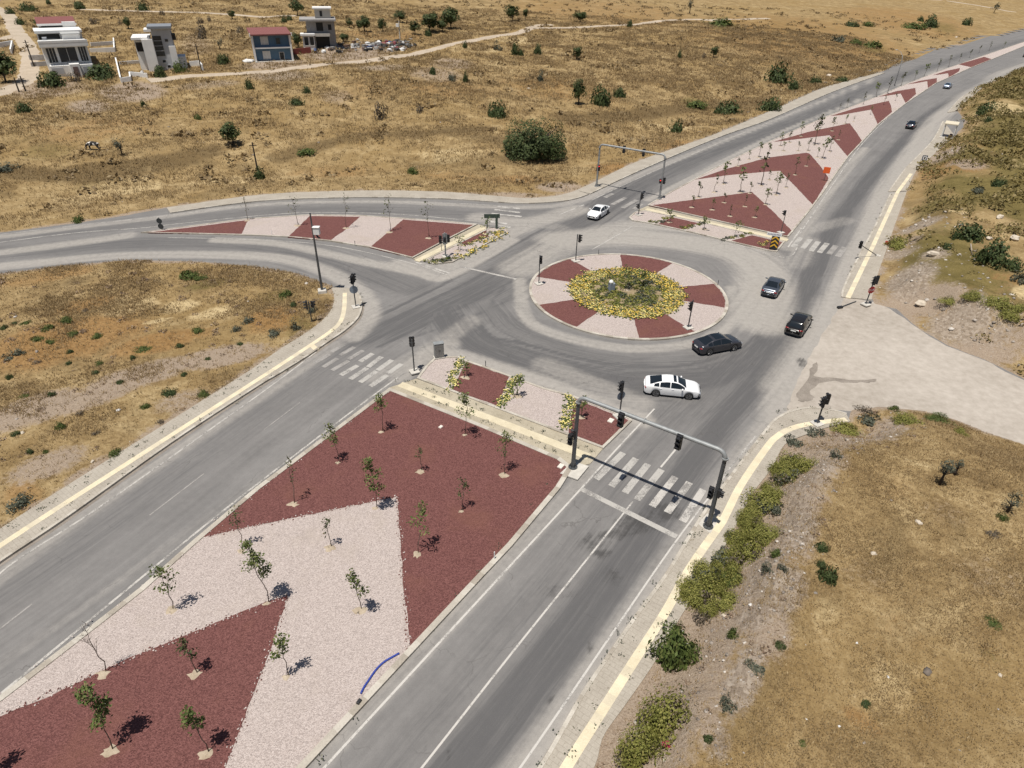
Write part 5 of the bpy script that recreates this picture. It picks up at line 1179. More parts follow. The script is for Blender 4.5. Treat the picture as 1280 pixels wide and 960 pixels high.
def bush(u, v, wp, hp, kind, label, group=None, name='bush', cat_='bush', sink=.06):
    p = at(u, v); m_ = pxm(p); w_ = wp*m_/2
    el = math.atan2(CAM_H-p.z, math.hypot(p.x, p.y)); k_ = .75*w_*math.sin(el); p = at(u, v-k_/m_)
    T_ = hp*m_-k_; h = max(math.sqrt(max(T_*T_-k_*k_, 0))/math.cos(el), .55*w_); w_ *= 1.34; h *= 1.25
    o = link(name, rb.choice(BK[kind]), None, (p.x, p.y, p.z-sink*h), rb.uniform(0, 6.28)); o.scale = (w_, w_*rb.uniform(.85, 1.1), h); return tag(o, label, cat_, group)
TRUNKM = {}
def field_tree(u, v, wp, hp, kind, label, group=None, trunk=.3):
    p = at(u, v); m_ = pxm(p); w_ = wp*m_/2; h = px_height(p, v-hp); t = thing('tree', label, 'tree', p, rb.uniform(0, 6.28), group)
    ch = h*(1-trunk)/2; mb = MB(); k = rb.uniform(-.06, .06)*h
    mb.tube([(0, 0, -.2), (k*.5, 0, h*trunk), (k, 0, h*(trunk+.3))], [.05*h*.6+.05, .035*h*.6+.04, .02*h*.5+.02], 7)
    for a in range(4): q = rb.uniform(0, 6.28); mb.tube([(k*.5, 0, h*trunk*.9), (w_*.5*math.cos(q), w_*.5*math.sin(q), h*(trunk+.33))], [.03*h*.5+.02, .015], 5)
    mb.build('trunk', BARKD, t, smooth=True)
    c_ = link('crown', rb.choice(TK[kind]), t, (k*.6, 0, h-ch*.96)); c_.scale = (w_*1.22, w_*1.22, ch*1.15); return t
# left field and roadside tufts
LT = [(235, 349, 22, 14, 'g'), (251, 350, 16, 8, 'g'), (84, 404, 14, 10, 'g'), (60, 414, 15, 9, 'g'), (46, 427, 14, 8, 'g'), (64, 429, 12, 7, 'g'), (91, 420, 12, 7, 'g'), (122, 423, 13, 8, 'g'), (180, 440, 19, 9, 'g'), (167, 450, 9, 8, 'd'), (124, 457, 10, 7, 'g'), (120, 468, 8, 6, 'd'), (247, 417, 13, 9, 'g'), (225, 435, 9, 7, 'd'), (88, 442, 8, 6, 'd'), (86, 456, 8, 5, 'd'), (5, 412, 9, 7, 'd'), (19, 406, 8, 5, 'd'), (32, 406, 12, 5, 'g'), (12, 474, 9, 8, 'd'),
      (212, 496, 18, 12, 'd'), (255, 496, 14, 10, 'g'), (182, 511, 11, 9, 'g'), (77, 537, 13, 12, 'g'), (65, 496, 9, 8, 'd'), (144, 571, 15, 12, 'g'), (57, 567, 8, 6, 'g'), (38, 568, 9, 8, 'd'), (30, 498, 12, 5, 'g'), (370, 413, 14, 16, 'b'), (357, 373, 18, 12, 'g'), (367, 384, 9, 8, 'd'), (107, 390, 9, 6, 'k'), (230, 470, 8, 5, 'd'), (150, 480, 9, 6, 'd'), (300, 432, 8, 5, 'd'), (260, 450, 7, 4, 'd'), (340, 420, 20, 10, 'b'), (310, 405, 16, 12, 'b'), (20, 545, 10, 7, 'd'), (100, 520, 12, 7, 'k'), (200, 530, 12, 7, 'k'), (120, 545, 12, 7, 'k'), (45, 455, 12, 5, 'k'), (18, 448, 24, 6, 'b'), (390, 392, 14, 12, 'b'), (295, 415, 12, 10, 'b')]
DESC = {'g': 'green tuft', 'd': 'small dark tuft', 'k': 'dry brown tuft', 'b': 'grey-green tuft'}
for u, v, a, c_, k in LT:
    zone = 'near the pale flattened grass' if v < 400 else ('in the rusty grass of the left field' if v < 445 else ('on the bare greyish patch of the left field' if v < 500 else 'by the left pavement'))
    bush(u, v, a, c_, k, f'{DESC[k]} growing {zone}', f'{DESC[k]}s {zone}', 'weed_tuft', 'plant')
bush(26, 634, 30, 22, 'b', 'broad grey-green bush beside the left pavement near the picture\'s edge'); bush(99, 278, 14, 11, 'g', 'round green bush on the verge of the branch road'); bush(8, 214, 26, 12, 'b', 'grey-green scrub at the left end of the dry creek')
# near right bank
BANK = [(981, 588, 32, 28, 'o', 'olive bush highest on the right bank below the pavement bend'), (971, 597, 24, 18, 'o', 'small olive bush just under the highest one on the right bank'), (956, 642, 48, 32, 'o', 'broad olive bush opposite the near gantry'), (934, 662, 32, 26, 'o', 'olive bush hugging the pavement by the gantry foot'), (962, 683, 42, 28, 'o', 'olive bush in the middle of the bank row'), (927, 680, 30, 26, 'o', 'olive bush close to the pavement in the middle of the bank row'), (938, 706, 46, 38, 'o', 'largest olive bush of the bank row'), (913, 707, 28, 26, 'o', 'olive bush left of the largest one'), (914, 734, 30, 26, 'g', 'greener bush below the largest olive one'), (888, 750, 38, 36, 'o', 'olive bush where the bank row narrows'), (906, 766, 38, 30, 'o', 'brownish olive bush at the lower end of the bank row'),
  (970, 698, 15, 14, 'g', 'small green bush on the gravel of the bank'), (960, 718, 18, 16, 'b', 'grey-brown bush left on the bank gravel'), (976, 715, 14, 12, 'b', 'grey-brown bush right on the bank gravel'), (1027, 690, 15, 14, 'd', 'small dark bush on the plateau edge'), (1034, 728, 24, 24, 'd', 'dark green bush hanging over the plateau edge'), (1026, 712, 14, 12, 'd', 'small dark green bush between two others on the plateau edge'), (841, 838, 50, 56, 'g', 'tall dark bush leaning over the yellow paving strip'), (858, 832, 34, 34, 'g', 'green bush against the tall dark one'), (838, 800, 30, 22, 'g', 'upper green bush of the clump over the yellow strip'), (834, 930, 76, 66, 'o', 'big dome-shaped olive bush at the bottom of the bank'), (796, 966, 58, 56, 'o', 'dome-shaped olive bush next to the pavement at the bottom'), (917, 799, 15, 15, 'g', 'small bright green bush on the pale gravel bank'), (947, 842, 24, 15, 'b', 'low brownish bush on the edge of the dry grass'), (910, 890, 24, 18, 'b', 'low bush halfway up the lower bank'), (885, 928, 12, 10, 'd', 'tiny dark bush on the lower bank'), (975, 812, 14, 10, 'd', 'dark tuft on the plateau rim'),
  (1052, 545, 42, 18, 'o', 'low olive bush at the end of the curved pavement'), (1080, 517, 22, 12, 'k', 'dry bush at the corner of the plateau by the side road'), (1088, 534, 30, 16, 'b', 'greyish low bush behind the pavement end'), (1135, 535, 38, 18, 'o', 'olive bush along the plateau\'s top edge'), (1172, 531, 30, 14, 'G', 'green bush on the plateau edge by the side road'), (1201, 545, 18, 13, 'o', 'small olive bush farthest right on the plateau edge'), (1045, 574, 15, 14, 'b', 'grey bush on the corner of the bank'), (1119, 515, 14, 8, 'g', 'small green bush on the side road verge'), (1020, 548, 26, 14, 'b', 'grey-green bush behind the traffic light at the pavement end'), (995, 560, 26, 16, 'b', 'grey-green bush inside the pavement bend'),
  (1252, 651, 12, 12, 'g', 'little green bush on the right plateau'), (1242, 672, 18, 10, 'k', 'dead grey plant on the right plateau'), (1240, 783, 18, 6, 'g', 'low green weed at the right edge of the plateau'), (1082, 884, 12, 9, 'd', 'small dark weed on the dry plateau'), (1003, 932, 10, 6, 'g', 'tiny green weed low on the plateau')]
rf = random.Random(8)
for i in range(50):
    f = rf.random(); u = 990-f*128+rf.gauss(0, 11); v = 590+f*190+rf.gauss(0, 8); q = rf.uniform(18, 34)
    BANK.append((u, v, q, q*.85, rf.choice('ooobok'), 'smaller bush squeezed into the thick row along the right bank'))
for u, v, a, c_, k, lb in BANK: bush(u, v, a, c_, k, lb, 'filler bushes of the right bank' if 'squeezed' in lb else ('bushes of the right bank' if u < 1000 else None))
def small_olive(u, v, vt, wp, lb):
    p = at(u, v); h = px_height(p, vt); t = thing('olive_tree', lb, 'tree', p, rb.uniform(0, 6.28)); w_ = wp*pxm(p)/2
    mb = MB(); mb.tube([(0, 0, -.1), (.05, .02, h*.35), (.1, .05, h*.55)], [.09, .07, .04], 7)
    for a in range(5): q = a*1.256; mb.tube([(.05, .02, h*.36), (w_*.7*math.cos(q), w_*.7*math.sin(q), h*.6)], [.045, .015], 5)
    mb.build('trunk', BARKD, t, smooth=True); c_ = link('crown', TK['y'][0], t, (.1, .05, h*.70)); c_.scale = (w_, w_, h*.3)
small_olive(1174, 606, 572, 26, 'small dark-trunked olive tree on the right plateau'); small_olive(1193, 594, 573, 14, 'slight olive sapling just behind the dark-trunked one'); small_olive(1259, 640, 616, 26, 'young olive tree at the right edge of the plateau')
# right hillside
for u, v, a, c_, k, lb in [(1209, 302, 32, 27, 'd', 'dark bush left of the pair on the right hillside'), (1240, 330, 36, 32, 'd', 'biggest dark bush on the right hillside'), (1264, 337, 26, 18, 'd', 'dark bush touching the biggest one on the right hillside'), (1274, 352, 22, 15, 'b', 'greyish bush at the right edge of the hillside'), (1184, 311, 12, 9, 'd', 'small dark bush lower on the right hillside'), (1248, 234, 18, 14, 'd', 'small dark bush high on the right hillside'), (1224, 243, 20, 12, 'b', 'grey-green bush high on the right hillside'), (1231, 143, 20, 17, 'd', 'dark bush on the pale patch above the far bend'), (1235, 153, 10, 8, 'd', 'little dark bush just below the pale patch'), (1122, 312, 30, 16, 'o', 'olive mound above the far right pavement'), (1185, 380, 22, 10, 'o', 'olive mound above the rubble'), (1215, 375, 24, 14, 'o', 'second olive mound above the rubble'), (1245, 385, 34, 20, 'o', 'wide olive mound right of the rubble'), (1262, 400, 30, 14, 'o', 'olive mound at the right edge above the side road'), (1270, 390, 20, 14, 'o', 'yellowish olive mound at the right edge')]:
    bush(u, v, a, c_, k, lb)
# the far hill
TREES = [(292, 181, 27, 28, 't', 'lone round tree with its shadow on the dry slope at left'), (8, 104, 34, 40, 't', 'big green tree at the left edge beside the dirt track'), (275, 62, 10, 15, 'y', 'thin dry tree between the two white houses and the blue one'), (161, 36, 10, 15, 't', 'narrow tree behind the grey and white house'), (291, 24, 9, 12, 't', 'small tree by the upper thin track'), (372, 19, 17, 20, 't', 'tall dark tree behind the unfinished grey house'), (373, 60, 12, 20, 't', 'tree between the blue house and the grey house'), (456, 40, 15, 21, 't', 'tree with shadow right of the grey house'), (449, 39, 7, 15, 't', 'slim tree touching the one right of the grey house'), (479, 40, 11, 17, 't', 'third tree right of the grey house'), (500, 28, 15, 15, 't', 'round tree above the utility pole'), (519, 43, 14, 17, 't', 'small tree left of the twin big trees'), (537, 40, 24, 26, 't', 'left one of the twin big trees above the track'), (564, 36, 23, 28, 't', 'right one of the twin big trees above the track'), (553, 39, 14, 15, 't', 'small tree squeezed between the twin big trees'), (640, 27, 17, 22, 't', 'round tree above the fork of the track'), (656.5, 24, 7, 14, 't', 'slim tree right of the one above the fork'), (725, 28, 16, 16, 't', 'bushy tree alone above the track'), (720.5, 75, 12, 18, 't', 'small round tree alone below the track'), (723, 131, 16, 32, 't', 'tall dark tree behind the big bush'), (437, 35, 8, 12, 't', 'little tree on the slope behind the grey house'), (430, 52, 12, 12, 't', 'low tree next to the grey house wall'), (892, 72, 10, 15, 't', 'small tree with a dry stump on the middle slope'), (1242, 17, 10, 14, 'y', 'bare thin tree near the top right track'), (862, 16, 8, 18, 'y', 'bare grey tree near the top of the slope'), (153, 194, 14, 22, 'y', 'bare grey bush-tree near the grazing cow')]
for u, v, a, c_, k, lb in TREES: field_tree(u, v, a, c_, k, lb, 'trees on the far slope', .22 if k == 't' else .35)
HB = [(312, 111, 10, 14, 'd', 'dark bush on the slope below the blue house'), (248, 149, 9, 8, 'g', 'small bright green bush on the left slope'), (32, 141, 18, 16, 'd', 'dark rounded bush on the left slope below the track'), (180, 134, 8, 11, 'd', 'narrow dark bush below the bare dirt pad'), (66, 108, 26, 21, 'd', 'bush in front of the white villa\'s left corner'), (95, 102, 18, 14, 'k', 'brown bush in front of the white villa'), (128, 98, 36, 20, 'd', 'wide hedge bush between the two white houses'), (201, 97, 15, 17, 'd', 'dark bush in front of the grey and white house'), (227, 91, 19, 17, 'g', 'green bush right of the grey and white house'), (280, 81, 15, 15, 'd', 'round bush by the track left of the blue house'), (253, 49, 17, 20, 'k', 'dry grey bush behind the houses'), (179, 14, 15, 13, 'd', 'dark bush at the top left of the slope'), (100, 11, 13, 10, 'd', 'dark bush above the white villa'), (35, 14, 19, 12, 'd', 'wide dark bush near the top left corner'), (26, 31, 12, 10, 'd', 'small dark bush left of the white villa\'s red roof'), (14, 18, 11, 10, 'd', 'small dark bush by the top left track'), (61, 5, 7, 6, 'd', 'little bush at the top edge above the villa'), (355, 29, 8, 11, 'd', 'small dark bush left behind the grey house'), (362, 25, 7, 8, 'd', 'tiny bush right beside another behind the grey house'), (535, 45, 9, 10, 'd', 'small bush at the foot of the twin big trees'), (581, 60, 6, 10, 'd', 'narrow dark bush on the edge of the track'), (622, 63, 12, 12, 'b', 'pale bush below the track'), (541, 93, 10, 10, 'd', 'small dark bush on the middle slope'), (565, 101, 11, 12, 'b', 'pale grey-green bush on the middle slope'), (582, 103, 6, 16, 'd', 'upright dark bush on the middle slope'), (384, 117, 10, 10, 'd', 'small dark bush alone on the slope'), (371, 132, 17, 12, 'd', 'low dark bush on the middle left slope'), (476, 150, 19, 25, 'k', 'tall dry grey bush on the middle slope'), (525, 141, 12, 13, 'k', 'small dry bush right of the tall dry one'), (621, 147, 24, 24, 'd', 'dark green bush left above the big bush'), (384, 194, 22, 10, 'g', 'low green bush in the creek bed'), (515, 218, 15, 12, 'g', 'green bush near the branch road pavement'), (325, 224, 12, 18, 'd', 'upright dark bush above the branch road'), (644, 69, 9, 17, 'd', 'upright dark bush, taller one of a pair below the track'), (651, 70, 7, 11, 'd', 'shorter bush of the pair below the track'), (672, 68, 11, 13, 'd', 'dark bush right of the pair below the track'), (675, 102, 10, 16, 'b', 'pale bush right on the middle slope'), (751, 132, 24, 28, 'd', 'large dark bush right of the tall dark tree'), (774, 122, 16, 16, 'd', 'dark bush, rightmost of the row behind the big bush'), (845, 166, 16, 19, 'd', 'dark bush near the left carriageway pavement'), (909, 143, 30, 20, 'd', 'wide dark bush above the left carriageway'), (871, 136, 28, 12, 'g', 'low green bush in the creek near the carriageway'), (849, 73, 6, 11, 'd', 'narrow dark bush in a short row on the slope'), (900, 33, 38, 8, 'g', 'long low green bush near the top track'), (787, 34, 6, 10, 'd', 'tiny dark bush on the top track'), (971, 104, 28, 27, 'd', 'big dark bush above the far left carriageway'), (992, 113, 16, 16, 'd', 'dark bush right of the big one above the carriageway'), (962, 139, 24, 20, 'd', 'dark green bush at the edge of the far left pavement'), (1019, 105, 15, 11, 'd', 'low dark bush beside the far left pavement'), (1064, 33, 17, 8, 'd', 'low dark bush on the top right slope'), (1084, 33, 13, 7, 'g', 'low green bush right of another on the top right slope'), (1162, 34, 19, 15, 'd', 'round dark bush on the top right slope'), (1150, 27, 7, 8, 'd', 'tiny dark bush behind the round one at top right'), (1141, 36, 26, 9, 'g', 'low green bush left of the round one at top right'), (1208, 31, 11, 10, 'd', 'small dark bush farthest right on the slope'), (1047, 52, 20, 10, 'b', 'grey-green bush on the upper right slope'), (1070, 55, 13, 8, 'g', 'low green bush in the upper right scrub'), (1090, 59, 24, 9, 'g', 'wide low green bush in the upper right scrub'), (1052, 102, 14, 8, 'd', 'low dark bush by the far pavement'), (880, 73, 6, 8, 'k', 'dry stump bush on the middle slope'), (204, 19, 7, 9, 'k', 'dry bush at the top left'), (151, 31, 6, 9, 'k', 'dry bush behind the villa'), (262, 27, 7, 9, 'k', 'dry bush by the thin upper track'), (300, 42, 12, 10, 'k', 'dry bush behind the blue house'), (250, 30, 9, 10, 'k', 'dry brown bush left of the thin upper track'), (118, 30, 14, 8, 'k', 'dry brown bush right behind the villa'), (48, 30, 12, 7, 'd', 'dark hedge left of the villa\'s red roof')]
for u, v, a, c_, k, lb in HB: bush(u, v, a, c_, k, lb, 'bushes on the far slope')
# the great bush by the far gantry
p = at(669, 194); m_ = pxm(p); rng = np.random.default_rng(42)
t = thing('great_bush', 'very large dense round bush left of the far gantry', 'bush', p)
w_ = 44*m_; h = px_height(p, 132)
C = lump_points(13000, rng, 40, .22, True, .72)*np.array([w_*1.3, w_*1.15, h*1.12]); C[:, 2] += .2
link('crown', leaf_mesh('crown', C, .20, LEAF_D, rng, .6, .62, (0, 0, 1.0)), t)
mb = MB(); [mb.tube([(0.3*math.cos(a), .3*math.sin(a), -.2), (1.2*math.cos(a), 1.2*math.sin(a), h*.3), (w_*.6*math.cos(a), w_*.6*math.sin(a), h*.6)], [.16, .12, .05], 6) for a in (0, 1.1, 2.2, 3.4, 4.6, 5.5)]; mb.build('trunk', BARKD, t, smooth=True)

# ------------------------------------------------------------------ ground cover nobody could count
def grass(name, N, region, dens, hmin, hmax, mt, seed, blades=5, spread=.10, wmul=1.0):
    rng = np.random.default_rng(seed); x0, x1, y0, y1 = region
    X = rng.uniform(x0, x1, N); Y = rng.uniform(y0, y1, N); z, sd, wh, da, db = height(X, Y)
    k = rng.uniform(0, 1, N) < dens(X, Y, sd, wh, da, db)
    if y1 > 100:
        for W_, wd in TRACKS: k &= seg_dist(X, Y, W_) > wd*.5
    X, Y, z = X[k], Y[k], z[k]; n_ = len(X)
    dist = np.hypot(X, Y); far = np.clip(dist/45, 1, 5)**.8
    B = np.repeat(np.stack([X, Y, z-.02], 1), blades, 0); f = np.repeat(far, blades)
    B[:, :2] += rng.normal(size=(len(B), 2))*(spread*f)[:, None]
    az = rng.uniform(0, 6.28, len(B)); hh = rng.uniform(hmin, hmax, len(B))*f**.5; ln = rng.uniform(.1, .9, len(B))*hh; w_ = (.022*f*wmul)*rng.uniform(.6, 1.4, len(B))
    tip = B+np.stack([np.cos(az)*ln, np.sin(az)*ln, hh], 1); sx = np.stack([-np.sin(az)*w_, np.cos(az)*w_, 0*w_], 1)
    V_ = np.stack([B-sx, B+sx, tip], 1).reshape(-1, 3); tint = np.clip(np.repeat(rng.uniform(0, 1, n_), blades)*.75+rng.uniform(0, .25, len(B)), 0, 1)
    me = np_mesh(name, V_, np.arange(3*len(B)).reshape(-1, 3), mt, {'tint': ('FACE', tint)}); o = link(name, me, kind='stuff'); return o
STRAW = leafmat('straw', (.19, .128, .062), (.38, .275, .145), (.56, .44, .26), .9)
def clump(X, Y, s_, seed, lo, hi): return sm(lo, hi, fbm(X, Y, s_, seed, 3))
o = grass('dry_grass', 230000, (2, 45, 12, 62), lambda X, Y, sd, wh, da, db: ((wh == 2) & (sd > .6))*(.3+.6*clump(X, Y, 3, 61, .4, .65))*(.25+.75*sm(3.5, 6, da)), .05, .16, STRAW, 1)
tag(o, 'short dry straw grass covering the right plateau', 'grass')
o = grass('dry_grass', 220000, (-75, -6, 18, 90), lambda X, Y, sd, wh, da, db: ((wh == 3) & (sd > .15))*(.12+.75*clump(X, Y, 4, 62, .42, .65)), .07, .22, STRAW, 2)
tag(o, 'dry straw grass of the left field', 'grass')
o = grass('dry_grass', 560000, (-170, 150, 70, 330), lambda X, Y, sd, wh, da, db: ((wh == 0) & (sd > .3))*(.2+.7*clump(X, Y, 6, 63, .40, .66))*np.exp(-np.maximum(sd-60, 0)/140), .10, .30, STRAW, 3, 4)
tag(o, 'tall dry straw grass on the slope beyond the roads', 'grass')
# tussock scrub
def scrub(name, N, region, dens, mt, seed, r0, r1, nl, lsz):
    rng = np.random.default_rng(seed); x0, x1, y0, y1 = region
    X = rng.uniform(x0, x1, N); Y = rng.uniform(y0, y1, N); z, sd, wh, da, db = height(X, Y)
    k = rng.uniform(0, 1, N) < dens(X, Y, sd, wh, da, db); X, Y, z = X[k], Y[k], z[k]; n_ = len(X)
    r_ = rng.uniform(r0, r1, n_)*np.clip(np.hypot(X, Y)/60, .8, 2.2)
    d = rng.normal(size=(n_*nl, 3)); d /= np.linalg.norm(d, axis=1, keepdims=True); d *= rng.uniform(.55, 1, (n_*nl, 1)); d[:, 2] = np.abs(d[:, 2])*.6
    C = np.repeat(np.stack([X, Y, z-.03], 1), nl, 0)+d*np.repeat(r_, nl)[:, None]
    me = leaf_mesh(name, C, np.repeat(r_, nl)*lsz, mt, rng, .6); return link(name, me, kind='stuff')
rocky = [(at(u, v), r_) for u, v, r_ in [(1140, 345, 6), (1120, 318, 4), (1150, 281, 4), (1170, 315, 4), (1200, 403, 7), (1245, 402, 5), (1222, 375, 3.5), (1170, 195, 5), (1150, 380, 5)]]
def rden(X, Y, sd, wh, da, db):
    r_ = np.zeros(X.shape)
    for p, q in rocky: r_ = np.maximum(r_, np.exp(-((X-p.x)**2+((Y-p.y)/1.5)**2)/q**2))
    return r_*((wh == 1) & (sd > .3))
o = scrub('low_scrub', 11000, (28, 210, 45, 240), lambda X, Y, sd, wh, da, db: ((wh == 1) & (sd > .5))*(.25+.75*clump(X, Y, 7, 71, .38, .58))*(1-rden(X, Y, sd, wh, da, db)), leafmat('scrub_leaf', (.115, .092, .032), (.225, .18, .066), (.34, .26, .125)), 11, .35, 1.0, 46, .15); tag(o, 'low olive-brown scrub covering the right hillside', 'scrub')
o = scrub('dry_tussocks', 9000, (-200, 220, 72, 420), lambda X, Y, sd, wh, da, db: ((wh == 0) & (sd > 1))*(.08+.7*clump(X, Y, 8, 72, .45, .65)), leafmat('tussock', (.16, .11, .052), (.28, .20, .105), (.38, .29, .16)), 12, .25, .8, 16, .30); tag(o, 'brown dry tussocks scattered over the far slope', 'tussocks')
o = scrub('dry_tussocks', 4200, (-70, 45, 14, 80), lambda X, Y, sd, wh, da, db: ((wh == 3) & (sd > .4))*.55*clump(X, Y, 4, 73, .4, .6)+((wh == 2) & (da > .5) & (da < 5.5))*.9, leafmat('bank_tussock', (.13, .085, .055), (.30, .215, .15), (.44, .35, .26)), 13, .15, .45, 26, .24); tag(o, 'small dry brown tussocks on the bank and the left field', 'tussocks')
# pavement weeds
rng = np.random.default_rng(14); Cs = []
def weed_line(px, n_, sp, z=.13):
    for x, y in resample(FP(px), n_):
        if rng.uniform() < .55:
            c_ = np.array([x+rng.normal()*sp, y+rng.normal()*sp, z]); k = rng.integers(6, 16); Cs.append(c_+rng.normal(size=(k, 3))*np.array([.11, .11, .03]))
weed_line([(660, 975), (762, 815), (832, 717), (886, 630), (960, 534)], 70, .10); weed_line([(690, 975), (790, 812), (850, 728)], 40, .5); weed_line([(0, 672), (95, 610), (190, 550), (320, 466), (395, 418)], 90, .25); weed_line([(0, 695), (200, 562), (380, 447)], 24, .2); weed_line([(400, 425), (440, 405)], 16, .3); weed_line([(1062, 345), (1085, 300), (1112, 245)], 26, .2); weed_line([(500, 474), (560, 495), (640, 524), (745, 566)], 40, .18); weed_line([(520, 492), (640, 541), (720, 580)], 36, .2); weed_line([(748, 236), (800, 213), (860, 187)], 16, .15); weed_line([(975, 520), (990, 515)], 10, .3); weed_line([(452, 395), (455, 375), (447, 360)], 14, .15, .02); weed_line([(700, 586), (500, 840), (400, 950)], 12, .1, .12); weed_line([(1185, 140), (1200, 124), (1225, 109)], 14, .3); weed_line([(960, 545), (1010, 522), (1040, 518)], 22, .35); weed_line([(870, 670), (880, 665)], 8, .3)
me = leaf_mesh('pavement_weeds', np.concatenate(Cs), .06, LEAF_B, rng, .7); o = link('pavement_weeds', me, kind='stuff'); tag(o, 'small weeds growing in the joints of pavements and kerbs', 'weeds')
# rubble
RB = MB().blob((0, 0, 0), (1, 1, .7), 1, 7, 0, .3); RV = np.array(RB.v); RF = np.array([f for f in RB.f])
def rubble(name, N, region, dens, r0, r1, mt, seed, label):
    rng = np.random.default_rng(seed); x0, x1, y0, y1 = region
    X = rng.uniform(x0, x1, N); Y = rng.uniform(y0, y1, N); z, sd, wh, da, db = height(X, Y)
    k = rng.uniform(0, 1, N) < dens(X, Y, sd, wh, da, db); X, Y, z = X[k], Y[k], z[k]; n_ = len(X)
    r_ = r0*(r1/r0)**(rng.uniform(0, 1, n_)**2.2); a = rng.uniform(0, 6.28, n_); c_, s_ = np.cos(a)[:, None], np.sin(a)[:, None]
    q = RV[None]*(r_[:, None, None]*rng.uniform(.6, 1.3, (n_, 1, 3))); Vx = q[..., 0]*c_-q[..., 1]*s_; Vy = q[..., 0]*s_+q[..., 1]*c_
    V_ = np.stack([Vx+X[:, None], Vy+Y[:, None], q[..., 2]+z[:, None]], -1).reshape(-1, 3); F_ = (RF[None]+(np.arange(n_)*len(RV))[:, None, None]).reshape(-1, 4)
    me = np_mesh(name, V_, F_, mt, {'tint': ('FACE', np.repeat(rng.uniform(0, 1, n_), len(RF)))}); o = link(name, me, kind='stuff'); return tag(o, label, 'rubble')
STONE = bpy.data.materials.new('field_stone'); n, b = nodes_of(STONE); n.links.new(ramp(n, attr(n, 'tint'), [(0, (.17, .14, .115)), (.6, (.36, .315, .27)), (1, (.60, .55, .49))]), b.inputs['Base Color']); b.inputs['Roughness'].default_value = .95
rubble('rubble', 30000, (2, 36, 14, 52), lambda X, Y, sd, wh, da, db: ((wh == 2) & (da > .4) & (da < 6.5))*np.exp(-((da-3.3)/1.5)**2)*(.2+.5*clump(X, Y, 2, 81, .4, .65)), .025, .13, STONE, 21, 'grey broken stones on the cut bank of the right plateau')
rubble('rubble', 16000, (25, 90, 48, 140), lambda *a: rden(*a)*.5, .05, .27, STONE, 22, 'broken stones and spoil at the foot of the right hillside')
rubble('field_stones', 5000, (-70, 60, 14, 300), lambda X, Y, sd, wh, da, db: (sd > .5)*.10, .04, .28, STONE, 23, 'scattered pale field stones in the dry grass')

# stones kicked across the gravel borders and onto the kerbs
def stray(px, n_, sp, mt, z, label, seed):
    W_ = resample(FP(px, .1), n_); rng = np.random.default_rng(seed); A = np.array(W_)+rng.normal(size=(n_, 2))*sp; r_ = rng.uniform(.02, .055, n_)
    q = RV[None]*(r_[:, None, None]*rng.uniform(.7, 1.3, (n_, 1, 3))); V_ = (q+np.c_[A, np.full(n_, z)][:, None, :]).reshape(-1, 3); F_ = (RF[None]+(np.arange(n_)*len(RV))[:, None, None]).reshape(-1, 4)
    o = link('stray_gravel', np_mesh('stray_gravel', V_, F_, mt), kind='stuff'); tag(o, label, 'gravel')
RST = mat('stray_red_stone', (.17, .065, .055), .9, .3); WST = mat('stray_white_stone', (.56, .48, .44), .9, .2)
stray([(246, 673), (320, 657), (440, 632), (497, 621), (503.5, 720), (511, 815)], 260, .10, RST, .12, 'red stones strayed over the upper edge of the white gravel', 1)
stray([(0, 895), (112, 846), (232, 794), (360, 745), (334, 822), (300, 910), (281, 962)], 260, .10, RST, .12, 'red stones strayed over the edge of the lower red arrow', 2)
stray([(246, 673), (320, 657), (440, 632), (497, 621), (503.5, 720), (511, 815)], 200, .12, WST, .12, 'white pebbles strayed onto the upper red gravel', 3)
stray([(0, 895), (112, 846), (232, 794), (360, 745), (334, 822), (300, 910), (281, 962)], 200, .12, WST, .12, 'white pebbles strayed onto the lower red arrow', 4)
stray([(486, 488), (320, 614), (242, 680), (175, 737), (0, 874)], 160, .2, WST, .13, 'pebbles strayed along the left kerb of the near median', 5)
# ------------------------------------------------------------------ houses on the far slope
HWHITE = mat('house_white_render', (.74, .73, .71), .8, .06, .8); HGREY = mat('house_grey_render', (.42, .43, .45), .8, .08, .8); HBLUE = mat('house_blue_render', (.085, .16, .245), .7, .12, .8); BLOCKW = mat('bare_block_wall', (.30, .285, .275), .9, .18, 2.5); ROOFG = mat('flat_roof_grey', (.40, .40, .385), .9, .12, 1)
WGLASS = mat('window_glass', (.02, .028, .036), .1, .1, 2, spec=.6); SHADEW = mat('opening_shade', (.03, .028, .027), .9, .1)  # near-black flat panels: shade inside openings and recesses put in as colour
def tiles(name, c0, c1):
    m = bpy.data.materials.new(name); n, b = nodes_of(m); P_ = n.nodes.new('ShaderNodeTexCoord').outputs['Object']
    wv_ = n.nodes.new('ShaderNodeTexWave'); wv_.inputs['Scale'].default_value = 2.2; wv_.inputs['Distortion'].default_value = .4; n.links.new(P_, wv_.inputs['Vector'])
    n.links.new(mixc(n, mth(n, 'ADD', mth(n, 'MULTIPLY', wv_.outputs['Fac'], .5), mth(n, 'MULTIPLY', noise(n, 1.2, 4, .6, P_), .5)), c0, c1), b.inputs['Base Color']); b.inputs['Roughness'].default_value = .85
    bump(n, b, wv_.outputs['Fac'], .6, .08); return m
TILE = tiles('red_roof_tiles', (.17, .055, .05), (.28, .11, .10))
def bx(name, par, x0, x1, y0, y1, z0, z1, mt, bev=0):
    return MB().box(((x0+x1)/2, (y0+y1)/2, (z0+z1)/2), (x1-x0, y1-y0, z1-z0)).build(name, mt, par, bevel=bev)
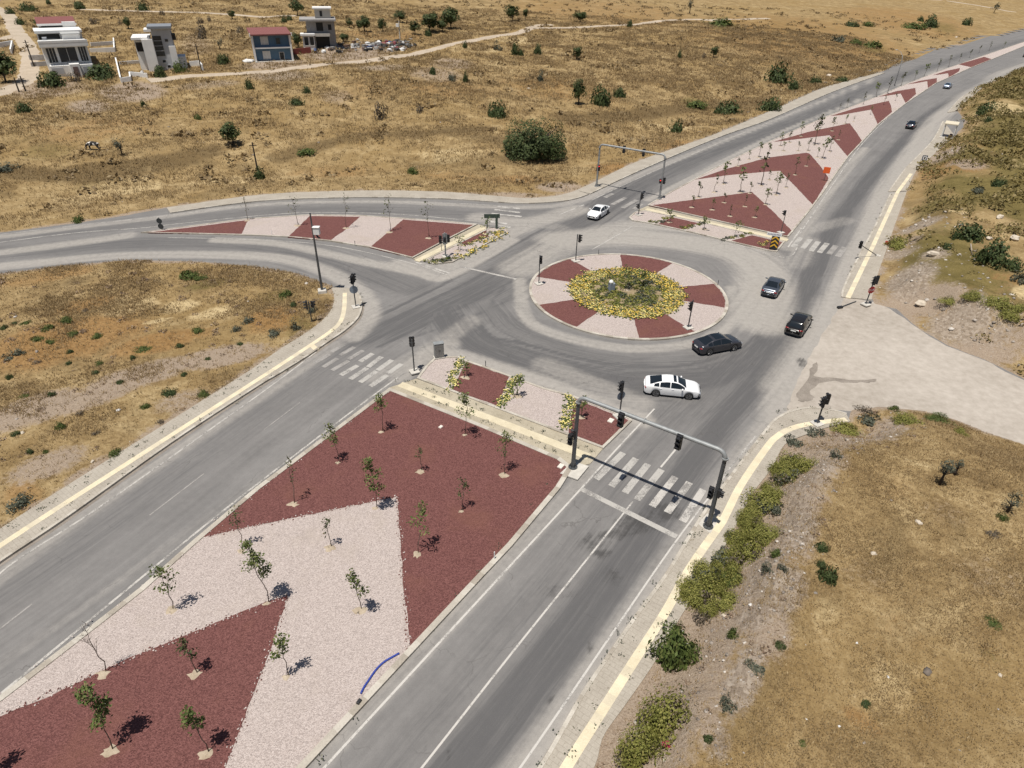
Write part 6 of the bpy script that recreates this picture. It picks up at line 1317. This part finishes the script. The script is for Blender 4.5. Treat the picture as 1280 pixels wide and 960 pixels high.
def window(par, x0, x1, z0, z1, y, frame=None, mull=1, bars_=0):
    """frame ring with a pane behind it, on a wall whose face is at y (seen from -y)"""
    f = MB(); t_ = .09; cx, cz = (x0+x1)/2, (z0+z1)/2
    for a, b_, c_, d_ in ((x0, x1, z1-t_, z1), (x0, x1, z0, z0+t_), (x0, x0+t_, z0+t_, z1-t_), (x1-t_, x1, z0+t_, z1-t_)): f.box(((a+b_)/2, y-.05, (c_+d_)/2), (b_-a, .14, d_-c_))
    for k in range(1, mull+1): f.box((x0+(x1-x0)*k/(mull+1), y-.05, cz), (.06, .12, z1-z0-2*t_))
    o = f.build('window', frame or HWHITE, par); bx('pane', o, x0+.03, x1-.03, y-.03, y+.02, z0+.03, z1-.03, WGLASS); return o
def house(u, v, name, label, turn=0.0):
    p = at(u, v); t = thing(name, label, 'house', (p.x, p.y, p.z-.15), math.atan2(p.y, p.x)-math.pi/2+turn); return t, pxm(p)
# white villa stepping up the slope
t, s = house(92, 93.5, 'white_villa', 'large white villa with stacked flat roofs and a red tiled top tier', .03)
W_ = 24*s; D1 = 8.5
bx('wall', t, -W_, W_, .0, D1, -1.5, 33*s, HWHITE)
bx('roof', t, -W_-2*s, W_+1.5*s, -1.6, D1*.55, 33*s, 37.5*s, HWHITE, .05); bx('roof_terrace', t, -W_-1*s, W_+1*s, D1*.55, D1+1, 31*s, 36*s, ROOFG)
bx('parapet', t, -W_-2*s, W_+1.5*s, -1.62, -1.3, 37.5*s, 40*s, HWHITE)
for x0, x1, m_ in ((-W_+3*s, -W_+13*s, 2), (-9*s, 11*s, 1), (13*s, W_-2*s, 2)): window(t, x0, x1, 15*s, 32*s, 0, HWHITE, m_)
bx('ground_floor', t, -W_+2*s, W_-.5*s, -2.2, .1, -1.5, 13*s, HWHITE); bx('porch', t, -1.5*s, 9*s, -3.4, -.1, -1.5, 15*s, HWHITE, .04)
d_ = bx('door', t, 1*s, 6.5*s, -3.46, -3.38, 0, 12*s, mat('door_brown', (.16, .11, .10), .6, .2)); bx('handle', d_, 5.4*s, 5.8*s, -3.55, -3.45, 5*s, 6*s, STEEL)
bx('blind', t, -W_+3*s, -W_+15*s, -2.26, -2.19, 4*s, 11*s, HGREY); bx('blind', t, 12*s, W_-3*s, -2.26, -2.19, 4*s, 11*s, HGREY)
bx('upper_wall', t, -W_+0*s, W_+1*s, D1+1, D1+8, 0, 43*s, HWHITE); bx('upper_roof', t, -W_-2*s, W_+2*s, D1+.2, D1+8.2, 43*s, 46*s, HWHITE, .04); bx('recess_shade_panel', t, -W_+1*s, 0, D1+.9, D1+1.02, 36*s, 42*s, SHADEW)  # recess is a dark panel on the wall, its shade painted
bx('stair_block', t, 2*s, W_-3*s, D1*.6, D1+3, 30*s, 43*s, HWHITE); bx('stair_block_roof', t, 1*s, W_-2*s, D1*.55, D1+2.4, 43*s, 44*s, ROOFG)
bx('top_wall', t, -W_+5*s, W_-1*s, D1+8.2, D1+13, 0, 50*s, HWHITE); bx('recess_shade_panel', t, -W_+8*s, 8*s, D1+8.12, D1+8.24, 46.5*s, 50*s, SHADEW); bx('chimney_wall', t, 8*s, W_-1*s, D1+7.4, D1+8.6, 42*s, 52*s, HWHITE)
mb = MB(); y0, y1 = D1+7.4, D1+12.5; z0 = 50*s
mb.add([(-W_+4*s, y0, z0), (W_-0*s, y0, z0), (W_-0*s, y1, z0+1.2), (-W_+4*s, y1, z0+1.2), (-W_+4*s, y0, z0-.25), (W_-0*s, y0, z0-.25), (W_-0*s, y1, z0+.9), (-W_+4*s, y1, z0+.9)], [(0, 1, 2, 3), (7, 6, 5, 4), (0, 4, 5, 1), (1, 5, 6, 2), (2, 6, 7, 3), (3, 7, 4, 0)]); mb.build('tiled_roof', TILE, t)
bx('eave_trim', t, -W_+3.6*s, W_+.4*s, y0-.2, y0-.02, z0-.3, z0+.12, HWHITE)
rl = MB(); rl.box((0, -2.1, 15.5*s), (W_*1.7, .05, .08)); [rl.box((k*W_*.08, -2.1, 14.3*s), (.04, .04, 2.4*s)) for k in range(-10, 11)]; rl.build('balcony_railing', STEEL, t)
tk = bx('water_tank', t, -W_+4*s, -W_+9*s, D1*.7, D1*.7+1.0, 36*s, 40*s, HGREY); MB().box((-W_+14*s, D1*.75, 38.5*s), (2.2, 1.2, .08)).build('solar_panel', WGLASS, t).rotation_euler = (.0, 0, 0)
# grey and white house
t, s = house(207, 88, 'modern_house', 'narrow three-storey grey and white house with sloping white side walls', -.05)
bx('tower', t, -6*s, 16*s, 0, 7, -1, 47*s, HGREY); bx('tower_roof', t, -9*s, 18*s, -.8, 6.6, 47*s, 49.5*s, mat('roof_slate', (.20, .215, .24), .7, .1)); bx('roof_trim', t, -13*s, -5*s, -1.0, 4, 44*s, 46.5*s, HWHITE)
bx('white_wall', t, -18*s, -6*s, -1.3, .6, -1, 36*s, HWHITE); bx('white_wall', t, 10*s, 17.5*s, -.7, .02, -1, 28*s, HWHITE)
bx('left_wing', t, -27*s, -13*s, 1, 7, -1, 34*s, HWHITE); bx('wing_roof', t, -29*s, -9*s, -.6, 7.4, 35.2*s, 38*s, HWHITE, .04); bx('balcony_shade_panel', t, -26*s, -17.5*s, .9, 1.04, 22*s, 32*s, SHADEW)
g_ = bx('stair_glazing', t, -5.5*s, 4*s, -.1, .06, 17*s, 39*s, WGLASS); [bx('mullion', g_, -5.5*s, 4*s, -.16, -.1, (17+k*5.5)*s, (17.5+k*5.5)*s, HGREY) for k in range(1, 4)]
for x0, z0 in ((7*s, 32*s), (-1*s, 9*s), (3*s, 3*s)): window(t, x0, x0+4.5*s, z0, z0+4*s, 0, HGREY, 0)
bx('balcony', t, 14*s, 20*s, .4, 4, 34*s, 40*s, SHADEW); bx('lower_wall', t, 16*s, 26*s, 1, 6, -1, 15*s, HWHITE)
# blue house
t, s = house(343, 75.5, 'blue_house', 'dark blue two-storey house with white corner posts and a red roof', .10)
bx('wall', t, -21*s, 21*s, 0, 6, -1, 29*s, HBLUE)
for x in (-22*s, 22*s): bx('corner_post', t, x-1*s, x+1*s, -1.1, -.1, -.5, 29*s, HWHITE)
bx('floor_band', t, -22*s, 22*s, -1.0, .05, 14.5*s, 16*s, HWHITE); bx('base_band', t, -23*s, 23*s, -1.6, .05, -1, .6*s, CONC)
mb = MB(); z0 = 29*s; mb.add([(-24*s, -1.4, z0), (24*s, -1.4, z0), (24*s, 6.4, z0+.9), (-24*s, 6.4, z0+.9), (-24*s, -1.4, z0+.3), (24*s, -1.4, z0+.3), (24*s, 6.4, z0+1.2), (-24*s, 6.4, z0+1.2)], [(3, 2, 1, 0), (4, 5, 6, 7), (0, 1, 5, 4), (1, 2, 6, 5), (2, 3, 7, 6), (3, 0, 4, 7)]); mb.build('roof', TILE, t)
for x in (-24.4*s, 24.4*s): bx('roof_edge', t, x-.5*s, x+.5*s, -1.5, -.9, z0-.2, z0+.5, HWHITE)
SHUT = mat('white_shutter', (.60, .60, .58), .6, .1)
for z in (2.5*s, 18.5*s):
    w1 = window(t, -12.5*s, -3.5*s, z, z+9*s, 0, HWHITE, 1); bx('shutter', w1, -12*s, -4*s, -.09, -.05, z+.8*s, z+8.4*s, SHUT)
window(t, 7*s, 13*s, 1*s, 10*s, 0, HWHITE, 0); window(t, 5*s, 11*s, 18.5*s, 26*s, 0, HBLUE, 0)
# unfinished grey house
t, s = house(404, 60.5, 'unfinished_house', 'unfinished grey block house with a small white-capped roof room', .0)
bx('wall', t, -17*s, 17*s, 0, 8, -1, 31*s, BLOCKW); bx('roof_slab', t, -24*s, 19*s, -1.8, 7.6, 31*s, 33*s, BLOCKW); bx('roof_room', t, -5*s, 14*s, 2, 6, 33*s, 43*s, mat('beige_render', (.50, .46, .40), .85, .1)); bx('roof_cap', t, -7*s, 15.5*s, 1.4, 6.6, 43*s, 44.6*s, HWHITE)
bx('roof_opening_shade', t, 1*s, 4*s, 1.93, 2.02, 35*s, 41*s, SHADEW); bx('balcony_slab', t, -8*s, 10*s, -1.6, .05, 14.5*s, 17.5*s, CONC); bx('ground_opening_shade', t, -7*s, 9*s, -.06, .03, 1*s, 14*s, SHADEW); bx('upper_opening_shade', t, -5*s, 3*s, -.06, .03, 20*s, 29*s, SHADEW); bx('upper_opening_shade', t, 9*s, 13*s, -.06, .03, 21*s, 27*s, SHADEW)
bx('bay', t, -23*s, -9*s, -2.4, .4, -1, 16*s, HWHITE); bx('bay_roof', t, -25*s, -8*s, -2.9, .6, 16*s, 18*s, HWHITE)
for x in (-21.5*s, -15*s): window(t, x, x+5.5*s, 5*s, 15*s, -2.4, HWHITE, 0)
# walls, garden bits
def wall_run(px, h, th, label, mt, name='garden_wall', cat_='wall'):
    P_ = [at(u, v) for u, v in px]; o0 = P_[0]; mb = MB()
    for a, b_ in zip(P_[:-1], P_[1:]):
        a, b_ = a-o0, b_-o0; d = (b_-a); L_ = Vector((d.x, d.y)).length; nx, ny = -d.y/L_*th/2, d.x/L_*th/2
        mb.add([(a.x+nx, a.y+ny, a.z-.6), (a.x-nx, a.y-ny, a.z-.6), (b_.x-nx, b_.y-ny, b_.z-.6), (b_.x+nx, b_.y+ny, b_.z-.6), (a.x+nx, a.y+ny, a.z+h), (a.x-nx, a.y-ny, a.z+h), (b_.x-nx, b_.y-ny, b_.z+h), (b_.x+nx, b_.y+ny, b_.z+h)], [(3, 2, 1, 0), (4, 5, 6, 7), (0, 1, 5, 4), (1, 2, 6, 5), (2, 3, 7, 6), (3, 0, 4, 7)])
    o = mb.build(name, mt, None, o0); return tag(o, label, cat_)
wall_run([(113, 66), (144, 64.5), (143, 52)], 1.0, .3, 'white garden wall round the yard right of the villa', HWHITE); wall_run([(114, 58), (143, 56)], .9, .25, 'low white inner wall in the villa\'s yard', HWHITE)
wall_run([(146, 78), (152, 103)], 1.1, .3, 'thin white wall running down between the two white houses', HWHITE); wall_run([(152, 103), (164, 101), (163, 95), (185, 97)], .9, .3, 'white wall at the gate of the grey and white house', HWHITE); wall_run([(150, 81), (176, 79)], .7, .3, 'short pale wall across the garden between the white houses', HWHITE)
wall_run([(367, 68.5), (389, 66)], 1.4, .25, 'low red brick wall beside the blue house', mat('red_brick', (.27, .075, .06), .9, .2, 4)); wall_run([(38, 76), (62, 75)], 1.2, .4, 'grey stone terrace wall left of the villa', BLOCKW); wall_run([(40, 84), (64, 82)], 1.0, .4, 'lower stone terrace wall left of the villa', BLOCKW); wall_run([(0, 60), (17, 57), (15, 68)], 1.2, .3, 'pale wall by the dirt track at the left edge', HWHITE); wall_run([(238, 84), (250, 83), (254, 88)], 1.3, .3, 'broken pale wall at the track right of the grey and white house', HWHITE)
# poles
for u, v, vt, lb in [(43, 84, 50, 'wooden power pole left of the villa'), (50, 54, 31, 'shorter wooden power pole behind the villa'), (24, 115, 97, 'left post of the twin poles beside the dirt track'), (32, 114, 95, 'right post of the twin poles beside the dirt track'), (252, 89, 55, 'power pole right of the grey and white house'), (322, 213, 178, 'lone wooden pole above the branch road'), (417, 46, 30, 'thin pole right of the unfinished house')]:
    p = at(u, v); h = px_height(p, vt); t = thing('power_pole', lb, 'pole', p); MB().tube([(0, 0, -.3), (0, 0, h)], [.16, .11], 8).build('pole', BARKD, t); MB().box((0, 0, h-.5), (1.2, .1, .1), .2).build('crossarm', BARKD, t)
p = at(500, 49); h = px_height(p, 26); t = thing('utility_pole', 'pale concrete utility pole with a white box above the junk yard', 'pole', p); MB().tube([(0, 0, -.3), (0, 0, h)], [.22, .15], 8).build('pole', CONC, t); MB().box((-.5, -.2, h-1.2), (.9, .5, .9)).build('equipment_box', WHITE, t)
p = at(1119, 103) if False else Vector((*flat(1118, 107, .1), .1)); h = px_height(p, 66); t = thing('street_lamp', 'tall thin street lamp with a long curved arm over the far left carriageway', 'street lamp', p)
aw = Vector(flat(1097, 100))-Vector(flat(1118, 107)); aw = aw.normalized()
MB().tube([(0, 0, 0), (0, 0, h*.72), (aw.x*.6, aw.y*.6, h*.9), (aw.x*2.2, aw.y*2.2, h), (aw.x*4.2, aw.y*4.2, h*1.03)], [.11, .08, .06, .05, .045], 8).build('pole', STEEL, t, smooth=True); MB().blob((aw.x*4.6, aw.y*4.6, h*1.03), (.5, .28, .1), 1, 8, 0, .05).build('lamp_head', STEEL, t)
# junk yard
rng_ = random.Random(31)
JK = [mat('junk_white', (.62, .61, .59), .8, .2), mat('junk_grey', (.22, .21, .2), .85, .3), mat('junk_brown', (.16, .10, .07), .9, .3), mat('junk_blue', (.05, .08, .17), .7, .2), mat('junk_red', (.25, .06, .07), .8, .2), mat('junk_dark', (.035, .033, .03), .9, .2)]
mb = MB()
for k in range(260):
    f = rng_.random(); u = 412+f*104+rng_.gauss(0, 2); v = 60-f*3+rng_.gauss(0, 3.0); p = at(u, max(48, min(66, v))); q = rng_.choice([.3, .4, .6, .9])
    mi = rng_.choices(range(6), [3, 4, 3, 1, 1, 4])[0]
    if rng_.random() < .5: mb.box((p.x, p.y, p.z+q*.3), (q*rng_.uniform(.6, 2.2), q, q*.8), rng_.uniform(0, 3), mi)
    else: mb.blob((p.x, p.y, p.z+q*.2), (q, q*.9, q*.6), k, 7, mi, .35)
o = mb.build('scrap_heap', JK, kind='stuff'); tag(o, 'long heap of mixed scrap and building rubbish beside the dirt track', 'scrap')
for u, v, w_, h_, mi, lb in [(394, 66, 5, 6, 3, 'dark blue tarpaulin bundle beside the red brick wall'), (405, 66, 6, 4.5, 0, 'white tarpaulin heap right of the blue bundle'), (441, 60, 4, 6, 0, 'white pointed cover in the scrap yard'), (474, 55, 6, 5, 0, 'white sheet over the scrap right of the middle'), (504, 56, 4, 5, 0, 'white bundle at the right end of the scrap yard'), (512, 59, 7, 4, 5, 'dark heap at the right end of the scrap yard'), (493, 56, 4, 5, 4, 'reddish bundle in the scrap yard'), (311, 77, 13, 3.5, 0, 'white rubble heap left of the blue house'), (178, 92, 4, 4, 0, 'white pile by the gate of the grey and white house'), (700, 147, 5, 4, 0, 'pale boulder on the creek bank')][:9]:
    p = at(u, v); s = pxm(p); o = MB().blob((0, 0, h_*s*.25), (w_*s*.55, w_*s*.45, h_*s*.6), int(u), 10, 0, .22).build('tarpaulin_heap', JK[mi], None, p, smooth=False); tag(o, lb, 'heap')
# boulders one can point to
BST = mat('pale_boulder', (.52, .45, .36), .9, .15, 2)
for i, (u, v, w_, lb) in enumerate([(661, 111, 5, 'pale boulder on the middle slope above the great bush'), (1250, 272, 12, 'pale boulder high in the scrub of the right hillside'), (1268, 298, 14, 'large pale boulder at the right edge of the hillside'), (1236, 298, 8, 'pale stone between the dark bushes of the right hillside'), (1167, 318, 14, 'flat grey boulder above the rubble slope'), (1152, 380, 16, 'flat pale slab of earth at the foot of the hillside'), (1195, 47, 5, 'pale stone on the upper right slope'), (1036, 95, 8, 'pale stone by the far left pavement'), (1148, 653, 9, 'pale flat stone in the middle of the right plateau'), (1092, 692, 8, 'whitish stone on the left of the right plateau'), (1250, 844, 6, 'bleached stone right on the plateau'), (1110, 846, 4, 'small white stone on the pale straw patch'), (1008, 899, 3, 'small white stone low on the plateau'), (1049, 908, 4, 'white stone near the bottom of the plateau'), (1071, 804, 4, 'white stone in the middle left of the plateau'), (148, 513, 6, 'white stone in the left field'), (116, 577, 6, 'pale stone by the left pavement'), (28, 541, 6, 'pale stone at the left edge of the field'), (938, 756, 5, 'white scrap on the bank gravel'), (882, 756, 5, 'white scrap among the olive bushes'), (853, 790, 6, 'white scrap right of the tall dark bush'), (858, 805, 6, 'second white scrap right of the tall dark bush'), (905, 770, 7, 'yellowish stone under the bank bushes')]):
    p = at(u, v); s = pxm(p); o = MB().blob((0, 0, .05*w_*s), (w_*s*.5, w_*s*.38, w_*s*.26), i+7, 9, 0, .22).build('boulder' if w_ > 7 else 'field_stone', BST if 'white' not in lb else JK[0], None, p, i*.7); tag(o, lb, 'boulder' if w_ > 7 else 'stone')
p = at(832, 932); s = pxm(p); o = MB().blob((0, 0, .12), (.2, .17, .16), 3, 9, 0, .3).build('plastic_bag', mat('bag_pink', (.42, .03, .10), .5, .25), None, p); tag(o, 'crumpled pink bag beside the dome-shaped bushes', 'bag')
p = at(1108, 306); o = MB().blob((0, 0, .2), (.3, .25, .3), 5, 9, 0, .3).build('plastic_bag', REDP, None, p); tag(o, 'red rag or bag at the edge of the far right pavement', 'bag')
p = at(1213, 315); t = MB().box((0, 0, .35), (2.2, .12, .1), .6).build('wooden_plank', mat('old_plank', (.3, .25, .2), .9, .2), None, p); t.rotation_euler = (.1, -.25, .6); tag(t, 'loose plank lying in the scrub on the right hillside', 'plank')
# the cow
p = at(118.5, 188); t = thing('cow', 'black and white cow grazing on the dry slope below the houses', 'cow', p, math.pi)
verts = [(-.75, 0, 1.18), (-.3, 0, 1.16), (.25, 0, 1.14), (.68, 0, 1.16), (1.0, 0, 1.02), (1.22, 0, .72), (1.36, 0, .45), (1.46, 0, .30)]; rad = [.30, .37, .39, .33, .21, .16, .15, .09]; edges = [(i, i+1) for i in range(7)]
def leg(att, x, y, hind):
    i = len(verts)
    if hind: verts.extend([(x+.04, y, .92), (x+.10, y, .62), (x-.10, y, .42), (x-.05, y, .06), (x+.03, y, .0)])
    else: verts.extend([(x, y, .85), (x+.02, y, .60), (x+.03, y, .42), (x+.01, y, .07), (x+.05, y, .0)])
    rad.extend([.17 if hind else .14, .12 if hind else .09, .07, .055, .065]); edges.append((att, i)); edges.extend([(i+k, i+k+1) for k in range(4)])
leg(0, -.78, .2, True); leg(0, -.68, -.2, True); leg(3, .62, .17, False); leg(3, .72, -.17, False)
i = len(verts); verts.extend([(-1.05, 0, 1.15), (-1.12, 0, .75), (-1.1, 0, .5)]); rad.extend([.05, .03, .05]); edges.extend([(0, i), (i, i+1), (i+1, i+2)])
for s_ in (1, -1): i = len(verts); verts.append((1.18, s_*.2, .86)); rad.append(.05); edges.append((5, i))
me = bpy.data.meshes.new('body'); me.from_pydata(verts, edges, []); o = bpy.data.objects.new('body', me); COL.objects.link(o); o.parent = t
sk = o.modifiers.new('skin', 'SKIN')
for k, r_ in enumerate(rad): me.skin_vertices[0].data[k].radius = (r_, r_)
me.skin_vertices[0].data[0].use_root = True
sb = o.modifiers.new('subsurf', 'SUBSURF'); sb.levels = sb.render_levels = 2
m = bpy.data.materials.new('cow_hide'); n, b = nodes_of(m); P_ = n.nodes.new('ShaderNodeTexCoord').outputs['Object']
n.links.new(mixc(n, step(n, noise(n, 1.9, 1, .4, P_), .50, .53), (.018, .016, .015), (.70, .66, .60)), b.inputs['Base Color']); b.inputs['Roughness'].default_value = .8; me.materials.append(m)
for s_ in (1, -1): MB().blob((1.27, s_*.13, .68), (.03, .03, .03), 1, 8, 0, 0).build('eye', BLACK, t); MB().tube([(1.12, s_*.10, .92), (1.14, s_*.2, 1.02), (1.2, s_*.22, 1.1)], [.03, .02, .008], 6).build('horn', mat('horn', (.5, .45, .35), .6), t)
